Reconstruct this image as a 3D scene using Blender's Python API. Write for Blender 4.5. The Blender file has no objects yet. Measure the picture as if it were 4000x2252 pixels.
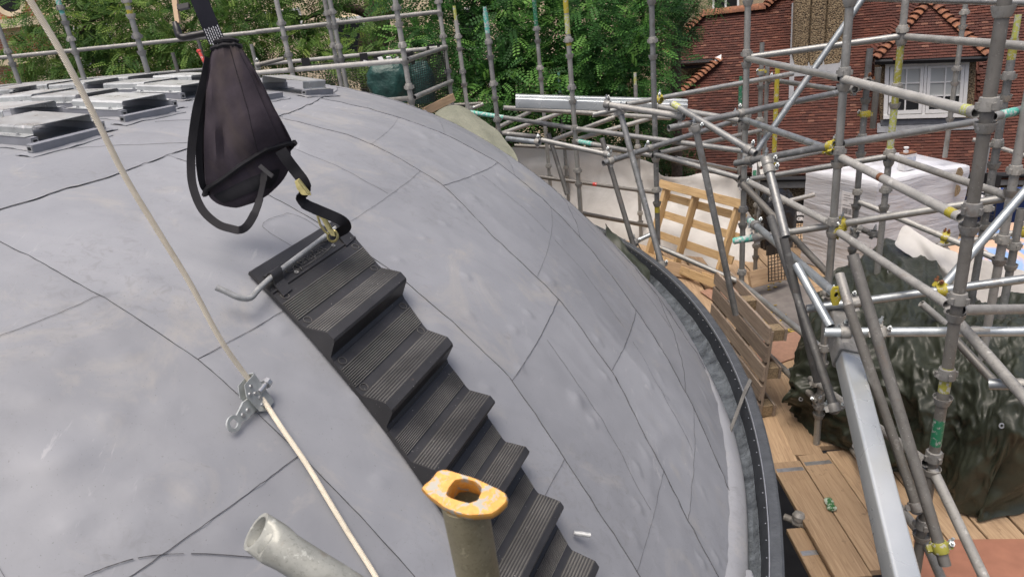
import bpy, bmesh, math, random
from mathutils import Vector as V, Matrix, noise
random.seed(7)
SC = bpy.context.scene
COL = SC.collection
R = math.radians
# ------------------------------------------------------------------ camera
# picture units below are those of the 4000 x 2252 photograph; F is its focal length.
# World: x right, y ahead, z up, metres; the street is z = 0, the eye is CAMZ above it.
F, PW, PH, CAMZ = 2700.0, 4000.0, 2252.0, 7.2
_dn = V((750, 6414, F)).normalized(); _up = -_dn                     # plumb line in camera axes
_fh = (V((0, 0, 1)) - _up * _up.z).normalized(); _rt = _fh.cross(_up)
def c2w(v): return V((v.dot(_rt), v.dot(_fh), v.dot(_up)))
cam_d = bpy.data.cameras.new('camera'); cam = bpy.data.objects.new('camera', cam_d); COL.objects.link(cam)
_cx, _cy, _cz = c2w(V((1, 0, 0))), c2w(V((0, -1, 0))), c2w(V((0, 0, -1)))
cam.matrix_world = Matrix(((_cx.x, _cy.x, _cz.x, 0), (_cx.y, _cy.y, _cz.y, 0), (_cx.z, _cy.z, _cz.z, CAMZ), (0, 0, 0, 1)))
cam_d.sensor_width = 36.0; cam_d.lens = 36.0 * F / PW
cam_d.clip_start = 0.05; cam_d.clip_end = 800
cam_d.dof.use_dof = True; cam_d.dof.focus_distance = 3.2; cam_d.dof.aperture_fstop = 14
SC.camera = cam
EYE = V((0, 0, CAMZ))
# ------------------------------------------------------------------ sky, sun, exposure
SUN_DIR = V((-0.16, -0.22, 0.96)).normalized()
w = bpy.data.worlds.new('World'); SC.world = w; w.use_nodes = True
nt = w.node_tree; nt.nodes.clear()
sky = nt.nodes.new('ShaderNodeTexSky'); sky.sky_type = 'NISHITA'; sky.sun_disc = False
sky.sun_elevation = math.asin(SUN_DIR.z); sky.sun_rotation = math.atan2(SUN_DIR.x, SUN_DIR.y)
sky.air_density = 0.6; sky.dust_density = 7.0; sky.ozone_density = 0.3
bg = nt.nodes.new('ShaderNodeBackground'); bg.inputs['Strength'].default_value = 0.15
wo = nt.nodes.new('ShaderNodeOutputWorld')
nt.links.new(sky.outputs[0], bg.inputs[0]); nt.links.new(bg.outputs[0], wo.inputs[0])
sl = bpy.data.lights.new('sun', 'SUN'); sl.energy = 1.3; sl.angle = R(38); sl.color = (1.0, 0.96, 0.9)
so = bpy.data.objects.new('sun', sl); COL.objects.link(so)
so.rotation_euler = (-SUN_DIR).to_track_quat('-Z', 'Y').to_euler(); so.location = (0, 0, 30)
SC.view_settings.view_transform = 'Standard'; SC.view_settings.look = 'None'
SC.view_settings.gamma = 1.0; SC.view_settings.exposure = 0.46
SC.view_settings.use_curve_mapping = False
SC.cycles.max_bounces = 6; SC.cycles.transparent_max_bounces = 8
# ------------------------------------------------------------------ where things stand
def ray(x, y): return c2w(V((x - PW / 2, y - PH / 2, F)).normalized())
def P(x, y, Z):                                   # the point seen at (x, y), Z metres deep
    return EYE + c2w(V(((x - PW / 2) / F * Z, (y - PH / 2) / F * Z, Z)))
def PZ(x, y, z):                                  # where that sight line meets the level z (world)
    d = ray(x, y); return EYE + d * ((z - CAMZ) / d.z)
def PX(p):                                        # world -> picture
    q = p - EYE; v = _rt * q.x + _fh * q.y + _up * q.z
    return (PW / 2 + F * v.x / v.z, PH / 2 + F * v.y / v.z, v.z)
def Zat(p): return PX(p)[2]
def isect(x, y, p0, n):
    d = ray(x, y); return EYE + d * ((p0 - EYE).dot(n) / d.dot(n))
# dome: surface of revolution about (DCX, DCY)
DCX, DCY, RIM = -4.39, 3.934, 5.642
DA, DB, DZC, DN, DM = 5.894, 2.334, CAMZ - 2.6, 5.412, 0.744
def dz(r): return DZC + DB * max(1 - (min(r, DA) / DA) ** DN, 0.0) ** (1 / DM)
def DS(r, ph, off=0.0):                           # point of the dome, ph in degrees
    a = R(ph); e = 0.004
    sl_ = (dz(r + e) - dz(max(r - e, 0))) / (2 * e)
    n = V((-sl_ * math.cos(a), -sl_ * math.sin(a), 1)).normalized()
    return V((DCX + r * math.cos(a), DCY + r * math.sin(a), dz(r))) + n * off
def DNm(r, ph):
    a = R(ph); e = 0.004; sl_ = (dz(r + e) - dz(max(r - e, 0))) / (2 * e)
    return V((-sl_ * math.cos(a), -sl_ * math.sin(a), 1)).normalized()
def rphi(p):
    return math.hypot(p.x - DCX, p.y - DCY), math.degrees(math.atan2(p.y - DCY, p.x - DCX))
def PD(x, y, off=0.0):                            # where a sight line meets the dome
    d = ray(x, y); t = 0.4
    while t < 14:
        p = EYE + d * t; r = math.hypot(p.x - DCX, p.y - DCY)
        if r < DA and p.z < dz(r): break
        t += 0.02
    lo, hi = t - 0.02, t
    for _ in range(14):
        m = (lo + hi) / 2; p = EYE + d * m; r = math.hypot(p.x - DCX, p.y - DCY)
        if r < DA and p.z < dz(r): hi = m
        else: lo = m
    p = EYE + d * hi
    return p + DNm(*rphi(p)) * off if off else p
DECK = CAMZ - 3.3
# ------------------------------------------------------------------ mesh building
def frame(d):
    d = d.normalized(); a = V((0, 0, 1)) if abs(d.z) < 0.9 else V((1, 0, 0))
    u = d.cross(a).normalized(); return u, u.cross(d).normalized(), d
class MB:
    def __init__(s): s.v = []; s.f = []; s.t = []; s.cur = None
    def add(s, vs, fs):
        b = len(s.v); s.v += [V(q) for q in vs]; s.f += [tuple(b + i for i in f) for f in fs]
        if s.cur is not None: s.t += [s.cur] * len(fs)
    def box(s, c, ax, ay, az):                    # half axes
        c, ax, ay, az = V(c), V(ax), V(ay), V(az)
        vs = [c + ax * i + ay * j + az * k for k in (-1, 1) for j in (-1, 1) for i in (-1, 1)]
        s.add(vs, [(0, 2, 3, 1), (4, 5, 7, 6), (0, 1, 5, 4), (2, 6, 7, 3), (0, 4, 6, 2), (1, 3, 7, 5)])
    def bx(s, x0, x1, y0, y1, z0, z1):
        s.box(((x0 + x1) / 2, (y0 + y1) / 2, (z0 + z1) / 2), ((x1 - x0) / 2, 0, 0), (0, (y1 - y0) / 2, 0), (0, 0, (z1 - z0) / 2))
    def rings(s, rs, closed=False, cap0=False, cap1=False):
        n = len(rs[0]); b = len(s.v); f0 = len(s.f)
        for r_ in rs: s.v += [V(q) for q in r_]
        m = len(rs)
        for i in range(m if closed else m - 1):
            for j in range(n):
                a, a2 = b + i * n + j, b + i * n + (j + 1) % n
                c, c2 = b + ((i + 1) % m) * n + j, b + ((i + 1) % m) * n + (j + 1) % n
                s.f.append((a, a2, c2, c))
        if cap0: s.f.append(tuple(b + j for j in range(n))[::-1])
        if cap1: s.f.append(tuple(b + (m - 1) * n + j for j in range(n)))
        if s.cur is not None: s.t += [s.cur] * (len(s.f) - f0)
    def circ(s, c, u, v_, r, n): return [c + (u * math.cos(2 * math.pi * i / n) + v_ * math.sin(2 * math.pi * i / n)) * r for i in range(n)]
    def cyl(s, p0, p1, r0, r1=None, n=12, cap=True):
        r1 = r0 if r1 is None else r1; u, v_, d = frame(p1 - p0)
        s.rings([s.circ(p0, u, v_, r0, n), s.circ(p1, u, v_, r1, n)], False, cap, cap)
    def pipe(s, p0, p1, ro, ri, n=16):
        u, v_, d = frame(p1 - p0)
        s.rings([s.circ(p0, u, v_, ro, n), s.circ(p1, u, v_, ro, n), s.circ(p1, u, v_, ri, n), s.circ(p0, u, v_, ri, n)], True)
    def lathe(s, c, d, prof, n=16, closed=False):
        u, v_, d = frame(d); s.rings([s.circ(c + d * h, u, v_, max(r_, 1e-4), n) for r_, h in prof], closed)
    def sweep(s, pts, r, n=8, cap=True):
        pts = [V(p) for p in pts]; rs = []; u = None
        for i, p in enumerate(pts):
            d = (pts[min(i + 1, len(pts) - 1)] - pts[max(i - 1, 0)]).normalized()
            if u is None: u = frame(d)[0]
            u = (u - d * u.dot(d)).normalized(); v_ = d.cross(u)
            rr = r[i] if isinstance(r, (list, tuple)) else r
            rs.append(s.circ(p, u, v_, rr, n))
        s.rings(rs, False, cap, cap)
    def ribbon(s, pts, sides, w_, t_):            # flat webbing: sides = unit width directions
        rs = []
        for i, p in enumerate(pts):
            d = (pts[min(i + 1, len(pts) - 1)] - pts[max(i - 1, 0)]).normalized()
            q = sides[i]; q = (q - d * q.dot(d)).normalized(); nn = d.cross(q)
            ww = w_[i] if isinstance(w_, (list, tuple)) else w_
            rs.append([p - q * ww / 2 - nn * t_ / 2, p + q * ww / 2 - nn * t_ / 2, p + q * ww / 2 + nn * t_ / 2, p - q * ww / 2 + nn * t_ / 2])
        s.rings(rs, False, True, True)
    def grid(s, g):                               # g[i][j] points
        b = len(s.v); m = len(g[0]); f0 = len(s.f)
        for r_ in g: s.v += [V(q) for q in r_]
        for i in range(len(g) - 1):
            for j in range(m - 1): s.f.append((b + i * m + j, b + (i + 1) * m + j, b + (i + 1) * m + j + 1, b + i * m + j + 1))
        if s.cur is not None: s.t += [s.cur] * (len(s.f) - f0)
    def prism(s, poly, off):                      # polygon points extruded by vector off
        n = len(poly); a = [V(q) for q in poly]; s.add(a + [q + off for q in a], [tuple(range(n))[::-1], tuple(range(n, 2 * n))] + [(i, (i + 1) % n, n + (i + 1) % n, n + i) for i in range(n)])
    def sheet(s, g, t_):                          # grid with thickness along its normals
        m, n = len(g), len(g[0]); g2 = []
        for i in range(m):
            row = []
            for j in range(n):
                a = V(g[min(i + 1, m - 1)][j]) - V(g[max(i - 1, 0)][j]); b = V(g[i][min(j + 1, n - 1)]) - V(g[i][max(j - 1, 0)])
                nn = a.cross(b); row.append(V(g[i][j]) + (nn.normalized() if nn.length > 1e-9 else V((0, 0, 1))) * t_)
            g2.append(row)
        s.grid(g2); b0 = len(s.v); s.grid([list(reversed(r_)) for r_ in g])
        ed = [(i, 0) for i in range(m)] + [(m - 1, j) for j in range(1, n)] + [(i, n - 1) for i in range(m - 2, -1, -1)] + [(0, j) for j in range(n - 2, 0, -1)]
        s.rings([[V(g[i][j]) for i, j in ed], [g2[i][j] for i, j in ed]])
    def mesh(s, mat, org=V((0, 0, 0)), smooth=35):
        me = bpy.data.meshes.new('m'); me.from_pydata([tuple(q - org) for q in s.v], [], s.f)
        if s.t and len(s.t) == len(s.f):
            at = me.attributes.new('tint', 'FLOAT', 'FACE'); at.data.foreach_set('value', s.t)
        if mat: me.materials.append(mat)
        if smooth:
            me.polygons.foreach_set('use_smooth', [True] * len(me.polygons)); me.set_sharp_from_angle(angle=R(smooth))
        me.update(); return me
    def build(s, name, mat, parent=None, org=None, smooth=35):
        o0 = V((0, 0, 0)) if org is None else V(org)
        if parent is not None: o0 = root_of(parent)
        o = bpy.data.objects.new(name, s.mesh(mat, o0, smooth)); o.data.name = name; COL.objects.link(o)
        if parent is not None: o.parent = parent
        else: o.location = o0
        return o
def root_of(o):
    while o.parent is not None: o = o.parent
    return V(o['_org']) if '_org' in o else V(o.location)
def tag(o, label=None, cat=None, group=None, kind=None):
    if label: o['label'] = label
    if cat: o['category'] = cat
    if group: o['group'] = group
    if kind: o['kind'] = kind
    return o
def thing(name, loc, label, cat, group=None):
    o = bpy.data.objects.new(name, None); COL.objects.link(o); o.location = V(loc); o.empty_display_size = 0.1
    return tag(o, label, cat, group)
def lerp(a, b, t): return a + (b - a) * t
def interp(tab, x):
    if x <= tab[0][0]: return tab[0][1]
    for (a, b), (c, d) in zip(tab, tab[1:]):
        if x <= c: return b + (d - b) * (x - a) / (c - a)
    return tab[-1][1]
def crom(pts, n):                                 # Catmull-Rom through points
    out = []
    for i in range(len(pts) - 1):
        p0, p1, p2, p3 = pts[max(i - 1, 0)], pts[i], pts[i + 1], pts[min(i + 2, len(pts) - 1)]
        for k in range(n):
            t = k / n; out.append(0.5 * ((2 * p1) + (p2 - p0) * t + (2 * p0 - 5 * p1 + 4 * p2 - p3) * t * t + (3 * p1 - p0 - 3 * p2 + p3) * t ** 3))
    return out + [pts[-1]]
def inpoly(x, y, pg):
    c = False; j = len(pg) - 1
    for i in range(len(pg)):
        if (pg[i][1] > y) != (pg[j][1] > y) and x < (pg[j][0] - pg[i][0]) * (y - pg[i][1]) / (pg[j][1] - pg[i][1]) + pg[i][0]: c = not c
        j = i
    return c
def fbm(p, o=3):
    a = 0; k = 1
    for _ in range(o): a += noise.noise(p) * k; p = p * 2.03; k *= 0.5
    return a
# ------------------------------------------------------------------ materials
class NT:
    def __init__(s, name):
        s.m = bpy.data.materials.new(name); s.m.use_nodes = True; s.t = s.m.node_tree; s.t.nodes.clear()
        s.out = s.n('OutputMaterial'); s.b = s.n('BsdfPrincipled'); s.l(s.b.outputs[0], s.out.inputs[0])
    def n(s, t, **k):
        q = s.t.nodes.new('ShaderNode' + t)
        for a, b in k.items(): setattr(q, a, b)
        return q
    def l(s, a, b): s.t.links.new(a, b)
    def val(s, sock, v):
        if hasattr(v, 'is_linked') or hasattr(v, 'links'): s.l(v, sock)
        else: sock.default_value = (tuple(v) + (1,)) if isinstance(v, tuple) and len(v) == 3 and sock.type == 'RGBA' else v
    def coord(s, kind='Object', scale=(1, 1, 1), rnd=False):
        tc = s.n('TexCoord'); mp = s.n('Mapping'); mp.inputs['Scale'].default_value = scale; s.l(tc.outputs[kind], mp.inputs[0])
        if rnd:
            oi = s.n('ObjectInfo'); vm = s.n('VectorMath', operation='SCALE'); vm.inputs[0].default_value = (13, 29, 17); s.l(oi.outputs['Random'], vm.inputs['Scale']); s.l(vm.outputs[0], mp.inputs['Location'])
        return mp.outputs[0]
    def noise(s, co, sc, det=4, rough=0.55, dist=0.0):
        q = s.n('TexNoise'); q.inputs['Scale'].default_value = sc; q.inputs['Detail'].default_value = det; q.inputs['Roughness'].default_value = rough; q.inputs['Distortion'].default_value = dist
        s.l(co, q.inputs[0]); return q.outputs[0]
    def vor(s, co, sc, feat='F1'):
        q = s.n('TexVoronoi', feature=feat); q.inputs['Scale'].default_value = sc; s.l(co, q.inputs[0]); return q
    def ramp(s, fac, stops, lin=True):
        q = s.n('ValToRGB'); e = q.color_ramp.elements
        while len(e) < len(stops): e.new(0.5)
        for k, (p, c) in enumerate(stops): e[k].position = p; e[k].color = (c, c, c, 1) if isinstance(c, (int, float)) else tuple(c) + (1,)
        s.l(fac, q.inputs[0]); return q.outputs[0]
    def mix(s, fac, a, b, mode='MIX'):
        q = s.n('Mix', data_type='RGBA', blend_type=mode); s.val(q.inputs[0], fac); s.val(q.inputs[6], a); s.val(q.inputs[7], b); return q.outputs[2]
    def math(s, op, a, b=0.0, c=None):
        q = s.n('Math', operation=op); s.val(q.inputs[0], a); s.val(q.inputs[1], b)
        if c is not None: s.val(q.inputs[2], c)
        return q.outputs[0]
    def bump(s, h, st=0.3, dist=0.01):
        q = s.n('Bump'); q.inputs['Strength'].default_value = st; q.inputs['Distance'].default_value = dist; s.l(h, q.inputs['Height']); s.l(q.outputs[0], s.b.inputs['Normal']); return q
    def set(s, col=None, rough=None, metal=None, spec=None):
        for k, v in (('Base Color', col), ('Roughness', rough), ('Metallic', metal), ('Specular IOR Level', spec)):
            if v is not None: s.val(s.b.inputs[k], v)
        return s
def plain(name, c, rough=0.6, metal=0.0, var=0.25, sc=18.0, bump=0.0, kind='Object', c2=None, rnd=True, det=4, bdist=0.004):
    t = NT(name); co = t.coord(kind, rnd=rnd); nz = t.noise(co, sc, det)
    c2 = c2 or tuple(x * (1 - var) for x in c)
    t.set(t.mix(t.ramp(nz, [(0.3, 0.0), (0.7, 1.0)]), c2, c), rough, metal)
    if bump: t.bump(t.noise(co, sc * 2.2, 4), bump, bdist)
    return t.m
def galv(name, c, rough=0.5, metal=0.35, dirt=0.5, tint=(0.9, 0.85, 0.75), k=1.0):
    t = NT(name); co = t.coord('Object', (k, k, k), rnd=True)
    oi = t.n('ObjectInfo'); a = t.noise(co, 9, 5, 0.65); b = t.noise(co, 46, 3, 0.7); sp = t.noise(co, 120, 2)
    dk = tuple(x * 0.62 for x in c); base = t.mix(t.ramp(a, [(0.32, 0.0), (0.68, 1.0)]), dk, c)
    base = t.mix(t.math('MULTIPLY', t.ramp(b, [(0.55, 0.0), (0.68, 1.0)]), dirt), base, tuple(x * 0.42 for x in c))
    base = t.mix(t.math('MULTIPLY', t.ramp(sp, [(0.68, 0.0), (0.74, 1.0)]), 0.5), base, (0.7, 0.7, 0.66))
    ru = t.noise(co, 6.5, 5, 0.7, 0.5); base = t.mix(t.math('MULTIPLY', t.ramp(ru, [(0.60, 0.0), (0.70, 1.0)]), 0.45), base, (0.16, 0.10, 0.065)); cs = t.noise(co, 21, 4, 0.65, 0.3); base = t.mix(t.math('MULTIPLY', t.ramp(cs, [(0.62, 0.0), (0.68, 1.0)]), 0.55), base, tuple(min(0.75, x * 1.9) for x in c))
    base = t.mix(t.math('MULTIPLY', oi.outputs['Random'], 0.5), base, tuple(x * y for x, y in zip(c, tint)))
    hv = t.n('HueSaturation'); t.l(base, hv.inputs['Color']); t.l(t.math('MULTIPLY_ADD', oi.outputs['Random'], 0.45, 0.75), hv.inputs['Value'])
    t.set(hv.outputs[0], t.ramp(a, [(0.3, rough - 0.12), (0.7, rough + 0.12)]), metal); t.bump(b, 0.12, 0.002)
    return t.m
M = {}
M['galv'] = galv('galvanised_tube', (0.35, 0.36, 0.355), 0.42, 0.5, 0.6)
M['galv_dark'] = galv('weathered_tube', (0.175, 0.175, 0.168), 0.55, 0.3, 0.6, (1.05, 0.95, 0.8))
M['galv_pale'] = galv('chalky_tube', (0.40, 0.395, 0.37), 0.55, 0.25, 0.65, (0.95, 0.95, 0.93))
M['galv_new'] = galv('bright_tube', (0.44, 0.475, 0.485), 0.36, 0.6, 0.3, (0.95, 1.0, 1.02))
M['fitting'] = galv('cast_fitting', (0.34, 0.34, 0.325), 0.55, 0.35, 0.7, (1, 0.95, 0.85))
M['rod'] = galv('bright_round_rod', (0.58, 0.60, 0.59), 0.4, 0.3, 0.3, (1, 1, 1), 3.0)
M['rusty'] = plain('rusty_bolt', (0.26, 0.11, 0.05), 0.8, 0.2, 0.5, 60)
def paintm(name, c, chip=(0.42, 0.42, 0.4), lvl=0.56):
    t = NT(name); co = t.coord(rnd=True); nz = t.noise(co, 40, 5, 0.7)
    t.set(t.mix(t.ramp(nz, [(lvl, 0.0), (lvl + 0.04, 1.0)]), c, chip), 0.5); t.bump(nz, 0.1, 0.002); return t.m
M['yellow'] = paintm('yellow_paint', (0.40, 0.34, 0.035)); M['teal'] = paintm('teal_paint', (0.10, 0.42, 0.34), (0.5, 0.52, 0.5), 0.5)
M['green'] = paintm('green_paint', (0.02, 0.16, 0.08), (0.3, 0.31, 0.29), 0.54); M['lime'] = paintm('lime_paint', (0.42, 0.45, 0.10), (0.45, 0.46, 0.42), 0.5)
M['orange'] = paintm('orange_yellow_paint', (0.72, 0.37, 0.075), (0.42, 0.41, 0.36), 0.52); M['red'] = paintm('red_paint', (0.5, 0.04, 0.03)); M['olive_paint'] = paintm('olive_yellow_paint', (0.30, 0.29, 0.05), (0.38, 0.38, 0.33), 0.52)
# --- dome membrane
def membrane():
    t = NT('grey_roof_membrane'); co = t.coord('Object')
    big = t.noise(co, 1.1, 5, 0.6, 0.2); mid = t.noise(co, 4.0, 3, 0.5, 0.0); fine = t.noise(co, 55, 4, 0.6)
    oi = t.n('ObjectInfo')
    base = t.mix(t.ramp(big, [(0.35, 0.0), (0.65, 1.0)]), (0.196, 0.206, 0.224), (0.250, 0.261, 0.281))
    hv = t.n('HueSaturation'); t.l(base, hv.inputs['Color']); t.l(t.math('MULTIPLY_ADD', oi.outputs['Random'], 0.16, 0.92), hv.inputs['Value']); base = hv.outputs[0]
    # scuffs: short pale and dark scratches lying down the slope
    dirt0 = t.noise(co, 2.0, 4, 0.6, 0.5)
    m2 = t.coord('Object', (30, 5, 12)); sc1 = t.noise(m2, 1.0, 5, 0.7, 0.5)
    base = t.mix(t.math('MULTIPLY', t.math('MULTIPLY', t.ramp(sc1, [(0.62, 0.0), (0.68, 1.0)]), t.ramp(big, [(0.5, 0.0), (0.6, 1.0)])), 0.3), base, (0.47, 0.47, 0.48))
    m3 = t.coord('Object', (6, 26, 14)); sc2 = t.noise(m3, 1.0, 5, 0.7, 0.8)
    base = t.mix(t.math('MULTIPLY', t.math('MULTIPLY', t.ramp(sc2, [(0.64, 0.0), (0.70, 1.0)]), t.ramp(dirt0, [(0.45, 0.0), (0.6, 1.0)])), 0.45), base, (0.15, 0.15, 0.16))
    dirt = t.noise(co, 2.6, 6, 0.7, 1.0)
    base = t.mix(t.math('MULTIPLY', t.ramp(dirt, [(0.54, 0.0), (0.70, 1.0)]), 0.40), base, (0.36, 0.34, 0.30))
    gr = t.noise(co, 28, 5, 0.75, 0.8); base = t.mix(t.math('MULTIPLY', t.math('MULTIPLY', t.ramp(gr, [(0.50, 0.0), (0.66, 1.0)]), t.ramp(t.noise(co, 1.7, 3, 0.6, 0.7), [(0.48, 0.0), (0.62, 1.0)])), 0.32), base, (0.13, 0.13, 0.13)); sp = t.noise(co, 210, 1); base = t.mix(t.math('MULTIPLY', t.ramp(sp, [(0.74, 0.0), (0.77, 1.0)]), 0.6), base, (0.09, 0.09, 0.09))
    t.set(base, t.ramp(mid, [(0.3, 0.50), (0.7, 0.62)]), 0.0, 0.35)
    wr = t.math('ADD', t.math('MULTIPLY', mid, 1.0), t.math('ADD', t.math('MULTIPLY', fine, 0.10), t.math('MULTIPLY', t.noise(co, 17, 3, 0.55, 0.3), 0.35)))
    t.bump(wr, 0.30, 0.010); return t.m
M['membrane'] = membrane()
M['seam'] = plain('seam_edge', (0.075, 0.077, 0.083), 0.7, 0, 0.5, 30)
M['bitumen'] = plain('wet_grey_coating', (0.105, 0.12, 0.132), 0.22, 0, 0.5, 13, 0.9, c2=(0.035, 0.04, 0.045), bdist=0.012)
M['upstand'] = plain('black_upstand_coating', (0.028, 0.032, 0.038), 0.42, 0, 0.4, 25, 0.25)
M['rimcoat'] = plain('blue_grey_rim_coating', (0.065, 0.072, 0.08), 0.42, 0, 0.35, 22, 0.5, bdist=0.008)
M['alu'] = plain('bright_metal_trim', (0.62, 0.63, 0.63), 0.3, 0.8, 0.2, 30)
M['render'] = plain('dark_render_wall', (0.09, 0.085, 0.08), 0.9, 0, 0.4, 8, 0.3)

def meridian(k):
    T = {-3: [(3.4, -78), (5.7, -80)], -2: [(3.4, -62), (5.7, -66)], -1: [(3.4, -48), (5.7, -50)], 0: [(3.4, -34.4), (3.6, -34.2), (4.24, -33), (5.0, -32.8), (5.7, -33.5)],
         1: [(3.4, -21.6), (4.37, -23), (4.74, -23.6), (5.04, -25.3), (5.7, -28.4)],
         2: [(3.4, -7.8), (3.78, -8.6), (3.99, -10), (4.2, -11.1), (4.47, -14.2), (4.76, -15.6), (4.99, -17.6), (5.16, -20), (5.3, -21.5), (5.41, -22.4), (5.7, -25)],
         3: [(3.4, 4.6), (3.56, 4), (4.39, 1.1), (4.57, -1.1), (4.79, -4.3), (5.06, -8.6), (5.27, -12.7), (5.47, -17.6), (5.7, -21.6)],
         4: [(3.4, 21), (3.7, 20), (4.5, 15), (4.8, 11.5), (5.06, 6), (5.27, 0.5), (5.47, -7), (5.7, -14)],
         5: [(3.4, 40), (4.5, 36), (5.1, 27), (5.7, 10)]}
    if k in T: return lambda r: interp(T[k], r)
    a0 = 40 + (k - 5) * 18.5; return lambda r: a0 - 4 * max(0, r - 4) if k == 6 else a0
BIG = [(PD(x, y), a, s_) for x, y, a, s_ in ((190, 1825, 0.012, 0.05), (300, 1790, 0.008, 0.035), (90, 1900, -0.007, 0.05), (280, 2050, 0.011, 0.022), (570, 1895, 0.009, 0.022), (640, 1600, 0.007, 0.03), (1100, 1290, 0.008, 0.02), (430, 1640, 0.008, 0.025), (250, 1390, 0.006, 0.025), (500, 2080, 0.007, 0.03), (760, 1940, 0.007, 0.03), (1390, 1560, 0.008, 0.018), (1540, 1680, 0.008, 0.018), (160, 1560, 0.006, 0.02), (900, 2080, 0.007, 0.025), (560, 1090, 0.006, 0.03), (1850, 780, 0.009, 0.03), (2150, 1100, 0.010, 0.03), (2250, 1560, 0.012, 0.03), (380, 1180, 0.005, 0.03))]
DIMP = []
_rd = random.Random(3)
for gk in range(-2, 6):
    for r0 in [4.1 + 0.21 * i for i in range(7)]:
        for fr in (0.12, 0.37, 0.62, 0.87):
            if _rd.random() < 0.72:
                rr = r0 + _rd.uniform(-0.05, 0.05); a, b = meridian(gk)(rr), meridian(gk + 1)(rr)
                DIMP.append((DS(rr, lerp(a, b, fr + _rd.uniform(-0.05, 0.05))), _rd.uniform(0.6, 1.0)))
_dg = {}
for d_ in DIMP: _dg.setdefault((int(d_[0].x * 8 // 1), int(d_[0].y * 8 // 1)), []).append(d_)
def wrinkle(r, ph):
    p = DS(r, ph); q = V((p.x, p.y, p.z))
    h = 0.0040 * fbm(q * 1.5 + V((3, 1, 7)), 2) + 0.004 * fbm(V((r * 2.0, ph * R(1) * r * 6.0, 2.0)), 2)
    h += 0.0060 * max(0.0, 1 - 7 * abs(noise.noise(q * 2.6 + V((9, 4, 1))))) * max(0.0, noise.noise(q * 0.9 + V((2, 8, 3))) + 0.25)
    h += 0.0032 * max(0.0, 1 - 6 * abs(noise.noise(V((r * 3, ph * R(1) * r * 9, 7.7))))) + 0.0016 * noise.noise(q * 12)
    for c_, a_, s_ in BIG:
        dd = (c_ - p).length_squared
        if dd < 9 * s_ * s_: h += a_ * math.exp(-dd / (s_ * s_))
    if r > 3.9:
        ix, iy = int(p.x * 8 // 1), int(p.y * 8 // 1)
        for a in (-1, 0, 1):
            for b in (-1, 0, 1):
                for c_, s_ in _dg.get((ix + a, iy + b), ()):
                    dd = (c_ - p).length_squared
                    if dd < 0.0025: h += 0.013 * s_ * math.exp(-dd / 0.00022) - 0.0016 * s_ * math.exp(-dd / 0.0009)
    return h
DB0 = V((DCX, DCY, 0))
dome = thing('domed_building', DB0, 'round building with a grey membrane dome, black gutter rim and dark wall below', 'building')
REDGE = 5.447
def sheet_patch(f0, f1, r0, r1, nu, nv, lift):
    m = MB(); g = []
    for i in range(nu + 1):
        row = []
        for j in range(nv + 1):
            u_ = i / nu
            ra = lerp(r0(u_) if callable(r0) else r0, r1(u_) if callable(r1) else r1, j / nv)
            ph = lerp(f0(ra), f1(ra), u_)
            h = wrinkle(ra, ph) + lift * (1 - min(1, u_ * nu / 2.5)) * 1.0
            row.append(DS(ra, ph, h + 0.002))
        g.append(row)
    m.grid(g)
    # turned-down lap edge
    m.grid([[p for p in g[0]], [p - V((0, 0, 0.004)) for p in g[0]]]); m.f[-nv:] = [tuple(reversed(f)) for f in m.f[-nv:]]
    return m
gores = [(-3, 20, 60), (-2, 30, 80), (-1, 44, 130), (0, 50, 150), (1, 54, 150), (2, 54, 150), (3, 50, 140), (4, 40, 120)] + [(k, 14, 36) for k in range(5, 20)]
cross = {-1: [3.95, 4.54], 0: [4.24, 4.95], 1: [4.10, 4.75, 5.2], 2: [3.85, 4.30, 4.66, 5.02, 5.3], 3: [4.10, 4.48, 4.80, 5.27], 4: [4.2, 4.5, 4.9]}
ring1 = lambda ph: 3.40 + 0.03 * math.sin(ph * 0.11) + 0.10 * max(0, (ph - 5) / 15 if ph < 20 else 1)
for k, nu, nv in gores:
    f0, f1 = meridian(k), meridian(k + 1) if k < 19 else (lambda r: 360 - 78 if False else 282.0)
    cuts = [None] + cross.get(k, []) + [REDGE]
    for a, b in zip(cuts, cuts[1:]):
        tilt = {(-1, 4.54): -0.02, (2, 4.30): 0.09, (2, 5.02): 0.04, (3, 5.27): 0.0}
        def rf(c_, k=k):
            if c_ is None: return lambda u_: ring1(lerp(meridian(k)(3.4), f1(3.4), u_)) - 0.035
            t_ = tilt.get((k, c_), 0.0); return lambda u_: c_ + t_ * (u_ - 0.5) * 2
        ra, rb = rf(a), rf(b)
        span = (REDGE if b is None else b) - (3.4 if a is None else a)
        o = sheet_patch(f0, f1, ra, rb, nu, max(8, int(nv * span / 2.1)), 0.002).build('membrane_sheet', M['membrane'], dome, smooth=60)
# sheets of the crown
crown_b = [-60, -33.5, -17.5, -7.4, 6.0, 30.0, 75.0, 150, 225, 300]
for a, b in zip(crown_b, crown_b[1:]):
    m = MB(); g = []; nu = max(10, int((b - a) / 1.1)) if a < 40 and a > -61 else 16
    for i in range(nu + 1):
        ph = lerp(a, b, i / nu); row = []
        for j in range(34):
            ra = lerp(0.05, ring1(ph), (j / 33) ** 0.8); row.append(DS(ra, ph, 0.0045 + wrinkle(ra, ph)))
        g.append(row)
    m.grid(g); m.build('membrane_sheet', M['membrane'], dome, smooth=60)
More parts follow.
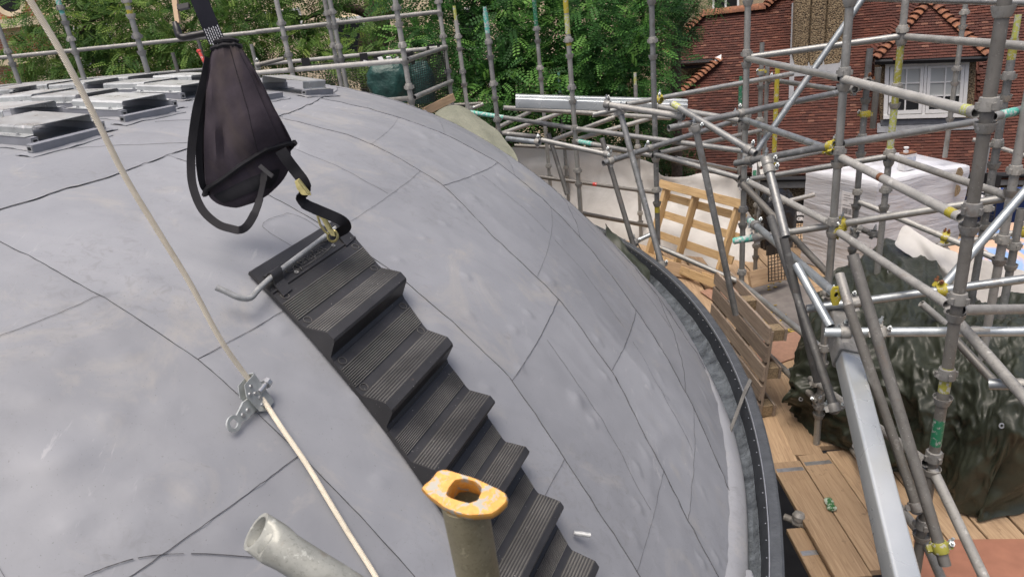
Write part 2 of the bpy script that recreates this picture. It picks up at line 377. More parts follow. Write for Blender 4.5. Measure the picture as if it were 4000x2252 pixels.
# seam lines: the dark raw edge of each lap, slightly wavering
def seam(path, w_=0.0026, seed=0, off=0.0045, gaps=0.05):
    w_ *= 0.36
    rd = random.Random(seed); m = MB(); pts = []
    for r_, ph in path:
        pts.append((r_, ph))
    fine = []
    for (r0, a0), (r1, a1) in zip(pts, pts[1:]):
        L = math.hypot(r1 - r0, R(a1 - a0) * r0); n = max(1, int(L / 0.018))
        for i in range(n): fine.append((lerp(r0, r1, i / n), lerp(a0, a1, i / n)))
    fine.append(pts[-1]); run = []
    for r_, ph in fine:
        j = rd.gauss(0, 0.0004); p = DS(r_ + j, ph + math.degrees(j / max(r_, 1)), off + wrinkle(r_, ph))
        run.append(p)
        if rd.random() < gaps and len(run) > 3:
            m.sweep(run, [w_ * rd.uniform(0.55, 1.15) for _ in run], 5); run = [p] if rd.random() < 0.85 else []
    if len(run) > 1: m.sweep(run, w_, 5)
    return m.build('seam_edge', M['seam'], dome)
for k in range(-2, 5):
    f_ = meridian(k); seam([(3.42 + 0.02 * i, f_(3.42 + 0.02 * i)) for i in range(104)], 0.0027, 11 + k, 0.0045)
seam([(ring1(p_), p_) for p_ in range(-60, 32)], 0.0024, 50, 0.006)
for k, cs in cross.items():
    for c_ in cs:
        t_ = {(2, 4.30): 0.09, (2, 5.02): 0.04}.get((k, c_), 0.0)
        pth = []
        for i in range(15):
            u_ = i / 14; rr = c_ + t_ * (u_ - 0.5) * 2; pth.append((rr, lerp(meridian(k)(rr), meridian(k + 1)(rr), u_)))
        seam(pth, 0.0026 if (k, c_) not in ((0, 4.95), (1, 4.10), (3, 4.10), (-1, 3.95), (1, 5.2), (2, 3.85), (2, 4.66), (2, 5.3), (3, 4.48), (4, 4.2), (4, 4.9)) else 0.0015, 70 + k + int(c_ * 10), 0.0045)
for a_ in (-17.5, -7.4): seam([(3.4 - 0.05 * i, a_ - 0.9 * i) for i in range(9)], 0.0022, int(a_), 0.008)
# a round-cornered patch and the welded curb line low on the left
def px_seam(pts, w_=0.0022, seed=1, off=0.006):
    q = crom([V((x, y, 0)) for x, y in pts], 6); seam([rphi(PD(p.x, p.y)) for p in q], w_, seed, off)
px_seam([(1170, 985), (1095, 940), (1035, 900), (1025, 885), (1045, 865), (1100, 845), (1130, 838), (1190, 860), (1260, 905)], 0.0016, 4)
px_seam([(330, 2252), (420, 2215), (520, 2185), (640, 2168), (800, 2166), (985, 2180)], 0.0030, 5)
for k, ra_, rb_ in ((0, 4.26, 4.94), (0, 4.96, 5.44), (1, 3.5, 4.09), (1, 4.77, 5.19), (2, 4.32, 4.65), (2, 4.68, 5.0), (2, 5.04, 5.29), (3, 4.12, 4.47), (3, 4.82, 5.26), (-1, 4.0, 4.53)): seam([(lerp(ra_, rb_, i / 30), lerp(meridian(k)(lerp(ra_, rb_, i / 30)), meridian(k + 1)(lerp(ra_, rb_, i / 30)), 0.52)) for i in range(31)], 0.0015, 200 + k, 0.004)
# gutter, upstand, rim and wall
def ringband(name, mat, prof, a0=-200, a1=160, n=240, jit=0.0, smooth=30):
    m = MB(); g = []
    for i in range(n + 1):
        ph = R(lerp(a0, a1, i / n)); row = []
        for r_, z_ in prof:
            j = jit * noise.noise(V((math.cos(ph) * 30, math.sin(ph) * 30, r_ * 20))) if jit else 0
            row.append(V((DCX + (r_ + j) * math.cos(ph), DCY + (r_ + j) * math.sin(ph), z_ + j)))
        g.append(row)
    m.grid(g); m.f = [tuple(reversed(f)) for f in m.f]
    return m.build(name, mat, dome, smooth=smooth)
zr0 = CAMZ - 2.0
ringband('gutter_floor', M['bitumen'], [(5.36, zr0 - 0.15), (5.43, zr0 - 0.128), (5.47, zr0 - 0.118), (5.51, zr0 - 0.110), (5.54, zr0 - 0.104), (5.555, zr0 - 0.092), (5.562, zr0 - 0.086)], n=420, jit=0.006)
ringband('gutter_upstand', M['upstand'], [(5.550, zr0 - 0.13), (5.562, zr0 - 0.088), (5.580, zr0 - 0.040), (5.590, zr0 - 0.004)], n=300, jit=0.0015)
ringband('gutter_trim', M['alu'], [(5.588, zr0 - 0.012), (5.588, zr0 + 0.0055), (5.5915, zr0 + 0.0055), (5.5915, zr0 - 0.01)], n=300)
ringband('gutter_rim', M['rimcoat'], [(5.5918, zr0 - 0.012), (5.5925, zr0 + 0.002), (5.632, zr0 + 0.002), (5.641, zr0 - 0.004), (5.642, zr0 - 0.09), (5.636, zr0 - 0.12)], n=420, jit=0.002)
ringband('wall', M['render'], [(5.60, zr0 - 0.115), (5.60, 0.0)], n=120)
m = MB()
for i in range(-40, 60):
    ph = R(i * 0.95 + 0.2); c_ = V((DCX + 5.583 * math.cos(ph), DCY + 5.583 * math.sin(ph), zr0 - 0.025)); m.cyl(c_, c_ - V((math.cos(ph), math.sin(ph), 0)) * 0.004, 0.0022, 0.0018, 6)
m.build('rivet', M['alu'], dome)['kind'] = 'stuff'
# strap clip over the gutter
m = MB(); a0 = rphi(PZ(2925, 1530, zr0))[1]; pts = []
for r_, z_ in ((5.40, -0.10), (5.46, -0.07), (5.52, -0.03), (5.575, 0.004), (5.61, 0.012), (5.646, 0.008), (5.649, -0.03)):
    pts.append(V((DCX + r_ * math.cos(R(a0 - (5.6 - r_) * 24)), DCY + r_ * math.sin(R(a0 - (5.6 - r_) * 24)), zr0 + z_)))
m.ribbon(pts, [V((-math.sin(R(a0)), math.cos(R(a0)), 0))] * len(pts), 0.020, 0.003); m.build('strap_clip', M['galv_dark'], dome)
# loose skirt of the sheet curling out over the gutter
def flap(name, rows, th=0.002):
    g = [crom([V(q) for q in r_], 6) for r_ in rows]; g = list(zip(*g)); g = [crom(list(c_), 5) for c_ in g]
    m = MB(); m.sheet(g, th); return m.build(name, M['membrane'], dome, smooth=70)
def gq(r_, px, z_, ph=None):
    a = ph; return V((DCX + r_ * math.cos(R(a)), DCY + r_ * math.sin(R(a)), zr0 + z_))
rows = []
for a_, k_ in ((-3, 0.0), (-6, 0.25), (-9, 0.55), (-12, 0.85), (-16, 1.0), (-20.5, 1.0), (-23, 1.1), (-26, 1.1), (-29, 1.1)):
    rows.append([gq(5.432, 0, -0.022, a_), gq(5.450 + 0.026 * k_, 0, -0.040 + 0.004 * k_, a_), gq(5.457 + 0.056 * k_, 0, -0.070, a_), gq(5.455 + 0.064 * k_, 0, -0.104, a_)])
flap('loose_skirt', rows)
rows = []
for i, a_ in enumerate((-21.6, -22.6, -23.8, -25.0, -26.2)):
    b = math.sin((i + 0.6) / 4.9 * math.pi) * 0.055
    rows.append([gq(5.51, 0, -0.015, a_), gq(5.515 + b * 0.75, 0, -0.025 + b * 0.4, a_), gq(5.52 + b * 0.6, 0, -0.07, a_), gq(5.51, 0, -0.095, a_)])
flap('curled_flap', rows)
# --- galvanised brackets on the crown
M['sheetmetal'] = galv('galvanised_sheet', (0.46, 0.48, 0.48), 0.35, 0.25, 0.12, (0.98, 1, 1))
M['hollow'] = plain('hollow_shade', (0.012, 0.012, 0.013), 0.9)  # near-black colour for the shade inside hollow sections and holes
M['clad'] = plain('membrane_clad_rail', (0.24, 0.25, 0.275), 0.42, 0, 0.2, 14, 0.1)
E1 = V((math.sin(R(21)), math.cos(R(21)), 0)); E2 = V((math.sin(R(113)), math.cos(R(113)), 0))
def dome_frame(p, e):
    n = DNm(*rphi(p)); a = (e - n * e.dot(n)).normalized(); return a, n.cross(a), n
def rail(par, p, L, ax):                           # hollow box section dressed in membrane, feet on the dome
    a, b, n = dome_frame(p, ax); w_, h_ = 0.0155, 0.030
    rd = lambda q, o: DS(rphi(q)[0], rphi(q)[1], o)
    m = MB(); c0, c1 = p - a * L / 2, p + a * L / 2
    for s_ in (-1, 1): m.box(p + b * s_ * (w_ - 0.002) + n * (0.01 + h_ / 2), a * L / 2, b * 0.002, n * h_ / 2)
    for hh in (0.012, 0.008 + h_): m.box(p + n * hh, a * L / 2, b * (w_ - 0.0045), n * 0.002)
    o = m.build('rail', M['clad'], par)
    for q in (c0 + a * 0.0015, c1 - a * 0.0015):
        m = MB(); m2 = w_ - 0.0070
        for s_ in (-1, 1):
            m.box(q + b * s_ * (m2 + 0.002) + n * (0.01 + h_ / 2), a * 0.004, b * 0.0018, n * (h_ / 2 - 0.0085)); m.box(q + n * (0.01 + h_ / 2 + s_ * (h_ / 2 - 0.0065)), a * 0.004, b * (m2 + 0.0038), n * 0.0018)
        m.build('section_lip', M['alu'], o)
    m = MB(); m.box(p + n * (0.01 + h_ / 2), a * (L / 2 - 0.03), b * (w_ - 0.006), n * (h_ / 2 - 0.006)); m.build('section_shade_core', M['hollow'], o)  # near-black core drawn as the shade within the rail
    m = MB(); g = []
    for i in range(13):
        row = []
        for j, v_ in enumerate((-0.044, -0.030, -0.018, 0.018, 0.030, 0.044)):
            q = p + a * lerp(-L / 2 - 0.03, L / 2 + 0.03, i / 12) + b * v_ * (1 + 0.08 * math.sin(i * 1.3 + j)); row.append(rd(q, 0.0055 + wrinkle(*rphi(q)) + (0.004 if abs(v_) < 0.02 else 0.0008 * math.sin(i * 1.1))))
        g.append(row)
    m.sheet(g, 0.0025); m.build('welded_flap', M['membrane'], o, smooth=60); return o
def bracket(p, label, W_=0.27, D_=0.30, H_=0.006, ax=None, half=False):
    e1, e2, n = dome_frame(p, ax or E1); e2 = -e2 if e2.dot(E2) < 0 else e2
    t = thing('roof_bracket', p, label, 'bracket', 'galvanised brackets standing in rows on the dome')
    t_ = 0.0022; m = MB()                          # folded hat: flange, web, top, web, flange; depth along e2, span along e1
    prof = [(-W_ / 2 - 0.036, 0.042), (-W_ / 2, 0.042), (-W_ / 2 + 0.004, 0.046), (-W_ / 2 + 0.004, H_ + 0.062), (-W_ / 2 + 0.010, H_ + 0.068), (W_ / 2 - 0.010, H_ + 0.068), (W_ / 2 - 0.004, H_ + 0.062), (W_ / 2 - 0.004, 0.046), (W_ / 2, 0.042), (W_ / 2 + 0.036, 0.042)]
    g = [[p + e2 * (s_ * D_ / 2) + e1 * a + n * h for a, h in prof] for s_ in (-1, -0.33, 0.33, 1)]
    m.sheet(g, t_); m.build('hat_sheet', M['sheetmetal'], t, smooth=30)
    for s_ in (-1, 1):
        c_ = p + e1 * s_ * (W_ / 2 + 0.019)
        rail(t, c_, D_ + 0.05, e2)
        for q in (-0.32, 0.32):
            b_ = c_ + e2 * q * D_ + n * 0.0445; m = MB(); m.cyl(b_, b_ + n * 0.003, 0.009, n=12); m.cyl(b_ + n * 0.003, b_ + n * 0.009, 0.0055, n=6); m.build('bolt', M['alu'], t)
    return t
c0 = PD(190, 545); 
brs = [((153, 535), 'nearest galvanised bracket at the left edge, pale top plate beside the cream rope'),
       ((45, 478), 'galvanised bracket cut by the left picture edge, second from the front'),
       ((481, 440), 'galvanised bracket right of the rope, behind the short bare rail'),
       ((311, 418), 'bracket half behind the cream rope, dull grey front web'),
       ((148, 415), 'bracket in the third row from the front, left of the rope'),
       ((699, 378), 'bracket in the third row, closest to the hanging black bag'),
       ((563, 366), 'bracket with a speckled top plate in the third row right of the rope'),
       ((342, 365), 'far row bracket just left of where the rope crosses'),
       ((60, 388), 'far row bracket at the left edge of the picture'),
       ((740, 337), 'bracket partly hidden behind the top of the black bag'),
       ((505, 341), 'far row bracket below the handrail, right of the rope'),
       ((202, 368), 'low bracket in the last row near the rope'),
       ((107, 373), 'low bracket in the last row towards the left edge')]
for (x, y), lb in brs: bracket(PD(x, y), lb)
bracket(PD(1150, 362), 'isolated bracket on the right of the bag at the dome skyline', 0.30, 0.22, 0.02, ax=E2)
for (x, y), ax, lb in (((262, 572), E1, 'short bare grey rail nearest the camera on the dome crown'), ((586, 466), E1, 'short bare grey rail right of the rope below a bracket'), ((1050, 395), V((0.35, 0.94, 0)), 'short grey rail stub beside the right edge of the black bag')):
    p = PD(x, y); t = thing('support_rail', p, lb, 'rail', 'bare rails on the dome'); rail(t, p, 0.30 if x < 1000 else 0.22, ax)
# --- ribbed step mat
def rubber(name, c, hi, rough=0.5):
    t = NT(name); co = t.coord(); nz = t.noise(co, 7, 4); sp = t.noise(co, 150, 2); st = t.noise(co, 26, 5, 0.7)
    base = t.mix(t.ramp(nz, [(0.35, 0.0), (0.7, 1.0)]), c, hi)
    base = t.mix(t.math('MULTIPLY', t.ramp(sp, [(0.72, 0.0), (0.76, 1.0)]), 0.7), base, (0.45, 0.45, 0.43))
    base = t.mix(t.math('MULTIPLY', t.ramp(st, [(0.66, 0.0), (0.78, 1.0)]), 0.5), base, (0.20, 0.16, 0.12))
    t.set(base, rough); t.bump(st, 0.15, 0.003); return t.m
M['rubber'] = rubber('black_rubber', (0.014, 0.014, 0.015), (0.03, 0.03, 0.032)); M['rib'] = rubber('scuffed_rubber_rib', (0.055, 0.054, 0.051), (0.14, 0.137, 0.127), 0.6)
def mat_path(s_):                                  # s_ metres down from the top edge -> (r, ph)
    return interp(MP, s_)
MP = []; rr, pp, ss = 4.10, -25.0, 0.0
ptab = [(4.1, -25.0), (4.36, -26.2), (4.56, -27.1), (4.72, -27.8), (4.84, -28.3), (5.08, -29.4), (5.45, -31)]
prev = None
while rr < 5.42:
    p = DS(rr, interp(ptab, rr)); ss += (p - prev).length if prev is not None else 0; MP.append((ss, p, DNm(rr, interp(ptab, rr)))); prev = p; rr += 0.01
def mfr(s_):
    for a, b in zip(MP, MP[1:]):
        if s_ <= b[0]:
            t = max(0, (s_ - a[0]) / (b[0] - a[0])); p = a[1].lerp(b[1], t); n = a[2].lerp(b[2], t).normalized(); d = (b[1] - a[1]).normalized(); break
    else: p, n, d = MP[-1][1], MP[-1][2], (MP[-1][1] - MP[-2][1]).normalized()
    rr_, ph_ = rphi(p); tg = V((-math.sin(R(ph_)), math.cos(R(ph_)), 0)); tg = (tg * math.cos(R(-3)) + d * math.sin(R(-3))).normalized(); n = tg.cross(d).normalized(); n = n if n.z > 0 else -n; return p, d, -tg, n     # point, down, right, out
def mw0(s_): return interp([(0, 0.52), (0.25, 0.50), (0.7, 0.46), (1.6, 0.43)], s_)
def mw(s_): return interp([(0, 0.475), (0.3, 0.425), (0.65, 0.36), (1.6, 0.32)], s_)
HOFF = 0.0
def mpt(s_, x, h):                                 # x from -1 to 1 across; the head of the mat is held off the roof
    p, d, rt, n = mfr(max(s_, 0)); p = p + d * min(s_, 0)
    return p + rt * (SGN * (mw0(s_) - mw(s_)) / 2) + rt * (x * mw(s_) / 2) + n * (h + 0.017)
SGN = 0.0
SGN = 1.0 if (mpt(0, 1, 0) - mpt(0, -1, 0)).dot(_cx) < 0 else -1.0
if (mpt(0, 1, 0) - mpt(0, -1, 0)).dot(_cx) < 0:
    _mp = mpt; mpt = lambda s_, x, h: _mp(s_, -x, h)
mat0 = mpt(1.4, 0, 0)
mt = thing('step_mat', mat0, 'black ribbed rubber step mat running down the grey dome', 'step mat')
def strip(m, prof, x0=-1.0, x1=1.0, nx=14):        # prof = [(s, h)] top surface, closed down to h = 0
    top = [[mpt(s_, lerp(x0, x1, i / nx), h) for i in range(nx + 1)] for s_, h in prof]
    bot = [[mpt(s_, lerp(x0, x1, i / nx), -0.006) for i in range(nx + 1)] for s_, h in prof]
    m.grid([list(reversed(r_)) for r_ in top]); m.grid(bot)
    for k in (0, nx): m.grid([[r_[k] for r_ in top], [r_[k] for r_ in bot]])
    for q in (0, -1): m.grid([top[q], bot[q]])
def ribs(m, s0, s1, h0, h1, n, rh=0.004):
    st = (s1 - s0) / n
    for i in range(n):
        a = s0 + st * i; h = lambda q: lerp(h0, h1, (q - s0) / (s1 - s0))
        strip(m, [(a + st * 0.22, h(a) + 0.001), (a + st * 0.30, h(a) + rh), (a + st * 0.68, h(a) + rh), (a + st * 0.76, h(a) + 0.001)], -0.985, 0.985, 10)
m = MB(); strip(m, [(-0.025, 0.004), (-0.02, 0.008), (0.085, 0.008), (0.088, 0.012), (0.094, 0.012), (0.097, 0.007), (0.105, 0.007)]); head = m.build('head_plate', M['rubber'], mt)
NOSE = [0.105, 0.39, 0.65, 0.86, 1.03, 1.21, 1.395, 1.575]
for k in range(len(NOSE) - 1):
    s0 = NOSE[k]; PITCH = NOSE[k + 1] - s0; pk = PITCH / 0.205
    m = MB(); strip(m, [(s0 + 0.0005, 0.007), (s0 + 0.09 * pk, 0.007), (s0 + 0.105 * pk, 0.010), (s0 + 0.162 * pk, 0.068), (s0 + 0.182 * pk, 0.070), (s0 + 0.187 * pk, 0.065), (s0 + 0.195 * pk, 0.012), (s0 + PITCH - 0.0005, 0.007)])
    o = m.build('step', M['rubber'], mt, smooth=20)
    m = MB(); ribs(m, s0 + 0.026 * pk, s0 + 0.082 * pk, 0.007, 0.007, 10); m.build('tread_ribs', M['rib'], o, smooth=0)['kind'] = 'stuff'
    m = MB(); ribs(m, s0 + 0.106 * pk, s0 + 0.162 * pk, 0.012, 0.069, 8, 0.005); m.build('ramp_ribs', M['rib'], o, smooth=0)['kind'] = 'stuff'
    if k < 2:
        for x in (-0.86, 0.86):
            for q_, hh in ((0.013, 0.0073), (0.094, 0.0085)): c_ = mpt(s0 + q_ * pk, x, hh); nn = mfr(s0)[3]; m = MB(); m.pipe(c_, c_ + nn * 0.002, 0.013, 0.0115, 16); m.build('moulded_disc', M['rib'], o)
_mq = mpt; mpt = lambda s_, x, h: _mq(s_ + 0.03, x, h)
# rod, its two rubber loops and rivets
hs = 0.005; rodz = 0.030
pth = crom([mpt(-0.006, 0.93, rodz), mpt(0.006, 0.3, rodz), mpt(0.018, -0.5, rodz), mpt(0.026, -0.9, rodz), mpt(0.036, -1.18, rodz), mpt(0.046, -1.34, rodz), mpt(0.044, -1.44, rodz + 0.003), mpt(0.026, -1.54, rodz + 0.008), mpt(-0.004, -1.62, rodz + 0.014), mpt(-0.034, -1.70, rodz + 0.02)], 6)
m = MB(); m.sweep(pth, 0.0085, 12); m.build('hook_rod', M['rod'], mt)
for x0, x1 in ((-0.90, -0.70), (0.70, 0.93)):
    m = MB(); g = []
    for i in range(5):
        x = lerp(x0, x1, i / 4); g.append([mpt(lerp(0.022, -0.004, (x + 0.9) / 1.83) + a, x, h) for a, h in ((-0.034, 0.008), (-0.020, 0.016), (-0.013, 0.034), (-0.004, 0.044), (0.008, 0.043), (0.016, 0.034), (0.026, 0.018), (0.072, 0.012))])
    m.sheet(g, 0.005); m.build('rod_loop', M['rubber'], mt, smooth=50)
for x, s_ in ((-0.42, 0.046), (0.50, 0.040)):
    m = MB(); c_ = mpt(s_, x, 0.0083); nn = mfr(0)[3]; m.pipe(c_, c_ + nn * 0.0025, 0.007, 0.003, 12); m.build('rivet', M['galv'], mt)
# moulded oval and lettering on the head plate
m = MB(); oval = [mpt(0.022 + 0.026 * math.sin(2 * math.pi * i / 40), 0.02 + 0.56 * math.cos(2 * math.pi * i / 40), 0.0088) for i in range(41)]
m.sweep(oval, 0.0016, 5); m.build('moulded_oval', M['rib'], head)
def text_mesh(name, body, mat, org, xa, ya, size, parent, ext=0.0006, bold=0.0, align='LEFT'):
    cu = bpy.data.curves.new(name, 'FONT'); cu.body = body; cu.size = size; cu.extrude = ext; cu.offset = bold; cu.align_x = align; cu.resolution_u = 3
    o = bpy.data.objects.new(name, cu); COL.objects.link(o); bpy.context.view_layer.update()
    me = bpy.data.meshes.new_from_object(o.evaluated_get(bpy.context.evaluated_depsgraph_get())); bpy.data.objects.remove(o); bpy.data.curves.remove(cu)
    xa = xa.normalized(); ya = (ya - xa * ya.dot(xa)).normalized(); za = xa.cross(ya); r0 = root_of(parent)
    for vv in me.vertices: vv.co = org + xa * vv.co.x + ya * vv.co.y + za * vv.co.z - r0
    me.materials.clear(); me.materials.append(mat); me.name = name; ob = bpy.data.objects.new(name, me); COL.objects.link(ob); ob.parent = parent; return ob
xa = mpt(0.03, 1, 0) - mpt(0.03, -1, 0); ya = mpt(0, 0, 0) - mpt(0.06, 0, 0)
text_mesh('moulded_lettering', 'laneplast', M['rib'], mpt(0.036, -0.26, 0.0086), xa, ya, 0.040, head, 0.0012)
m = MB()
for a, b in (((0.046, -0.24), (0.0425, 0.12)), ((0.043, 0.12), (0.040, 0.40))):
    p0, p1 = mpt(a[0], a[1], 0.009), mpt(b[0], b[1], 0.009); m.sweep([p0, p1], 0.0016, 5)
for pl in ([(0.028, -0.40), (0.048, -0.36), (0.052, -0.31), (0.036, -0.30)], [(0.040, -0.44), (0.024, -0.40), (0.018, -0.34), (0.034, -0.33)]): m.sweep([mpt(s_, x, 0.009) for s_, x in pl], 0.0018, 5)
m.build('moulded_emblem', M['rib'], head)['kind'] = 'stuff'
mpt = _mq
# scrap of wood wedged under the mat, hooked end of its lower rod
p = mpt(1.0, -1.0, 0.0); pa, da, ra, na = mfr(0.97); q = PD(1637, 1820, 0.01)
m = MB(); dd = (PD(1660, 1850, 0.012) - PD(1610, 1785, 0.012)); L_ = dd.length; dd.normalize(); nn = DNm(*rphi(q)); bb = nn.cross(dd)
for i in range(6): m.box(q + bb * (i - 2.5) * 0.0035 + dd * random.uniform(-0.008, 0.008) + nn * (0.006 + random.uniform(0, 0.004)), dd * L_ * random.uniform(0.4, 0.55), bb * 0.0015, nn * 0.004)
M['oldwood'] = plain('grey_splintered_wood', (0.55, 0.51, 0.44), 0.8, 0, 0.4, 60, 0.3)
tag(m.build('wood_scrap', M['oldwood'], org=q), 'splintered pale wood scrap wedged at the left edge of the step mat', 'wood scrap')
m = MB(); a = PD(2262, 2110, 0.05); m.sweep([a, a + (P(2280, 2085, Zat(a)) - a).normalized() * 0.05], 0.0075, 10); m.build('rod_end', M['rod'], mt)
# --- rope
def ropem():
    t = NT('cream_braided_rope'); co = t.coord('Object', rnd=False)
    a = t.n('TexWave'); a.wave_type = 'BANDS'; a.bands_direction = 'DIAGONAL'; a.inputs['Scale'].default_value = 130; a.inputs['Distortion'].default_value = 2.5; t.l(co, a.inputs[0])
    nz = t.noise(co, 14, 3); base = t.mix(t.ramp(a.outputs[1], [(0.25, 0.0), (0.6, 1.0)]), (0.60, 0.53, 0.40), (0.84, 0.78, 0.64)); base = t.mix(t.math('MULTIPLY', t.ramp(nz, [(0.5, 0.0), (0.75, 1.0)]), 0.4), base, (0.40, 0.34, 0.24))
    t.set(base, 0.85); t.bump(a.outputs[1], 0.5, 0.003); return t.m
M['rope'] = ropem()
S_ = 4000 / 2575
grab = PD(640 * S_, 1003 * S_, 0.036)
top = P(75 * S_, 0, 1.36); pts = [top + (top - grab) * 0.12]
zg = Zat(grab)
for x, y in ((75, 0), (158, 140), (247, 310), (318, 450), (397, 580), (478, 712), (560, 862)):
    t_ = y / 1003.0; iz = lerp(1 / 1.36, 1 / zg, t_); pts.append(P(x * S_, y * S_, 1 / iz))
pts.append(grab)
for x, y in ((702, 1090), (762, 1172), (818, 1262), (873, 1345), (940, 1452), (1000, 1560)): q_ = rphi(PD(x * S_, y * S_)); pts.append(DS(q_[0], q_[1], interp([(1000, 0.036), (1090, 0.028), (1172, 0.02), (1345, 0.012), (1500, 0.010)], y) + wrinkle(*q_)))
m = MB(); m.sweep(crom(pts, 8), 0.0066, 10); tag(m.build('rope', M['rope'], org=pts[-1]), 'cream braided safety rope stretched diagonally over the dome', 'rope')
# rope grab
M['steel'] = plain('zinc_plated_steel', (0.58, 0.62, 0.61), 0.36, 0.45, 0.3, 40)
n = DNm(*rphi(grab)); d = (pts[8] - pts[7]).normalized(); n = (n - d * n.dot(d)).normalized(); sd = d.cross(n)
left = PD(905, 1680) - grab; sd = sd if sd.dot(left) > 0 else -sd
gb = thing('rope_grab', PD(990, 1640), 'zinc plated rope grab with an eye ring clamped on the cream rope', 'rope grab')
m = MB()
for h in (-0.011, 0.011): m.prism([grab + d * a + sd * b + n * h for a, b in ((-0.045, -0.012), (-0.045, 0.030), (-0.020, 0.046), (0.035, 0.040), (0.052, 0.020), (0.050, -0.012))], n * 0.002)
m.box(grab - sd * 0.0125, d * 0.048, sd * 0.0018, n * 0.0125); m.build('cam_housing', M['steel'], gb)
e0 = grab + sd * 0.035 + d * 0.015; ring_c = PD(905, 1676, 0.026); ad = (ring_c - e0).normalized(); an = (n - ad * n.dot(ad)).normalized(); ab = ad.cross(an); L_ = (ring_c - e0).length
m = MB(); m.prism([e0 + ad * a + ab * b - an * 0.004 for a, b in ((-0.02, -0.020), (-0.02, 0.02), (0.02, 0.024), (L_ - 0.035, 0.017), (L_ - 0.016, 0.010), (L_ - 0.016, -0.010), (L_ - 0.035, -0.017), (0.01, -0.016))], an * 0.006); m.build('lever_arm', M['steel'], gb)
m = MB(); u_, v_ = ad, ab; prof = [(0.0115, 0.003), (0.0205, 0.003), (0.0205, -0.003), (0.0115, -0.003)]
m.rings([[ring_c + (u_ * math.cos(2 * math.pi * i / 24) + v_ * math.sin(2 * math.pi * i / 24)) * r_ + an * h for i in range(24)] for r_, h in prof], True); m.build('eye_ring', M['steel'], gb)
for a, b in ((-0.030, 0.018), (-0.008, 0.020), (0.010, 0.016), (0.028, 0.022), (-0.018, 0.034)):
    m = MB(); c_ = grab + d * a + sd * b + n * 0.013; m.cyl(c_, c_ + n * 0.004, 0.005, 0.004, 10); m.build('rivet', M['alu'], gb)
for q in (0.3, 0.55):
    m = MB(); c_ = e0 + ad * L_ * q + an * 0.002; m.cyl(c_, c_ + an * 0.004, 0.006, 0.005, 10); m.build('rivet', M['alu'], gb)
m = MB(); c_ = grab - sd * 0.012 + n * 0.012; m.cyl(c_ + sd * 0.02, c_ - sd * 0.022, 0.008, n=12); m.cyl(c_ - sd * 0.010, c_ - sd * 0.024, 0.013, n=8); m.build('clamp_screw', M['alu'], gb)
# --- the black bag hanging on its webbing strap
VD = c2w(V((0, 0, 1)))
def fabric(name, c, hi, stain=None, rough=0.85, sc=320):
    t = NT(name); co = t.coord(); nz = t.noise(co, 5, 5, 0.65, 0.5); wv = t.noise(co, sc, 2)
    base = t.mix(t.ramp(nz, [(0.35, 0.0), (0.7, 1.0)]), c, hi)
    if stain:
        s2 = t.noise(co, 3.1, 4, 0.6, 0.6); base = t.mix(t.math('MULTIPLY', t.ramp(s2, [(0.5, 0.0), (0.72, 1.0)]), 0.75), base, stain)
    t.set(base, rough, 0, 0.2); t.bump(wv, 0.25, 0.001); return t.m
M['canvas'] = fabric('faded_black_canvas', (0.036, 0.030, 0.037), (0.078, 0.064, 0.077), (0.115, 0.092, 0.070))
M['web'] = fabric('black_webbing', (0.013, 0.013, 0.015), (0.026, 0.026, 0.030), None, 0.7, 260)
M['navy_web'] = fabric('dark_navy_webbing', (0.014, 0.015, 0.022), (0.028, 0.029, 0.04), None, 0.75, 260)
M['gold'] = plain('yellow_zinc_steel', (0.52, 0.46, 0.20), 0.35, 0.75, 0.4, 45)
M['thread'] = plain('white_stitching', (0.7, 0.72, 0.75), 0.8)
M['tan'] = plain('tan_tool_frame', (0.50, 0.36, 0.22), 0.55, 0.0, 0.25, 15); M['plastic'] = plain('black_plastic', (0.016, 0.016, 0.017), 0.38, 0, 0.4, 20)
SEC = [((846, 148), (908, 152), 1.93), ((838, 172), (930, 165), 1.94), ((822, 215), (952, 200), 1.95), ((808, 330), (1012, 300), 1.98), ((798, 450), (1074, 425), 2.01), ((791, 600), (1118, 505), 2.05), ((803, 757), (1147, 560), 2.10)]
def sect(sec, i, n, fold=0.07, sq=0.42):
    (lx, ly), (rx, ry), Z = sec; a, b = P(lx, ly, Z), P(rx, ry, Z); c = (a + b) / 2; h = (b - a) / 2; out = []
    for k in range(n):
        th = 2 * math.pi * k / n; ct = math.copysign(abs(math.cos(th)) ** 0.85, math.cos(th))
        dp = interp([(-1, 0), (-0.82, 0.20), (-0.3, 0.33), (0.26, 0.46), (0.60, 0.43), (1, 0)], ct) if math.sin(th) >= 0 else interp([(-1, 0), (-0.7, -0.25), (0.6, -0.25), (1, 0)], ct)
        f = 1 + fold * math.sin(4 * th + i * 0.6); out.append(c + h * ct - VD * dp * h.length * f)
    return out
def finer(secs, n):
    out = []
    for j in range(len(secs[0])): out.append(crom([s_[j] for s_ in secs], n))
    return [[c_[i] for c_ in out] for i in range(len(out[0]))]
bagb = P(930, 800, 2.1)
bag = thing('hanging_bag', bagb, 'faded black canvas bag hanging on a dark strap above the dome', 'bag')
m = MB(); rs = finer([sect(s_, i, 36) for i, s_ in enumerate(SEC)], 5)
for i, r_ in enumerate(rs):
    for k in range(36): r_[k] = r_[k] + VD * 0.012 * fbm(V((k * 0.7, i * 0.12, 3.0)), 3) * min(1, i / 8)
m.rings(rs, False, True, False); cover = m.build('cover', M['canvas'], bag, smooth=42)
hc_ = sum(rs[-1], V((0, 0, 0))) / 36; hr_ = [hc_ + (q - hc_) * 1.03 for q in rs[-1]]; m = MB(); m.sweep(hr_ + [hr_[0]], 0.008, 6); m.build('hem_binding', M['web'], cover)
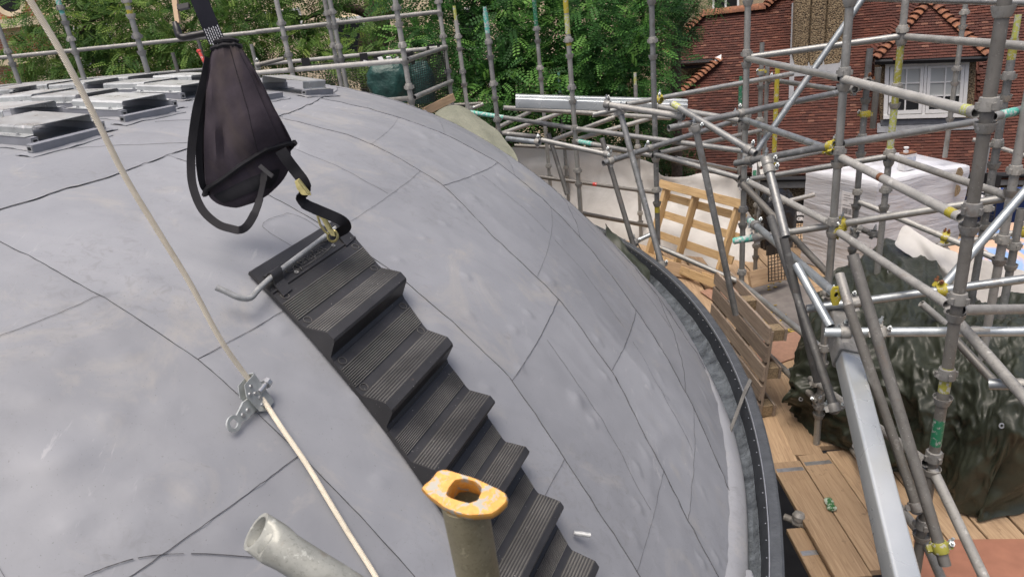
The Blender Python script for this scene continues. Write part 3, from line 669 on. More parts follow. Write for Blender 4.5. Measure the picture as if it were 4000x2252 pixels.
for k_ in (8, 4): m = MB(); m.sweep(rs[k_] + [rs[k_][0]], 0.007, 6); m.build('collar_binding', M['web'], cover)
m = MB(); g = []                                    # stitched front panel
for r_ in rs[8:]:
    g.append([r_[k] - VD * 0.003 for k in (4, 5, 6, 7)])
m.sheet(g, -0.002); m.build('front_panel', M['canvas'], cover, smooth=70)
m = MB()
for k in (4, 7):
    for r_, r2 in list(zip(rs[8:], rs[9:])):
        for q in (0.05, 0.3, 0.55, 0.8):
            a, b = r_[k].lerp(r2[k], q) - VD * 0.0055, r_[k].lerp(r2[k], q + 0.14) - VD * 0.0055; m.sweep([a, b], 0.0012, 4)
m.build('stitching', M['web'], cover)['kind'] = 'stuff'
SECP = [((812, 748), (1134, 570), 2.11), ((820, 772), (1132, 640), 2.12), ((850, 796), (1108, 700), 2.12), ((890, 808), (1050, 760), 2.12), ((922, 812), (1000, 788), 2.12)]
m = MB(); rp = finer([sect(s_, i, 30, 0.04, 0.55) for i, s_ in enumerate(SECP)], 4)
for i, r_ in enumerate(rp):
    for k in range(30): r_[k] = r_[k] + VD * 0.006 * fbm(r_[k] * 12, 2)
m.rings(rp, False, False, True); m.build('pouch', M['canvas'], bag, smooth=80)
m = MB(); g = [[r_[k] - VD * 0.003 for k in range(3, 13)] for r_ in rp[5:11]]; m.sheet(g, -0.0015); m.build('mesh_pocket', M['web'], bag, smooth=70)
def rib_px(m, pts, wd, th=0.003, tw=None, sub=6):
    q = crom([V(p) for p in pts], sub); wp = [P(a.x, a.y, a.z) for a in q]; sides = []
    for i in range(len(q)):
        d = (wp[min(i + 1, len(q) - 1)] - wp[max(i - 1, 0)]).normalized(); s_ = d.cross(VD).normalized()
        a = tw[min(int(i / sub), len(tw) - 1)] if tw else 0.25; sides.append((s_ * math.cos(a) + VD * math.sin(a)).normalized())
    m.ribbon(wp, sides, wd, th)
m = MB(); rib_px(m, [(815, 225, 1.98), (798, 310, 1.98), (770, 420, 1.98), (752, 540, 1.99), (746, 640, 2.0), (754, 730, 2.0), (790, 818, 2.0), (850, 874, 2.0), (905, 893, 2.0), (938, 898, 2.0), (968, 878, 2.01), (998, 825, 2.02), (1016, 770, 2.03), (1030, 705, 2.05), (1032, 668, 2.06)], 0.023, 0.003, [0.9, 0.8, 0.6, 0.4, 0.3, 0.3, 0.2, 0.2, 0.2, -0.5, -0.3, 0.2, 0.5, 0.3]); m.build('shoulder_strap', M['web'], bag)
m = MB(); rib_px(m, [(815, 260, 1.99), (790, 400, 2.0), (780, 540, 2.02), (779, 640, 2.04), (790, 715, 2.06), (806, 745, 2.08)], 0.019, 0.003, [0.7] * 6); m.build('side_strap', M['web'], bag)
m = MB(); c_ = P(1040, 668, 2.0); ux = (P(1066, 690, 2.0) - P(1016, 648, 2.0)).normalized(); uy = ux.cross(VD).normalized(); m.box(c_, ux * 0.024, uy * 0.006, VD * 0.004); m.build('buckle', M['plastic'], bag)
m = MB(); rib_px(m, [(1096, 585, 2.04), (1122, 625, 2.05), (1155, 668, 2.07), (1183, 705, 2.08), (1194, 735, 2.09), (1186, 757, 2.1), (1176, 772, 2.11), (1190, 795, 2.12), (1230, 815, 2.14), (1285, 838, 2.17), (1335, 862, 2.2), (1352, 885, 2.23), (1330, 905, 2.26), (1312, 915, 2.27)], 0.034, 0.0035, [0.1, 0.1, 0.2, 0.4, 1.0, 1.2, 0.9, 0.5, 0.3, 0.25, 0.3, 0.8, 0.9]); m.build('tether_strap', M['web'], bag)
# webbing that carries the bag, with a block of white stitching
m = MB(); a, b = P(755, -60, 1.88), P(848, 165, 1.94); c2_ = P(835, 135, 1.93)
sd_ = (b - a).normalized().cross(VD).normalized(); m.ribbon([a, a.lerp(c2_, 0.5), c2_, b], [sd_] * 4, 0.046, 0.004)
ws = m.build('lifting_strap', M['navy_web'], bag)
m = MB(); dd = (b - a).normalized()
for i in range(7):
    for j in range(6):
        p = P(838, 138, 1.925) + sd_ * (i - 3) * 0.0062 + dd * ((j - 2.5) * 0.0075 + (i % 2) * 0.003) - VD * 0.003; m.box(p, sd_ * 0.0012, dd * 0.0026, VD * 0.0006)
m.build('stitch_block', M['thread'], ws)['kind'] = 'stuff'
# snap hook on the mat rod, and the ferrule above
def plates(m, pts, Z, th, hole=None):
    q = [P(x, y, Z) for x, y in pts]; m.prism(q, VD * th)
hk = thing('snap_hook', P(1290, 930, 2.3), 'gold zinc snap hook clipped on the rod of the step mat', 'hook')
m = MB(); plates(m, [(1228, 826), (1252, 822), (1268, 842), (1292, 885), (1306, 905), (1308, 922), (1294, 920), (1276, 895), (1258, 860), (1245, 845)], 2.21, 0.012); m.build('hook_body', M['gold'], hk)
m = MB(); m.sweep([P(x, y, 2.205) for x, y in ((1240, 842), (1252, 880), (1268, 902), (1284, 916))], 0.004, 6); m.build('gate_bar', M['gold'], hk); m = MB(); m.sweep([P(x, y, 2.2) for x, y in ((1262, 838), (1276, 864), (1292, 892))], 0.005, 6); m.build('gate_bar', M['gold'], hk)
m = MB(); c_ = P(1300, 922, 2.235); m.sweep([c_ + (_cx * math.cos(t_) * 0.016 + _cy * math.sin(t_) * 0.018) for t_ in [i * 0.45 for i in range(15)]], 0.0045, 6); m.build('nose_ring', M['gold'], hk)
fe = thing('flat_shackle', P(1190, 750, 2.1), 'flat olive metal shackle caught in the twisted strap below the bag', 'shackle')
m = MB(); plates(m, [(1150, 708), (1168, 696), (1178, 708), (1212, 752), (1214, 762), (1190, 762), (1178, 760), (1160, 738)], 2.05, 0.006); m.build('side_plate', M['gold'], fe); m = MB(); m.sweep([P(1166, 702, 2.043), P(1206, 756, 2.05)], 0.004, 6); m.build('pin', M['gold'], fe)
# hand tool hanging behind the strap
tl = thing('hand_saw', P(720, 150, 2.05), 'hand saw with a tan frame and black finger-grooved grip hanging behind the strap', 'hand saw')
m = MB(); plates(m, [(664, -40), (688, -40), (692, 30), (700, 88), (684, 92), (676, 40)], 2.05, 0.012); m.build('frame', M['tan'], tl)
m = MB(); q = crom([V((683, 88, 2.05)), V((692, 112, 2.05)), V((700, 138, 2.05)), V((716, 146, 2.05)), V((745, 141, 2.05)), V((800, 130, 2.05))], 4); m.sweep([P(a.x, a.y, a.z) for a in q], [0.0075, 0.008, 0.009, 0.010, 0.0105, 0.011, 0.011, 0.011, 0.0115, 0.011, 0.0105, 0.010, 0.011, 0.0105, 0.010, 0.0105, 0.011, 0.0105, 0.010, 0.0105, 0.010][:len(q)], 10); m.build('grip', M['plastic'], tl, smooth=60)
m = MB(); plates(m, [(690, 18), (735, 10), (736, 28), (692, 38)], 2.05, 0.014); m.build('bracket', M['plastic'], tl)
# --- two tube ends right in front of the lens
FB = PZ(1900, 2600, CAMZ - 1.0)
fg = thing('capped_tube', P(1880, 2330, 0.74), 'stained scaffold tube with a chipped orange-yellow forged end, close to the lens', 'scaffold tube', 'tube ends in the foreground')
t0, t1 = P(1812, 1950, 0.672), P(1905, 2440, 0.77); dt = (t0 - t1).normalized()
M['fgtube'] = galv('lichen_stained_tube', (0.24, 0.23, 0.17), 0.6, 0.1, 0.9, (1.1, 0.95, 0.6), 5.0)
m = MB(); m.pipe(t1, t0, 0.0228, 0.019, 32); m.build('tube', M['fgtube'], fg)
zq = lambda x, y: (900 + x / 1.7173, 1689 + y / 1.7173)
outl = [(1370, 262), (1392, 240), (1432, 236), (1640, 300), (1838, 384), (1864, 412), (1852, 462), (1800, 512), (1752, 545), (1600, 558), (1520, 540), (1432, 500), (1372, 452), (1310, 402), (1272, 358), (1276, 338), (1312, 322), (1345, 295)]
hole = [(1512, 318), (1570, 312), (1640, 330), (1680, 365), (1676, 400), (1655, 445), (1600, 466), (1540, 452), (1480, 432), (1450, 412), (1468, 370), (1490, 340)]
pn = (dt * 0.75 - VD * 0.35).normalized(); pc = P(*zq(1560, 400), 0.66)
def capm():
    t = NT('chipped_orange_paint'); co = t.coord('Object'); a = t.noise(co, 75, 5, 0.7, 0.6); b = t.noise(co, 240, 3); c_ = t.mix(t.ramp(b, [(0.3, 0.0), (0.7, 1.0)]), (0.58, 0.27, 0.045), (0.72, 0.38, 0.08)); c_ = t.mix(t.ramp(a, [(0.53, 0.0), (0.57, 1.0)]), c_, (0.36, 0.35, 0.30)); t.set(c_, 0.55); t.bump(a, 0.3, 0.002); return t.m
bmh = bmesh.new()
def ringv(pts, off, bow): return [bmh.verts.new(isect(*zq(x, y), pc, pn) + pn * (off - bow * abs((x - 1570) / 300.0) ** 2 * 0.004)) for x, y in pts]
def res(pts, n):
    L = [0]; q = pts + [pts[0]]
    for a, b in zip(q, q[1:]): L.append(L[-1] + math.hypot(b[0] - a[0], b[1] - a[1]))
    out = []
    for i in range(n):
        s_ = L[-1] * i / n
        for k in range(len(L) - 1):
            if L[k] <= s_ <= L[k + 1]: t_ = (s_ - L[k]) / (L[k + 1] - L[k]); out.append((lerp(q[k][0], q[k + 1][0], t_), lerp(q[k][1], q[k + 1][1], t_))); break
    return out
import cmath
def polar(pts, n, c_):
    out = []
    for i in range(n):
        th = 2 * math.pi * i / n; dx, dy = math.cos(th), math.sin(th); best = None
        q = pts + [pts[0]]
        for a, b in zip(q, q[1:]):
            ex, ey = b[0] - a[0], b[1] - a[1]; den = dx * ey - dy * ex
            if abs(den) < 1e-9: continue
            t_ = ((a[0] - c_[0]) * ey - (a[1] - c_[1]) * ex) / den; u_ = ((a[0] - c_[0]) * dy - (a[1] - c_[1]) * dx) / den
            if t_ > 0 and -1e-6 <= u_ <= 1 + 1e-6: best = t_ if best is None else max(best, t_)
        out.append((c_[0] + dx * best, c_[1] + dy * best))
    return out
cc = (1568, 392); O = polar(outl, 56, cc); H = polar(hole, 56, cc)
O1 = [(lerp(cc[0], x, 0.96), lerp(cc[1], y, 0.95)) for x, y in O]; H1 = [(lerp(cc[0], x, 1.06), lerp(cc[1], y, 1.08)) for x, y in H]
rg = [ringv(H, -0.026, 1), ringv(H, -0.003, 1), ringv(H1, 0, 1), ringv(O1, 0, 1), ringv(O, -0.0025, 1), ringv([(lerp(cc[0], x, 0.98), lerp(cc[1], y, 0.98)) for x, y in O], -0.010, 1), ringv([(lerp(cc[0], x, 0.62), lerp(cc[1], y, 0.80)) for x, y in O], -0.017, 1)]
for a, b in zip(rg, rg[1:]):
    for i in range(56): bmh.faces.new((a[i], b[i], b[(i + 1) % 56], a[(i + 1) % 56]))
bmesh.ops.recalc_face_normals(bmh, faces=bmh.faces); me = bpy.data.meshes.new('forged_end')
for vv in bmh.verts: vv.co -= V(fg.location)
bmh.to_mesh(me); bmh.free(); me.materials.append(capm()); me.polygons.foreach_set('use_smooth', [True] * len(me.polygons)); me.set_sharp_from_angle(angle=R(40))
o = bpy.data.objects.new('forged_end', me); COL.objects.link(o); o.parent = fg
f2 = thing('swaged_tube', P(1330, 2330, 0.85), 'grey galvanised tube end with a pinched mouth at the bottom edge', 'scaffold tube', 'tube ends in the foreground')
ax = [(1000, 2075, 0.86), (1025, 2092, 0.86), (1060, 2115, 0.86), (1085, 2132, 0.86), (1120, 2155, 0.86), (1200, 2205, 0.86), (1290, 2262, 0.865), (1420, 2345, 0.87)]
w1 = [0.0150, 0.0175, 0.0215, 0.0235, 0.0225, 0.0228, 0.0235, 0.024]; w2 = [0.0262, 0.0268, 0.0265, 0.0255, 0.0232, 0.0228, 0.0235, 0.024]
cp = [P(*a) for a in ax]; rs = []
for i, p in enumerate(cp):
    d = (cp[min(i + 1, 7)] - cp[max(i - 1, 0)]).normalized(); s1 = d.cross(VD).normalized(); s2 = s1.cross(d)
    if i < 2: tl_ = (-d * 0.75 - VD * 0.65).normalized(); s1 = (s1 - tl_ * s1.dot(tl_)).normalized(); s2 = tl_.cross(s1)
    rs.append([p + s1 * math.cos(2 * math.pi * k / 28) * w2[i] + s2 * math.sin(2 * math.pi * k / 28) * w1[i] for k in range(28)])
inner = [[(q - cp[i]) * 0.80 + cp[i] for q in rs[i]] for i in (0, 2, 4)]
m = MB(); m.rings([inner[2], inner[1], inner[0]] + rs); m.f = [tuple(reversed(f)) for f in m.f]; m.build('tube', galv('grey_swaged_tube', (0.36, 0.37, 0.34), 0.5, 0.25, 0.8, (0.95, 0.95, 0.9), 4.0), f2, smooth=50)
# --- scaffold: cup-lock standards, ledgers, braces, couplers
TR = 0.02415
TUBES = []                                        # (object, p0, p1, root)
def zw(w_): return 335.8 / w_                      # tube width measured in the photograph -> depth
STD = []
SCF = {}
SCF['left'] = thing('guardrail_scaffold', V((P(1000, 250, 7.5).x, P(1000, 250, 7.5).y, DECK)), 'scaffold guardrails of pale tubes behind the crown of the dome on the left', 'scaffold')
SCF['mid'] = thing('platform_scaffold', V((P(2300, 500, 7.2).x, P(2300, 500, 7.2).y, DECK)), 'scaffold with tall free standing posts in front of the leafy tree', 'scaffold')
SCF['right'] = thing('tower_scaffold', V((P(3600, 900, 4.5).x, P(3600, 900, 4.5).y, DECK)), 'dense tower of grey scaffold tubes in front of the tiled house', 'scaffold')
m = MB(); m.lathe(V((0, 0, 0)), V((0, 0, 1)), [(0.0243, -0.028), (0.030, -0.024), (0.0385, 0.0), (0.0415, 0.016), (0.0395, 0.016), (0.0355, 0.001), (0.0243, -0.004)], 20); BC = m.mesh(M['fitting'])
m = MB(); m.lathe(V((0, 0, 0)), V((0, 0, 1)), [(0.0243, 0.052), (0.033, 0.050), (0.0365, 0.030), (0.0385, 0.004), (0.0385, 0.0), (0.0345, 0.0), (0.0243, 0.028)], 20)
for k in range(4):
    a = k * math.pi / 2 + 0.4; d = V((math.cos(a), math.sin(a), 0)); m.box(d * 0.041 + V((0, 0, 0.020)), d * 0.006, V((-d.y, d.x, 0)) * 0.007, V((0, 0, 0.013)))
TC = m.mesh(M['fitting']); BC.name = 'bottom_cup'; TC.name = 'top_cup'
def cup(par, pos, kind, rz):
    o = bpy.data.objects.new(kind, BC if kind == 'bottom_cup' else TC); COL.objects.link(o); o.parent = par; o.location = pos - root_of(par); o.rotation_euler.z = rz; return o
def tube(grp, name, p0, p1, mat='galv', r=TR, ends=True):
    m = MB(); m.pipe(p0, p1, r, r - 0.0038, 18); o = m.build(name, M[mat], SCF[grp], smooth=40); TUBES.append((o, p0, p1, grp)); return o
rc = random.Random(21)
def vert_z(xy, ypx):                               # height at which the plumb line through xy crosses picture row ypx
    lo, hi = -1.0, CAMZ + 8
    for _ in range(40):
        mid_ = (lo + hi) / 2; y = PX(V((xy[0], xy[1], mid_)))
        if y[2] > 0 and y[1] > ypx: lo = mid_
        else: hi = mid_
    return (lo + hi) / 2
def standard(grp, x, y, w_, top=None, bot=None, cups=(), mat='galv', spig=False, locked=()):
    p = P(x, y, zw(w_)); z1 = vert_z((p.x, p.y), top) if top is not None else CAMZ + 1.9; z0 = vert_z((p.x, p.y), bot) if bot is not None else DECK
    o = tube(grp, 'standard', V((p.x, p.y, z0)), V((p.x, p.y, z1 - (0.15 if spig else 0))), mat)
    STD.append((V((p.x, p.y, z0)), V((p.x, p.y, z1))))
    if spig: m = MB(); m.pipe(V((p.x, p.y, z1 - 0.16)), V((p.x, p.y, z1)), 0.0185, 0.015, 14); m.build('spigot', M[spig if isinstance(spig, str) else mat], o)
    for c_ in cups:                                # picture row of a bottom cup; the loose collar rides above it
        z = vert_z((p.x, p.y), c_); lk = c_ in locked
        cup(o, V((p.x, p.y, z)), 'bottom_cup', 0); cup(o, V((p.x, p.y, z + (0.062 if lk else 0.115 + rc.uniform(-0.01, 0.01)))), 'top_cup', rc.uniform(0, 1.5))
    return o
def snapz(x, y, Z):
    best = None
    for a, b in STD:
        pa, pb = PX(a), PX(b); t_ = (y - pa[1]) / (pb[1] - pa[1])
        if not -0.02 < t_ < 1.02: continue
        xx = lerp(pa[0], pb[0], t_); iz = lerp(1 / pa[2], 1 / pb[2], t_); zz = 1 / iz
        if abs(xx - x) < 26 and abs(zz - Z) / Z < 0.2 and (best is None or abs(xx - x) < best[0]): best = (abs(xx - x), zz)
    return best[1] if best else Z
def tb(grp, name, x0, y0, w0, x1, y1, w1, mat='galv'):
    z0, z1 = zw(w0), zw(w1)
    if name in ('ledger', 'handrail'): z0, z1 = snapz(x0, y0, z0), snapz(x1, y1, z1)
    return tube(grp, name, P(x0, y0, z0), P(x1, y1, z1), mat)
S = standard
S('left', 45, 241, 44, cups=(250, 60), mat='galv_pale'); S('left', 291, 194, 46, cups=(205, 89)); S('left', 551, 194, 54, cups=(205, 62)); S('left', 1109, 136, 48, cups=(148, 272), mat='galv_pale')
S('left', 1287, 97, 44, cups=(103, 232), mat='galv_pale'); S('left', 1307, 97, 46, cups=(105, 232)); S('left', 1559, 97, 54, cups=(95, 243, 395), mat='galv_pale'); S('left', 1730, 136, 42, cups=(55, 190, 325), mat='galv_pale')
S('left', 1796, 194, 42, top=23, cups=(190, 330), mat='galv_pale', spig='lime'); S('left', 1558, 345, 38, top=314, bot=395, mat='galv_dark'); S('left', 995, 230, 36, top=173); S('left', 685, 245, 36, top=206, mat='galv_dark'); S('left', 778, 170, 34, top=140, mat='galv_dark')
S('mid', 1912, 194, 48, top=27, cups=(222, 384, 520), spig='teal'); S('mid', 2103, 194, 40, cups=(160, 308, 690), spig=True); S('mid', 2223, 194, 50, cups=(218, 396, 552, 720), spig=True)
S('mid', 2190, 388, 34, top=280, cups=(545, 690), spig='teal'); S('mid', 2550, 194, 55, cups=(8, 222, 622, 795)); S('mid', 2484, 388, 38, top=283, cups=(462, 612, 745, 868), spig='lime', mat='galv_pale')
S('mid', 2913, 388, 60, cups=(10, 252, 493, 700, 880, 1116), locked=(252, 493)); S('mid', 2971, 369, 45, top=167, cups=(340, 520, 845, 1005)); S('mid', 2889, 540, 38, top=299, cups=(820, 975), mat='galv', spig='green')
S('mid', 3031, 420, 46, top=250, bot=640, mat='yellow'); S('mid', 2993, 400, 42, top=250, bot=620, mat='galv')
S('right', 3291, 388, 80, cups=(8, 338, 640, 912, 1420, 1620), locked=(338, 640, 912, 1620), mat='galv'); S('right', 3381, 388, 60, top=190, cups=(392, 603, 807, 975)); S('right', 3420, 380, 58, top=264, bot=501, mat='galv_dark')
S('right', 3509, 272, 66, cups=(163, 410, 636, 810), locked=(163, 636), mat='galv_pale'); S('right', 3753, 155, 48, bot=615, cups=(105, 325, 465)); S('right', 3870, 350, 126, cups=(39, 493, 892, 1233, 1560, 1836, 2093), locked=(493, 892, 1233, 1836, 2093), mat='galv_dark')
S('right', 3924, 388, 75, top=58, cups=(380, 644, 880), spig='lime'); S('right', 3967, 655, 86, cups=(750, 1018), mat='galv_pale'); S('right', 3958, 985, 74, top=815, cups=(1040,), mat='galv'); S('right', 3852, 625, 38, top=574, bot=690, mat='galv_pale')
L = 'left'
tb(L, 'handrail', -120, 238, 40, 1015, 125, 40, 'galv_pale'); tb(L, 'handrail', 1000, 125, 44, 1722, 46, 43, 'galv_pale'); tb(L, 'handrail', 1015, 252, 36, 1745, 184, 36, 'galv_pale'); tb(L, 'handrail', 940, 290, 44, 1582, 237, 46, 'galv_pale'); tb(L, 'handrail', 1590, 235, 46, 1742, 184, 40, 'galv_pale')
tb(L, 'handrail', -80, 345, 40, 820, 270, 40); tb(L, 'ledger', 1500, 392, 44, 1608, 384, 48, 'galv_pale'); tb(L, 'ledger', 1618, 381, 48, 1765, 317, 42, 'galv_pale'); tb(L, 'transom', 1008, 253, 40, 1109, 229, 40, 'galv_dark')
D = 'mid'
tb(D, 'ledger', 1700, 415, 38, 1880, 405, 38, 'galv_dark'); tb(D, 'ledger', 1800, 433, 42, 2250, 502, 50); tb(D, 'ledger', 2250, 502, 50, 2905, 590, 52); tb(D, 'ledger', 1967, 421, 46, 2620, 462, 44, 'galv_pale')
tb(D, 'ledger', 2117, 547, 50, 2380, 605, 53); tb(D, 'ledger', 1960, 520, 44, 2112, 535, 46, 'galv_pale'); tb(D, 'ledger', 1980, 541, 50, 2108, 556, 52, 'galv_new'); tb(D, 'ledger', 2249, 550, 48, 2550, 607, 46); tb(D, 'ledger', 2010, 568, 36, 2490, 592, 36, 'galv_dark')
tb(D, 'transom', 2160, 548, 46, 2400, 458, 46, 'galv_pale'); tb(D, 'transom', 2249, 546, 46, 2560, 457, 44, 'galv_pale'); tb(D, 'transom', 1965, 520, 42, 2192, 441, 40, 'galv_pale'); tb(D, 'transom', 1940, 500, 40, 2070, 437, 38, 'galv_pale'); tb(D, 'transom', 1840, 425, 38, 1888, 406, 38, 'galv_pale')
tb(D, 'ledger', 2447, 408, 52, 3097, 288, 50); tb(D, 'ledger', 2365, 407, 60, 2668, 456, 64, 'galv_pale'); tb(D, 'ledger', 2625, 404, 64, 2952, 600, 72); tb(D, 'ledger', 2575, 417, 48, 2890, 470, 48); tb(D, 'transom', 2315, 449, 52, 2412, 428, 52)
tb(D, 'ledger', 2612, 501, 66, 3360, 344, 62); tb(D, 'transom', 2357, 638, 58, 2870, 472, 52); tb(D, 'ledger', 2575, 598, 48, 2970, 510, 46, 'galv_pale'); tb(D, 'ledger', 2560, 602, 56, 2888, 695, 62); tb(D, 'ledger', 2640, 617, 42, 2875, 664, 42)
tb(D, 'raker', 2422, 436, 60, 2584, 1035, 60); tb(D, 'raker', 2715, 490, 68, 2874, 1228, 62); tb(D, 'raker', 2351, 540, 52, 2484, 990, 52, 'galv_dark'); tb(D, 'raker', 2142, 522, 46, 2216, 760, 46, 'galv_dark')
tb(D, 'ledger', 2110, 691, 38, 2560, 752, 38, 'galv_dark'); tb(D, 'ledger', 2270, 832, 38, 2530, 882, 38, 'galv_dark'); tb(D, 'transom', 2435, 966, 46, 2545, 914, 46, 'galv_new'); tb(D, 'ledger', 2560, 958, 54, 2894, 1104, 58)
tb(D, 'ledger', 3000, 310, 46, 3270, 350, 52); tb(D, 'ledger', 3005, 310, 42, 3110, 330, 42)
Rg = 'right'
tb(Rg, 'ledger', 2917, 229, 64, 3283, 304, 82); tb(Rg, 'ledger', 3295, 309, 82, 3815, 440, 118, 'galv_pale'); tb(Rg, 'ledger', 2925, 224, 60, 3513, 143, 66); tb(Rg, 'ledger', 3535, 144, 66, 4060, 184, 88, 'galv_pale'); tb(Rg, 'ledger', 3370, -6, 58, 4050, 12, 70); tb(Rg, 'brace', 3385, -25, 66, 2955, 592, 62, 'galv_new')
tb(Rg, 'ledger', 3880, 456, 90, 4080, 408, 84); tb(Rg, 'ledger', 3290, 562, 66, 3812, 476, 72); tb(Rg, 'ledger', 2906, 467, 62, 3262, 592, 66, 'galv_new'); tb(Rg, 'ledger', 2874, 638, 66, 3262, 566, 66, 'galv'); tb(Rg, 'ledger', 2935, 700, 56, 3462, 612, 56, 'galv'); tb(Rg, 'ledger', 3030, 630, 38, 3215, 592, 38, 'galv_pale')
tb(Rg, 'ledger', 3280, 612, 76, 3752, 849, 104, 'galv_pale'); tb(Rg, 'ledger', 3470, 608, 64, 3945, 768, 82, 'galv_pale'); tb(Rg, 'ledger', 2866, 941, 66, 3985, 764, 84); tb(Rg, 'ledger', 2918, 706, 60, 3244, 873, 70, 'galv_pale'); tb(Rg, 'ledger', 3268, 902, 78, 3700, 1188, 98, 'galv_pale')
tb(Rg, 'ledger', 3350, 785, 54, 3900, 1013, 64, 'galv_pale'); tb(Rg, 'transom', 3350, 890, 56, 3432, 920, 56, 'galv_dark'); tb(Rg, 'brace', 4060, 682, 90, 3680, 1122, 88, 'galv_new'); tb(Rg, 'ledger', 3780, 941, 58, 4060, 893, 60, 'galv_pale'); tb(Rg, 'ledger', 2925, 857, 68, 3262, 1147, 92, 'galv_new')
tb(Rg, 'ledger', 3151, 1206, 84, 4080, 1078, 92, 'galv_new'); tb(Rg, 'ledger', 3221, 1297, 94, 4080, 1293, 102, 'galv_new'); tb(Rg, 'ledger', 3752, 1210, 90, 4080, 1205, 94, 'galv_pale'); tb(Rg, 'ledger', 3862, 1499, 110, 4080, 1501, 114, 'galv_new'); tb(Rg, 'ledger', 3705, 1212, 100, 4070, 1630, 122, 'galv_pale')
tb(Rg, 'raker', 3330, 993, 108, 3692, 2205, 112, 'galv_dark'); tb(Rg, 'raker', 3312, 1190, 96, 3580, 1975, 98, 'galv_dark'); tb(Rg, 'raker', 3009, 845, 80, 3262, 1600, 88, 'galv_dark'); tb(Rg, 'raker', 2993, 618, 84, 3070, 925, 88, 'galv'); tb(Rg, 'brace', 3110, 1035, 84, 3245, 1275, 90, 'galv_new'); tb(Rg, 'raker', 3060, 925, 84, 3194, 1490, 82, 'galv_dark')
tb(Rg, 'brace', 2898, 715, 66, 3240, 1075, 70, 'galv_dark'); tb(Rg, 'stub', 3598, 1184, 72, 3690, 1262, 72, 'galv_pale'); tb(Rg, 'stub', 3279, 1070, 92, 3318, 1200, 94, 'galv_pale'); tb(Rg, 'ledger', 3640, 1825, 98, 3880, 2330, 106, 'galv_pale'); tb(Rg, 'ledger', 3280, 1690, 62, 3610, 2100, 92, 'galv_pale'); tb(Rg, 'ledger', 3606, 2090, 92, 3700, 2310, 96, 'galv')
tb(Rg, 'ledger', 3130, 1450, 62, 3618, 1805, 90, 'galv_pale'); tb(Rg, 'ledger', 2890, 1100, 58, 3210, 1360, 62); tb(Rg, 'ledger', 2970, 1356, 58, 3195, 1565, 62, 'galv_dark'); tb(Rg, 'brace', 3720, 1312, 84, 3880, 1486, 88, 'galv_dark'); tb(Rg, 'stub', 3660, 960, 54, 3735, 945, 54, 'galv_pale'); tb(Rg, 'ledger', 3800, 545, 44, 4060, 625, 46, 'galv_pale'); tb(Rg, 'ledger', 3060, 790, 46, 3180, 760, 46, 'galv_pale')
# painted bands on the tubes
def near_tubes(x, y, k=2):
    out = []
    for o, p0, p1, g in TUBES:
        a, b = PX(p0), PX(p1); ax_, ay_ = b[0] - a[0], b[1] - a[1]; L2 = ax_ * ax_ + ay_ * ay_
        t_ = max(0, min(1, ((x - a[0]) * ax_ + (y - a[1]) * ay_) / L2)); d = math.hypot(a[0] + ax_ * t_ - x, a[1] + ay_ * t_ - y)
        iz = lerp(1 / a[2], 1 / b[2], t_); tt = t_ / b[2] / iz
        out.append((d, o, p0.lerp(p1, tt), (p1 - p0).normalized(), g))
    out.sort(key=lambda q: q[0]); return out[:k]
def band(x0, y0, x1, y1, mat, r=TR + 0.0006):
    _, o, p, d, g = near_tubes((x0 + x1) / 2, (y0 + y1) / 2, 1)[0]; a, b = PX(p)[2], 0
    Z = PX(p)[2]; L_ = math.hypot(x1 - x0, y1 - y0) * Z / F; n = d
    m = MB(); u_, v_, dd = frame(n); m.rings([m.circ(p - n * L_ / 2, u_, v_, r, 18), m.circ(p + n * L_ / 2, u_, v_, r, 18)]); m.build('paint_band', M[mat], o)
for b in ((223, 0, 243, 55, 'teal'), (484, -20, 497, 22, 'lime'), (498, 42, 505, 62, 'yellow'), (1895, 45, 1906, 120, 'teal'), (2079, -60, 2090, 100, 'green'), (2208, 0, 2214, 50, 'yellow'), (2214, 60, 2222, 130, 'lime'), (2222, 160, 2226, 178, 'yellow'), (2181, 330, 2188, 360, 'teal'),
          (2890, 310, 2889, 420, 'green'), (3520, 170, 3490, 420, 'olive_paint'), (3485, 410, 3470, 600, 'lime'), (3960, 150, 3945, 230, 'olive_paint'), (3700, 825, 3738, 843, 'yellow'), (3760, 428, 3805, 438, 'lime'), (3432, 690, 3452, 702, 'rusty'), (2625, 404, 2660, 425, 'lime'), (1815, 436, 1990, 464, 'teal'), (2255, 552, 2320, 564, 'teal'),
          (2866, 941, 2960, 926, 'teal'), (2925, 857, 2950, 880, 'teal'), (2992, 616, 2996, 634, 'yellow'), (3668, 1420, 3655, 1530, 'olive_paint'), (3640, 1620, 3625, 1740, 'green'), (2315, 712, 2330, 716, 'red'), (2560, 790, 2562, 830, 'yellow'), (3880, 460, 3990, 433, 'teal'), (3230, 570, 3245, 567, 'yellow')): band(*b)
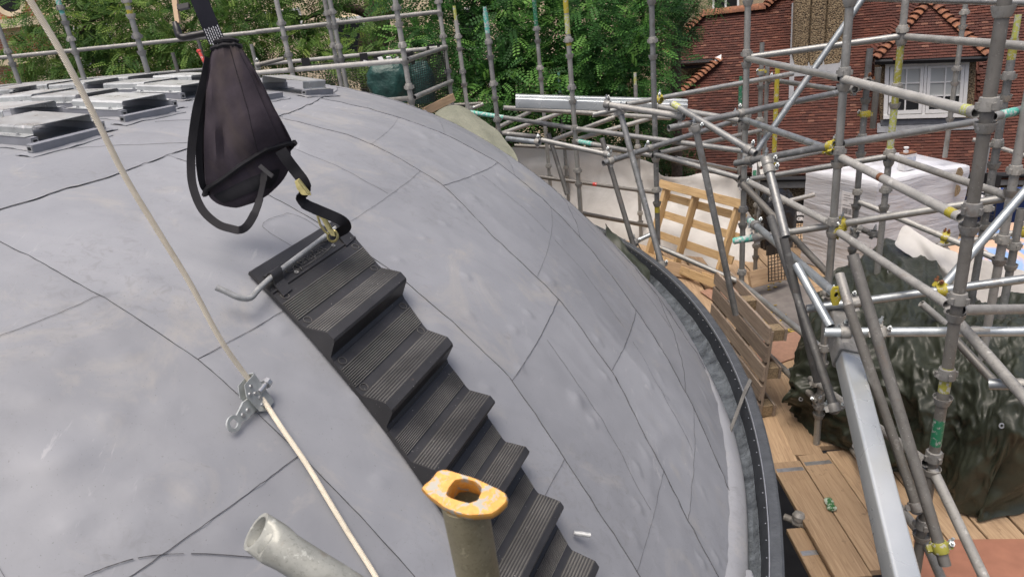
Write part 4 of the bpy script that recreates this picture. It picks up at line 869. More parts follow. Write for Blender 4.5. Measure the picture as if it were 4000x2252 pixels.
# couplers
def coupler(x, y, mat='fitting', bolt='galv_new'):
    (d1, o1, p1, a1, g), (d2, o2, p2, a2, _) = near_tubes(x, y, 2)
    if (p2 - p1).length > 0.25: p2 = p1 + (p2 - p1).normalized() * 0.052
    m = MB(); ax_ = p2 - p1; ax_ = ax_.normalized() if ax_.length > 0.01 else frame(a1)[0]
    for p, a in ((p1, a1), (p2, a2)):
        u_, v_, dd = frame(a); prof = [(-0.024, TR + 0.001), (-0.024, TR + 0.007), (-0.014, TR + 0.0095), (0.014, TR + 0.0095), (0.024, TR + 0.007), (0.024, TR + 0.001)]
        m.rings([m.circ(p + dd * h, u_, v_, r_, 18) for h, r_ in prof])
        s_ = a.cross(ax_); s_ = s_.normalized() if s_.length > 0.05 else u_
        for q in (-1, 1): m.box(p + s_ * q * (TR + 0.016) + ax_ * 0.004 * q, s_ * 0.010, a * 0.016, ax_ * 0.008)
    m.box((p1 + p2) / 2, ax_ * min(0.03, (p2 - p1).length / 2), a1 * 0.018, a1.cross(ax_).normalized() * 0.018 if a1.cross(ax_).length > 0.05 else frame(a1)[1] * 0.018)
    o = m.build('coupler', M[mat], SCF[g], smooth=40)
    for p, a, sg in ((p1, a1, -1), (p2, a2, 1)):
        s_ = a.cross(ax_); s_ = s_.normalized() if s_.length > 0.05 else frame(a)[0]
        if s_.z < 0: s_ = -s_
        c_ = p + s_ * (TR + 0.018); e = (ax_ * sg * 0.4 + V((0, 0, 1)) * 0.6 - VD * 0.3).normalized(); m = MB(); m.cyl(c_ - e * 0.018, c_ + e * 0.040, 0.0065, n=8); m.cyl(c_ + e * 0.012, c_ + e * 0.024, 0.012, n=6); m.build('bolt', M[bolt], o)
for c_ in ((2373, 404), (2423, 439), (2660, 454), (2699, 505), (2579, 396, 'yellow'), (2893, 443), (2870, 470), (2101, 550), (2151, 585), (2369, 605), (2385, 634), (2536, 578), (2925, 585), (2930, 630), (2905, 724), (2481, 939), (2447, 960), (3000, 632), (3008, 662), (2951, 882), (2958, 930), (3292, 873, 'yellow'), (3052, 915), (3229, 1144), (3338, 1167), (3676, 1133, 'yellow', 'rusty'),
           (3303, 1297), (3437, 1297), (3186, 1500), (3206, 1548), (3232, 1600), (3563, 1990), (3652, 2140, 'olive_paint'), (3249, 568, 'yellow'), (3691, 930, 'yellow', 'rusty'), (3350, 898), (3412, 905), (3390, 320, 'fitting', 'rusty'), (3378, 445, 'yellow'), (1010, 255), (2972, 280, 'yellow'), (3335, 350), (3994, 905, 'yellow'), (1840, 425), (3010, 310), (2590, 1030)):
    coupler(*c_)
# yellow forged end on the nearest ledger, and the thin plates lying on the tubes
_, o, p, d, g = near_tubes(3262, 1147, 1)[0]; m = MB(); e0 = p + d * 0.004; u_, v_, _d = frame(d); up_ = (V((0, 0, 1)) - d * d.z).normalized(); sd2 = d.cross(up_)
pl = [e0 + up_ * a + sd2 * b for a, b in ((0.045, -0.016), (0.045, 0.016), (0.02, 0.027), (-0.02, 0.027), (-0.06, 0.014), (-0.06, -0.014), (-0.02, -0.027), (0.02, -0.027))]
inn = [e0 + up_ * 0.016 * math.cos(a) + sd2 * 0.012 * math.sin(a) for a in [2 * math.pi * (i + 0.5) / 8 for i in range(8)]]
m.rings([[q + d * 0.012 for q in inn], [q - d * 0.0 for q in inn], [q for q in pl], [q + d * 0.012 for q in pl]], True); 
m.build('forged_end', M['yellow'], o); m = MB(); m.cyl(e0 + d * 0.002, e0 - d * 0.02, 0.016, n=12); m.build('bore_shade', M['hollow'], o)  # near-black plug drawn as the shade in the tube mouth
for x, y in ((3810, 1272), (3975, 1482)):
    _, o, p, d, g = near_tubes(x, y + 20, 1)[0]; m = MB(); n2 = (V((0, 0, 1)) - d * d.z).normalized(); s2 = d.cross(n2); gg = []
    for i in range(13):
        u_ = (i - 6) / 6; gg.append([p + d * u_ * 0.055 + (n2 * math.cos(a) + s2 * math.sin(a)) * (TR + 0.0015) for a in [lerp(-1.2, -1.2 + 0.7 + 1.0 * math.exp(-(u_ * 2.2) ** 4), j / 5) * (-1 if (s2.dot(VD) > 0) else 1) * -1 for j in range(6)]])
    m.sheet(gg, 0.001); m.build('saddle_plate', M['fitting'], o)
# --- the big box section beam
def boxm():
    t = NT('scratched_box_steel'); co = t.coord('Object'); a = t.noise(co, 2.2, 4, 0.55); s_ = t.noise(t.coord('Object', (60, 60, 4)), 1.0, 4, 0.7); s2 = t.noise(t.coord('Object', (8, 70, 60)), 1.0, 4, 0.7)
    b = t.mix(t.ramp(a, [(0.3, 0.0), (0.7, 1.0)]), (0.46, 0.50, 0.51), (0.62, 0.65, 0.65)); b = t.mix(t.math('MULTIPLY', t.ramp(s_, [(0.66, 0.0), (0.72, 1.0)]), 0.5), b, (0.30, 0.31, 0.31)); b = t.mix(t.math('MULTIPLY', t.ramp(s2, [(0.68, 0.0), (0.73, 1.0)]), 0.45), b, (0.28, 0.28, 0.28))
    t.set(b, t.ramp(a, [(0.3, 0.18), (0.7, 0.34)]), 0.55); return t.m
M['boxsteel'] = boxm()
def bx_sec(c, sx, sz, w_, rr, n=4):
    out = []
    for k, (a, b) in enumerate(((1, 1), (-1, 1), (-1, -1), (1, -1))):
        for i in range(n + 1):
            th = math.pi / 2 * (k + i / n); out.append(c + sx * (a * (w_ - rr) + rr * math.cos(th)) + sz * (b * (w_ - rr) + rr * math.sin(th)))
    return out
ba, bb = P(3310, 1390, 3.72), P(3562, 2420, 2.5); bd = (bb - ba).normalized(); tn = (c2w(V((0, -1, 0))) * 0.55 - VD * 0.83); sx = bd.cross(tn).normalized(); sz = sx.cross(bd).normalized()
bm_ = thing('box_beam', V(bb), 'long bright galvanised square box beam rising from the bottom edge', 'steel beam')
m = MB(); m.rings([bx_sec(ba, sx, sz, 0.053, 0.015), bx_sec(bb, sx, sz, 0.053, 0.015), bx_sec(bb, sx, sz, 0.048, 0.011), bx_sec(ba, sx, sz, 0.048, 0.011)], True); m.build('box_section', M['boxsteel'], bm_, smooth=30)
m = MB(); m.rings([bx_sec(ba + bd * 0.035, sx, sz, 0.066, 0.019), bx_sec(ba + bd * 0.035, sx, sz, 0.0555, 0.016), bx_sec(ba - bd * 0.05, sx, sz, 0.0555, 0.016), bx_sec(ba - bd * 0.36, sx, sz, 0.057, 0.016), bx_sec(ba - bd * 0.36, sx, sz, 0.064, 0.019)], True); m.build('end_sleeve', M['fitting'], bm_, smooth=30)
# two thin box sections lying on the ledgers by the tree
for k, (y0, y1, lb) in enumerate(((400, 424, 'front bright box section lying on ledgers below the tree'), (388, 408, 'rear bright box section lying on ledgers below the tree'))):
    a, b = P(2015, y0, 7.0 + 0.12 * k), P(2682, y1, 6.9 + 0.12 * k); d = (b - a).normalized(); s1 = d.cross(V((0, 0, 1))).normalized(); s2 = s1.cross(d); m = MB()
    m.rings([bx_sec(a, s1, s2, 0.05, 0.012), bx_sec(b, s1, s2, 0.05, 0.012), bx_sec(b, s1, s2, 0.046, 0.01), bx_sec(a, s1, s2, 0.046, 0.01)], True); tag(m.build('box_section', M['boxsteel'], org=(a + b) / 2, smooth=30), lb, 'steel beam', 'box sections on the ledgers')
# --- scaffold deck
def woodm(name, c, hi, dark, rough=0.75, sc=1.0):
    t = NT(name); co = t.coord('Object', (3.0 * sc, 55 * sc, 55 * sc), True); g1 = t.noise(co, 1.0, 6, 0.6, 1.2); co2 = t.coord('Object', (1, 1, 1), True); b = t.noise(co2, 3.0, 4, 0.6); sp = t.noise(co2, 16, 3, 0.6, 0.4)
    base = t.mix(t.ramp(g1, [(0.32, 0.0), (0.66, 1.0)]), dark, hi); base = t.mix(t.ramp(b, [(0.3, 0.0), (0.75, 0.65)]), base, c); base = t.mix(t.math('MULTIPLY', t.ramp(sp, [(0.64, 0.0), (0.74, 1.0)]), 0.55), base, tuple(x * 0.4 for x in c))
    oi = t.n('ObjectInfo'); hv = t.n('HueSaturation'); t.l(base, hv.inputs['Color']); t.l(t.math('MULTIPLY_ADD', oi.outputs['Random'], 0.35, 0.82), hv.inputs['Value']); t.set(hv.outputs[0], rough); t.bump(g1, 0.35, 0.004); return t.m
M['board'] = woodm('scaffold_board_wood', (0.37, 0.255, 0.15), (0.45, 0.325, 0.20), (0.24, 0.155, 0.09)); M['pallet_new'] = woodm('fresh_pallet_pine', (0.52, 0.36, 0.18), (0.60, 0.43, 0.23), (0.36, 0.23, 0.10)); M['pallet_old'] = woodm('weathered_pallet_wood', (0.27, 0.21, 0.16), (0.36, 0.29, 0.22), (0.15, 0.115, 0.09))
M['chip'] = plain('chipboard_block', (0.36, 0.27, 0.16), 0.9, 0, 0.55, 70, 0.5, bdist=0.006); M['hard'] = plain('brown_hardboard', (0.38, 0.22, 0.15), 0.8, 0, 0.22, 30, 0.1); M['redboard'] = plain('red_brown_fibreboard', (0.30, 0.135, 0.085), 0.8, 0, 0.2, 10, 0.1)
M['felt'] = plain('dark_bitumen_felt', (0.115, 0.105, 0.10), 0.85, 0, 0.5, 9, 0.4, c2=(0.19, 0.175, 0.16))
def plank(name, mat, c, ax, ay, az, parent=None):      # box in its own frame so the grain follows its length
    ax, ay, az = V(ax), V(ay), V(az); m = MB(); L_, w_, t_ = ax.length, ay.length, az.length; e = min(0.004, t_ * 0.3)
    def sec(x, k): return [V((x, -w_ + k, -t_ + 0)), V((x, w_ - k, -t_)), V((x, w_, -t_ + e)), V((x, w_, t_ - e)), V((x, w_ - e, t_)), V((x, -w_ + e, t_)), V((x, -w_, t_ - e)), V((x, -w_, -t_ + e))]
    n = max(1, int(L_ / 0.3)); m.rings([[q + V((0, 0.0025 * noise.noise(V((q.x * 3, q.y, c.x * 5))), 0.002 * noise.noise(V((q.x * 2, c.y * 7, 1))))) for q in sec(lerp(-L_, L_, i / n), e)] for i in range(n + 1)], False, True, True)
    me = m.mesh(mat, smooth=0); me.name = name; o = bpy.data.objects.new(name, me); COL.objects.link(o)
    X, Y = ax.normalized(), ay.normalized(); Z = X.cross(Y); Y, Z = (-Y, -Z) if Z.z < -0.2 else (Y, Z); o.matrix_local = Matrix(((X.x, Y.x, Z.x, c.x), (X.y, Y.y, Z.y, c.y), (X.z, Y.z, Z.z, c.z), (0, 0, 0, 1)))
    if parent is not None: o.parent = parent; o.location = c - root_of(parent)
    return o
def deck_board(px, L_, label, d=(0.04, 1), z=0.0, w_=0.222, plates=()):
    p = PZ(px[0], px[1], DECK + z); dd = V((d[0], d[1], 0)).normalized(); rr_ = V((dd.y, -dd.x, 0)); c = p - dd * L_ / 2 + rr_ * w_ / 2 - V((0, 0, 0.019))
    o = tag(plank('scaffold_board', M['board'], c, dd * L_ / 2, rr_ * (w_ / 2 - 0.0065), V((0, 0, 0.019))), label, 'scaffold board', 'boards of the scaffold deck')
    for q in plates:
        m = MB(); X, Y = V((1, 0, 0)), V((0, 1, 0)); m.bx(L_ / 2 - q - 0.019, L_ / 2 - q + 0.019, -w_ * 0.42, w_ * 0.42, 0.0175, 0.0215)
        for i in range(9): m.bx(L_ / 2 - q - 0.012, L_ / 2 - q + 0.012, (i - 4.3) * w_ * 0.088, (i - 3.9) * w_ * 0.088, 0.0215, 0.0235)
        me = m.mesh(M['alu'], smooth=0); b = bpy.data.objects.new('end_plate', me); COL.objects.link(b); b.parent = o
    return o
deck_board((3008, 1808), 1.08, 'scaffold board with a bright nail plate beside the gutter, left of the crushed can', plates=(0.09,))
deck_board((3113, 1779), 1.10, 'scaffold board with a nail plate and the green crushed can at its edge', plates=(0.10,))
deck_board((3225, 1763), 2.6, 'scaffold board partly under the bright box beam'); deck_board((3068, 2064), 1.6, 'lower worn scaffold board with a rusty plate in the bottom corner by the gutter', z=-0.06, plates=(0.22,))
deck_board((3098, 1776), -1.75, 'scaffold board next to the gutter rim with its cut end above the gap', d=(0.13, 1), z=-0.002); deck_board((2999, 1806), -1.6, 'narrow visible scaffold board closest to the black gutter, ending at the gap', d=(0.13, 1), z=-0.004)
deck_board((3186, 1742), -1.5, 'scaffold board running under the folded edge of the olive tarpaulin', d=(0.13, 1), z=0.001)
p0 = PZ(3225, 1763, DECK); 
for i in range(14):
    x = p0.x + 0.235 + 0.226 * i
    for j, (ya, yb) in enumerate(((1.0, 3.9), (3.93, 6.9), (6.93, 9.4))):
        if j == 2 and i < 1: continue
        c = V((x + 0.04 * ((ya + yb) / 2 - p0.y), (ya + yb) / 2 + random.uniform(-0.04, 0.04), DECK - 0.022 - 0.002 * (i % 3))); q = PX(c)
        tag(plank('scaffold_board', M['board'], c, V((0.04, 1, 0)).normalized() * (yb - ya) / 2, V((1, -0.04, 0)).normalized() * 0.107, V((0, 0, 0.019))), 'scaffold board of the deck mostly hidden under the tarpaulins and stacks', 'scaffold board', 'hidden boards of the scaffold deck')
for i in range(9):
    x = p0.x + 0.01 - 0.226 * i
    tag(plank('scaffold_board', M['board'], V((x + 0.16, 7.1 + 0.28 * i, DECK - 0.03)), V((0.04, 1, 0)).normalized() * 1.45, V((1, -0.04, 0)).normalized() * 0.107, V((0, 0, 0.019))), 'scaffold board in the far strip of deck behind the dome', 'scaffold board', 'far boards of the scaffold deck')
def flat_sheet(name, mat, pts, z, th, label, cat, group=None):
    q = [PZ(x, y, DECK + z) for x, y in pts]; c = sum(q, V((0, 0, 0))) / len(q); m = MB(); m.prism(q, V((0, 0, th)))
    bm2 = m.build(name, mat, org=c, smooth=0); return tag(bm2, label, cat, group)
flat_sheet('hardboard_sheet', M['hard'], [(2950, 1452), (3145, 1386), (3128, 1290), (2960, 1340)], 0.006, 0.012, 'brown hardboard sheet laid on the deck behind the old pallet', 'board sheet')
flat_sheet('hardboard_sheet', M['hard'], [(2800, 1186), (2735, 1140), (2862, 1104), (2890, 1152)], 0.004, 0.010, 'pale worn hardboard offcut beside the far end of the gutter', 'board sheet')
flat_sheet('felt_sheet', M['felt'], [(2806, 1200), (2905, 1118), (3075, 1078), (3260, 1200), (3150, 1320), (2960, 1360)], -0.002, 0.006, 'dark speckled roofing felt spread on the deck by the hardboard', 'roofing felt')
flat_sheet('fibreboard_sheet', M['redboard'], [(3570, 2112), (4080, 2108), (4100, 2330), (3600, 2330)], 0.004, 0.012, 'red-brown fibreboard sheet in the bottom right corner', 'board sheet')
M['moss'] = plain('yellow_debris', (0.55, 0.40, 0.08), 0.9, 0, 0.5, 40, 0.4); M['paper'] = plain('torn_cream_paper', (0.62, 0.52, 0.32), 0.9, 0, 0.2, 20)
m = MB(); rr2 = random.Random(5)
for _ in range(90):
    x, y = rr2.choice([(2915, 1165), (2985, 1115), (3040, 1235), (3090, 1290), (3010, 1270)]); p = PZ(x + rr2.gauss(0, 28), y + rr2.gauss(0, 16), DECK + 0.012); a = rr2.uniform(0, 6.3); u_ = V((math.cos(a), math.sin(a), rr2.uniform(-0.2, 0.3))); v_ = V((-math.sin(a), math.cos(a), rr2.uniform(-0.2, 0.3))); s_ = rr2.uniform(0.006, 0.022); m.box(p, u_ * s_, v_ * s_ * rr2.uniform(0.3, 0.8), V((0, 0, 0.003)))
tag(m.build('debris', M['moss'], smooth=0), 'yellow crumbs of debris scattered on the dark felt', 'debris', kind='stuff')
def blobpatch(name, mat, cx_, cy_, r_, label, seed):
    m = MB(); rd = random.Random(seed); pts = []
    for i in range(18): a = 2 * math.pi * i / 18; k = r_ * rd.uniform(0.55, 1.1); pts.append((cx_ + math.cos(a) * k * 1.5, cy_ + math.sin(a) * k * 0.6))
    return flat_sheet(name, mat, pts, 0.008, 0.003, label, 'torn paper', 'torn scraps on the felt')
blobpatch('torn_paper', M['paper'], 3030, 1262, 18, 'larger torn cream scrap on the dark felt', 1); blobpatch('torn_paper', M['paper'], 3048, 1318, 14, 'torn cream scrap at the edge of the hardboard sheet', 2)
# crushed can and stray coupler
p = PZ(3243, 1968, DECK + 0.02); m = MB(); d = (PZ(3255, 1995, DECK) - PZ(3232, 1945, DECK)).normalized()
m.rings([[p + d * a + V((0, 0, 1)) * math.sin(t_) * h + V((d.y, -d.x, 0)) * math.cos(t_) * w_ for t_ in [2 * math.pi * k / 14 for k in range(14)]] for a, w_, h in ((-0.055, 0.018, 0.012), (-0.05, 0.026, 0.016), (-0.02, 0.030, 0.012), (0.01, 0.022, 0.016), (0.03, 0.034, 0.010), (0.05, 0.026, 0.014), (0.055, 0.018, 0.010))], False, True, True)
M['can'] = paintm('green_can_paint', (0.03, 0.13, 0.035), (0.45, 0.5, 0.42), 0.5); tag(m.build('crushed_can', M['can'], org=p), 'small crushed green can lying on the deck boards', 'can')
p = PZ(3118, 2015, DECK + 0.0); lc = thing('loose_coupler', p, 'grey double coupler on a tube stub at the edge of the deck gap', 'coupler'); m = MB(); d = V((-0.7, 0.7, 0)); m.pipe(p - d * 0.07 - V((0, 0, 0.05)), p + d * 0.09 - V((0, 0, 0.05)), TR, TR - 0.004, 16); m.build('tube_stub', M['galv_dark'], lc)
m = MB(); m.pipe(p - d * 0.026 - V((0, 0, 0.05)), p + d * 0.026 - V((0, 0, 0.05)), 0.034, 0.0243, 14); m.lathe(p + V((0, 0, -0.02)), V((0.3, 0.2, 1)), [(0.002, 0.05), (0.03, 0.045), (0.042, 0.02), (0.036, -0.01), (0.002, -0.015)], 12); m.build('clamp', M['fitting'], lc)
M['bluecord'] = plain('blue_twine', (0.10, 0.34, 0.62), 0.8); m = MB(); rr2 = random.Random(8)
for k in range(5): m.sweep([PZ(3070 + 12 * i + rr2.uniform(-4, 4), 1442 + 2 * k + rr2.uniform(-5, 5), DECK + 0.02 + rr2.uniform(0, 0.01)) for i in range(6)], 0.0022, 5)
tag(m.build('blue_twine', M['bluecord'], org=PZ(3100, 1442, DECK)), 'frayed blue twine on the boards beside the tarpaulin', 'twine')
# --- pallets
def q4(o, u_, v_, n): return o, u_, v_, n
def pallet_lean():
    bl, br = PZ(2530, 1012, DECK), PZ(2815, 1128, DECK); u_ = (br - bl); W_ = u_.length; u_.normalize(); back = V((-u_.y, u_.x, 0)); back = back if back.dot(VD) > 0 else -back
    up_ = (V((0, 0, 1)) * 0.93 + back * 0.37).normalized(); n = u_.cross(up_); n = n if n.dot(VD) < 0 else -n; H_ = 1.02
    t = thing('pallet', (bl + br) / 2, 'fresh yellow pine pallet leaning against the white sheeting', 'pallet')
    for f_ in (0.04, 0.44, 0.96): plank('bearer', M['pallet_new'], bl + u_ * W_ * f_ + up_ * H_ / 2 + n * 0.05, up_ * H_ / 2, n * 0.048, u_ * 0.022 if f_ != 0.04 else u_ * 0.03, t)
    for f_ in (0.06, 0.34, 0.60, 0.82): plank('slat', M['pallet_new'], bl + u_ * W_ / 2 + up_ * H_ * f_ - n * 0.012, u_ * W_ * 0.53, up_ * 0.047, n * 0.010, t)
    for f_ in (0.955, 0.05): plank('front_slat', M['pallet_new'], bl + u_ * W_ / 2 + up_ * H_ * f_ + n * 0.110, u_ * W_ * 0.53, up_ * 0.05, n * 0.011, t)
pallet_lean()
def pallet_edge():
    b = PZ(2958, 1636, DECK); tp = V((b.x, b.y, 0)); r_, ph = rphi(b); out = V((math.cos(R(ph)), math.sin(R(ph)), 0)); tan = V((-out.y, out.x, 0))
    z1 = vert_z((b.x, b.y), 1300); H_ = min(1.05, z1 - DECK); up_ = (V((0, 0, 1)) + out * 0.10).normalized(); n = (out - up_ * out.dot(up_)).normalized()
    t = thing('pallet', b, 'weathered grey pallet standing on edge against the gutter rim', 'pallet'); L_ = 1.25
    d = (tan + out * 0.10).normalized()
    for f_ in (0.08, 0.30, 0.52, 0.74, 0.945): plank('slat', M['pallet_old'], b + d * L_ / 2 + up_ * H_ * f_, d * L_ / 2, up_ * 0.066, n * 0.011, t)
    for f_ in (0.08, 0.52, 0.945):
        plank('stringer', M['pallet_old'], b + d * L_ / 2 + up_ * H_ * f_ + n * 0.135, d * L_ / 2, up_ * 0.05, n * 0.010, t)
        for e in (0.05, 0.5, 0.95): m = MB(); m.box(b + d * L_ * e + up_ * H_ * f_ + n * 0.068, d * 0.055, up_ * 0.046, n * 0.056); m.build('block', M['chip'], t, smooth=0)
    for e in (0.03, 0.5, 0.97): plank('batten', M['pallet_old'], b + d * L_ * e + up_ * H_ * 0.5 + n * 0.0215, up_ * H_ * 0.5, d * 0.045, n * 0.0095, t)
pallet_edge()
# --- sheeting, tarpaulins
def clothm(name, c, hi, rough=0.45, sc=6.0, bump=0.5, spec=0.4, creases=True):
    t = NT(name); co = t.coord('Object'); a = t.noise(co, sc, 5, 0.6, 1.0); v_ = t.vor(co, sc * 1.6, 'DISTANCE_TO_EDGE').outputs[0]; f_ = t.noise(co, 40, 3); t.set(t.mix(t.ramp(a, [(0.3, 0.0), (0.7, 1.0)]), c, hi), t.ramp(f_, [(0.3, rough - 0.1), (0.7, rough + 0.15)]), 0, spec)
    h = t.math('ADD', a, t.math('MULTIPLY', t.noise(t.coord('Object', (3, 3, 1)), sc * 1.2, 5, 0.65, 2.5), 0.7)); t.bump(h, bump, 0.03); return t.m
M['olive'] = clothm('dark_olive_tarpaulin', (0.019, 0.023, 0.015), (0.036, 0.042, 0.028), 0.40, 5.0, 0.12); M['olive_light'] = clothm('faded_olive_tarpaulin', (0.135, 0.145, 0.105), (0.21, 0.215, 0.165), 0.6, 3.0, 0.4)
def monoflex():
    t = NT('white_scaffold_sheeting'); co = t.coord('Object'); a = t.noise(co, 2.2, 5, 0.6, 0.6); d = t.noise(co, 1.2, 5, 0.7, 1.4); base = t.mix(t.ramp(a, [(0.3, 0.0), (0.7, 1.0)]), (0.60, 0.59, 0.56), (0.74, 0.73, 0.70)); base = t.mix(t.math('MULTIPLY', t.ramp(d, [(0.55, 0.0), (0.75, 1.0)]), 0.5), base, (0.46, 0.45, 0.43)); t.set(base, 0.5, 0, 0.3); t.bump(a, 0.5, 0.04)
    tr = t.n('BsdfTranslucent'); tr.inputs[0].default_value = (0.6, 0.6, 0.58, 1); ms = t.n('MixShader'); ms.inputs[0].default_value = 0.25; t.l(t.b.outputs[0], ms.inputs[1]); t.l(tr.outputs[0], ms.inputs[2]); t.l(ms.outputs[0], t.out.inputs[0]); return t.m
M['mono'] = monoflex()
def loft(rows, nx, ny, amp=0.02, fr=3.0, seed=0.0, ridge=0.0):
    g = [[P(*q) if q[2] is not None else PZ(q[0], q[1], DECK + 0.015) for q in r_] for r_ in rows]; g = [crom(r_, nx) for r_ in g]; cols = [crom(list(c_), ny) for c_ in zip(*g)]; g = [list(r_) for r_ in zip(*cols)]
    src = g; g = [list(r_) for r_ in src]; ci, cj = len(src) // 2, len(src[0]) // 2
    nc = (src[ci + 1][cj] - src[ci - 1][cj]).cross(src[ci][cj + 1] - src[ci][cj - 1]); sg_ = -1.0 if nc.dot(VD) > 0 else 1.0
    for i in range(len(g)):
        for j in range(len(g[0])):
            p = src[i][j]; a = src[min(i + 2, len(g) - 1)][j] - src[max(i - 2, 0)][j]; b = src[i][min(j + 2, len(g[0]) - 1)] - src[i][max(j - 2, 0)]; n = a.cross(b)
            n = n.normalized() * sg_ if n.length > 1e-9 else V((0, 0, 1))
            q = p * fr + V((seed, seed * 2, 1)); h = amp * fbm(q, 3)
            if ridge:
                u_, v_ = j / 30.0, i / 40.0; wx = 0.35 * noise.noise(V((u_ * 0.8, v_ * 0.9, seed)))
                h += ridge * 0.95 * (0.5 - abs(noise.noise(V((u_ * 0.55 + wx + v_ * 0.35, v_ * 0.9 - u_ * 0.3, seed + 3)))) * 2) + ridge * 0.36 * (0.5 - abs(noise.noise(V((u_ * 1.3 + wx * 3 - v_ * 0.9, v_ * 2.0 + u_ * 0.6, seed + 8)))) * 2) + ridge * 0.16 * (0.5 - abs(noise.noise(V((u_ * 3.4 + v_ * 3, v_ * 4.5 - u_ * 2, seed)))) * 2)
            g[i][j] = p + n * h
    return g
def cloth(name, mat, rows, nx, ny, amp, fr, label, cat, seed=0.0, ridge=0.0, th=0.003, bottom=None):
    g = loft(rows, nx, ny, amp, fr, seed, ridge); m = MB(); m.sheet(g, th); c = g[-1][len(g[0]) // 2]
    return tag(m.build(name, mat, org=c, smooth=100), label, cat)
o = cloth('sheeting', M['mono'], [[(1960, 575, 10.6), (2110, 572, 10.5), (2240, 578, 10.3), (2430, 602, 9.9), (2560, 640, 9.5), (2598, 684, 9.3), (2680, 690, 9.2), (2760, 676, 9.1), (2860, 700, 8.9), (2892, 760, 8.8), (2958, 880, 8.6)],
      [(1960, 700, 10.7), (2110, 700, 10.6), (2240, 710, 10.4), (2430, 730, 10.0), (2560, 760, 9.5), (2598, 770, 9.4), (2680, 780, 9.2), (2760, 790, 9.1), (2860, 830, 8.9), (2900, 880, 8.8), (2958, 960, 8.6)],
      [(2150, 960, 10.6), (2200, 960, 10.5), (2280, 968, 10.3), (2440, 985, 9.8), (2560, 1005, 9.3), (2598, 1010, 9.2), (2680, 1030, 9.0), (2760, 1046, 8.8), (2860, 1066, 8.6), (2900, 1072, 8.5), (2950, 1078, 8.4)]], 6, 14, 0.10, 1.5, 'large white plastic sheeting hung behind the leaning pine pallet', 'sheeting')
cloth('sheeting', M['mono'], [[(3500, 930, 6.0), (3540, 880, 6.0), (3640, 950, 5.8), (3740, 985, 5.6)], [(3500, 960, 5.9), (3600, 985, 5.8), (3680, 1040, 5.6), (3740, 1090, 5.5)], [(3560, 1000, 5.8), (3620, 1050, 5.7), (3700, 1100, 5.6), (3740, 1160, 5.5)]], 8, 8, 0.02, 4, 'small white sheet tied to a ledger in front of the wrapped stack', 'sheeting', 3)
cloth('sheeting', M['mono'], [[(3690, 985, 6.3), (3790, 1000, 6.2), (3900, 1030, 6.1), (4080, 1080, 6.0)], [(3690, 1090, 6.3), (3790, 1100, 6.2), (3900, 1120, 6.1), (4080, 1150, 6.0)], [(3690, 1220, 6.3), (3790, 1240, 6.2), (3900, 1260, 6.1), (4080, 1260, 6.0)]], 8, 8, 0.02, 3, 'white sheet behind the right hand scaffold posts', 'sheeting', 8)
big_tarp = cloth('tarpaulin', M['olive'], [[(3228, 1100, 6.3), (3325, 1015, 6.3), (3425, 960, 6.35), (3560, 955, 6.2), (3650, 1030, 5.9), (3800, 1185, 5.4), (3950, 1160, 5.3), (4120, 1150, 5.2)],
      [(3190, 1250, 5.7), (3300, 1170, 5.5), (3430, 1130, 5.4), (3580, 1140, 5.2), (3700, 1190, 5.0), (3830, 1250, 4.8), (3960, 1240, 4.7), (4120, 1230, 4.6)],
      [(3115, 1440, 5.35), (3260, 1390, 5.1), (3420, 1370, 4.85), (3580, 1380, 4.65), (3720, 1390, 4.5), (3850, 1400, 4.4), (3980, 1400, 4.3), (4120, 1390, 4.2)],
      [(3078, 1545, 5.35), (3220, 1590, 5.05), (3400, 1600, 4.8), (3570, 1640, 4.5), (3720, 1660, 4.3), (3860, 1680, 4.15), (3980, 1660, 4.05), (4120, 1640, 4.0)],
      [(3085, 1600, None), (3180, 1662, None), (3330, 1768, None), (3500, 1835, None), (3650, 1915, None), (3760, 1995, None), (3860, 2038, None), (4120, 1890, None)]], 30, 40, 0.05, 1.5, 'big crumpled dark olive tarpaulin heaped over materials on the deck', 'tarpaulin', 2.0, 0.115)
ev = big_tarp.data.vertices; r0_ = V(big_tarp.location)
for x, y in ((3468, 1055), (3905, 1660), (3330, 1745), (3655, 1895), (3120, 1560)):
    best = min((v_.co + r0_ for v_ in ev), key=lambda q: (PX(q)[0] - x) ** 2 + (PX(q)[1] - y) ** 2 + 400 * PX(q)[2] ** 2)
    m = MB(); m.lathe(best - VD * 0.008, -VD, [(0.009, 0), (0.017, 0), (0.017, 0.004), (0.009, 0.004)], 14, True); m.build('eyelet', M['alu'], big_tarp)
cloth('tarpaulin', M['olive_light'], [[(1690, 470, 6.4), (1715, 432, 6.5), (1785, 412, 6.6), (1870, 455, 6.5), (1935, 500, 6.3), (1990, 560, 6.1), (2022, 618, 5.9)], [(1700, 500, 6.2), (1760, 480, 6.2), (1830, 490, 6.2), (1890, 520, 6.1), (1940, 570, 6.0), (1990, 620, 5.9), (2030, 670, 5.8)], [(1760, 560, 6.0), (1800, 570, 6.0), (1860, 590, 5.9), (1910, 620, 5.9), (1960, 660, 5.8), (2010, 700, 5.8), (2050, 740, 5.7)]], 8, 8, 0.03, 2.2, 'faded olive tarpaulin draped behind the dome skyline', 'tarpaulin', 5)
cloth('tarpaulin', M['olive'], [[(2360, 880, 6.0), (2400, 920, 5.8), (2460, 985, 5.6), (2520, 1040, 5.4)], [(2365, 900, 5.8), (2410, 950, 5.7), (2470, 1010, 5.5), (2540, 1065, 5.2)], [(2370, 940, 5.7), (2420, 990, 5.6), (2490, 1050, 5.3), (2545, 1120, 5.1)]], 6, 6, 0.03, 5, 'crumpled end of a dark tarpaulin tucked behind the far gutter', 'tarpaulin', 7, 0.02)
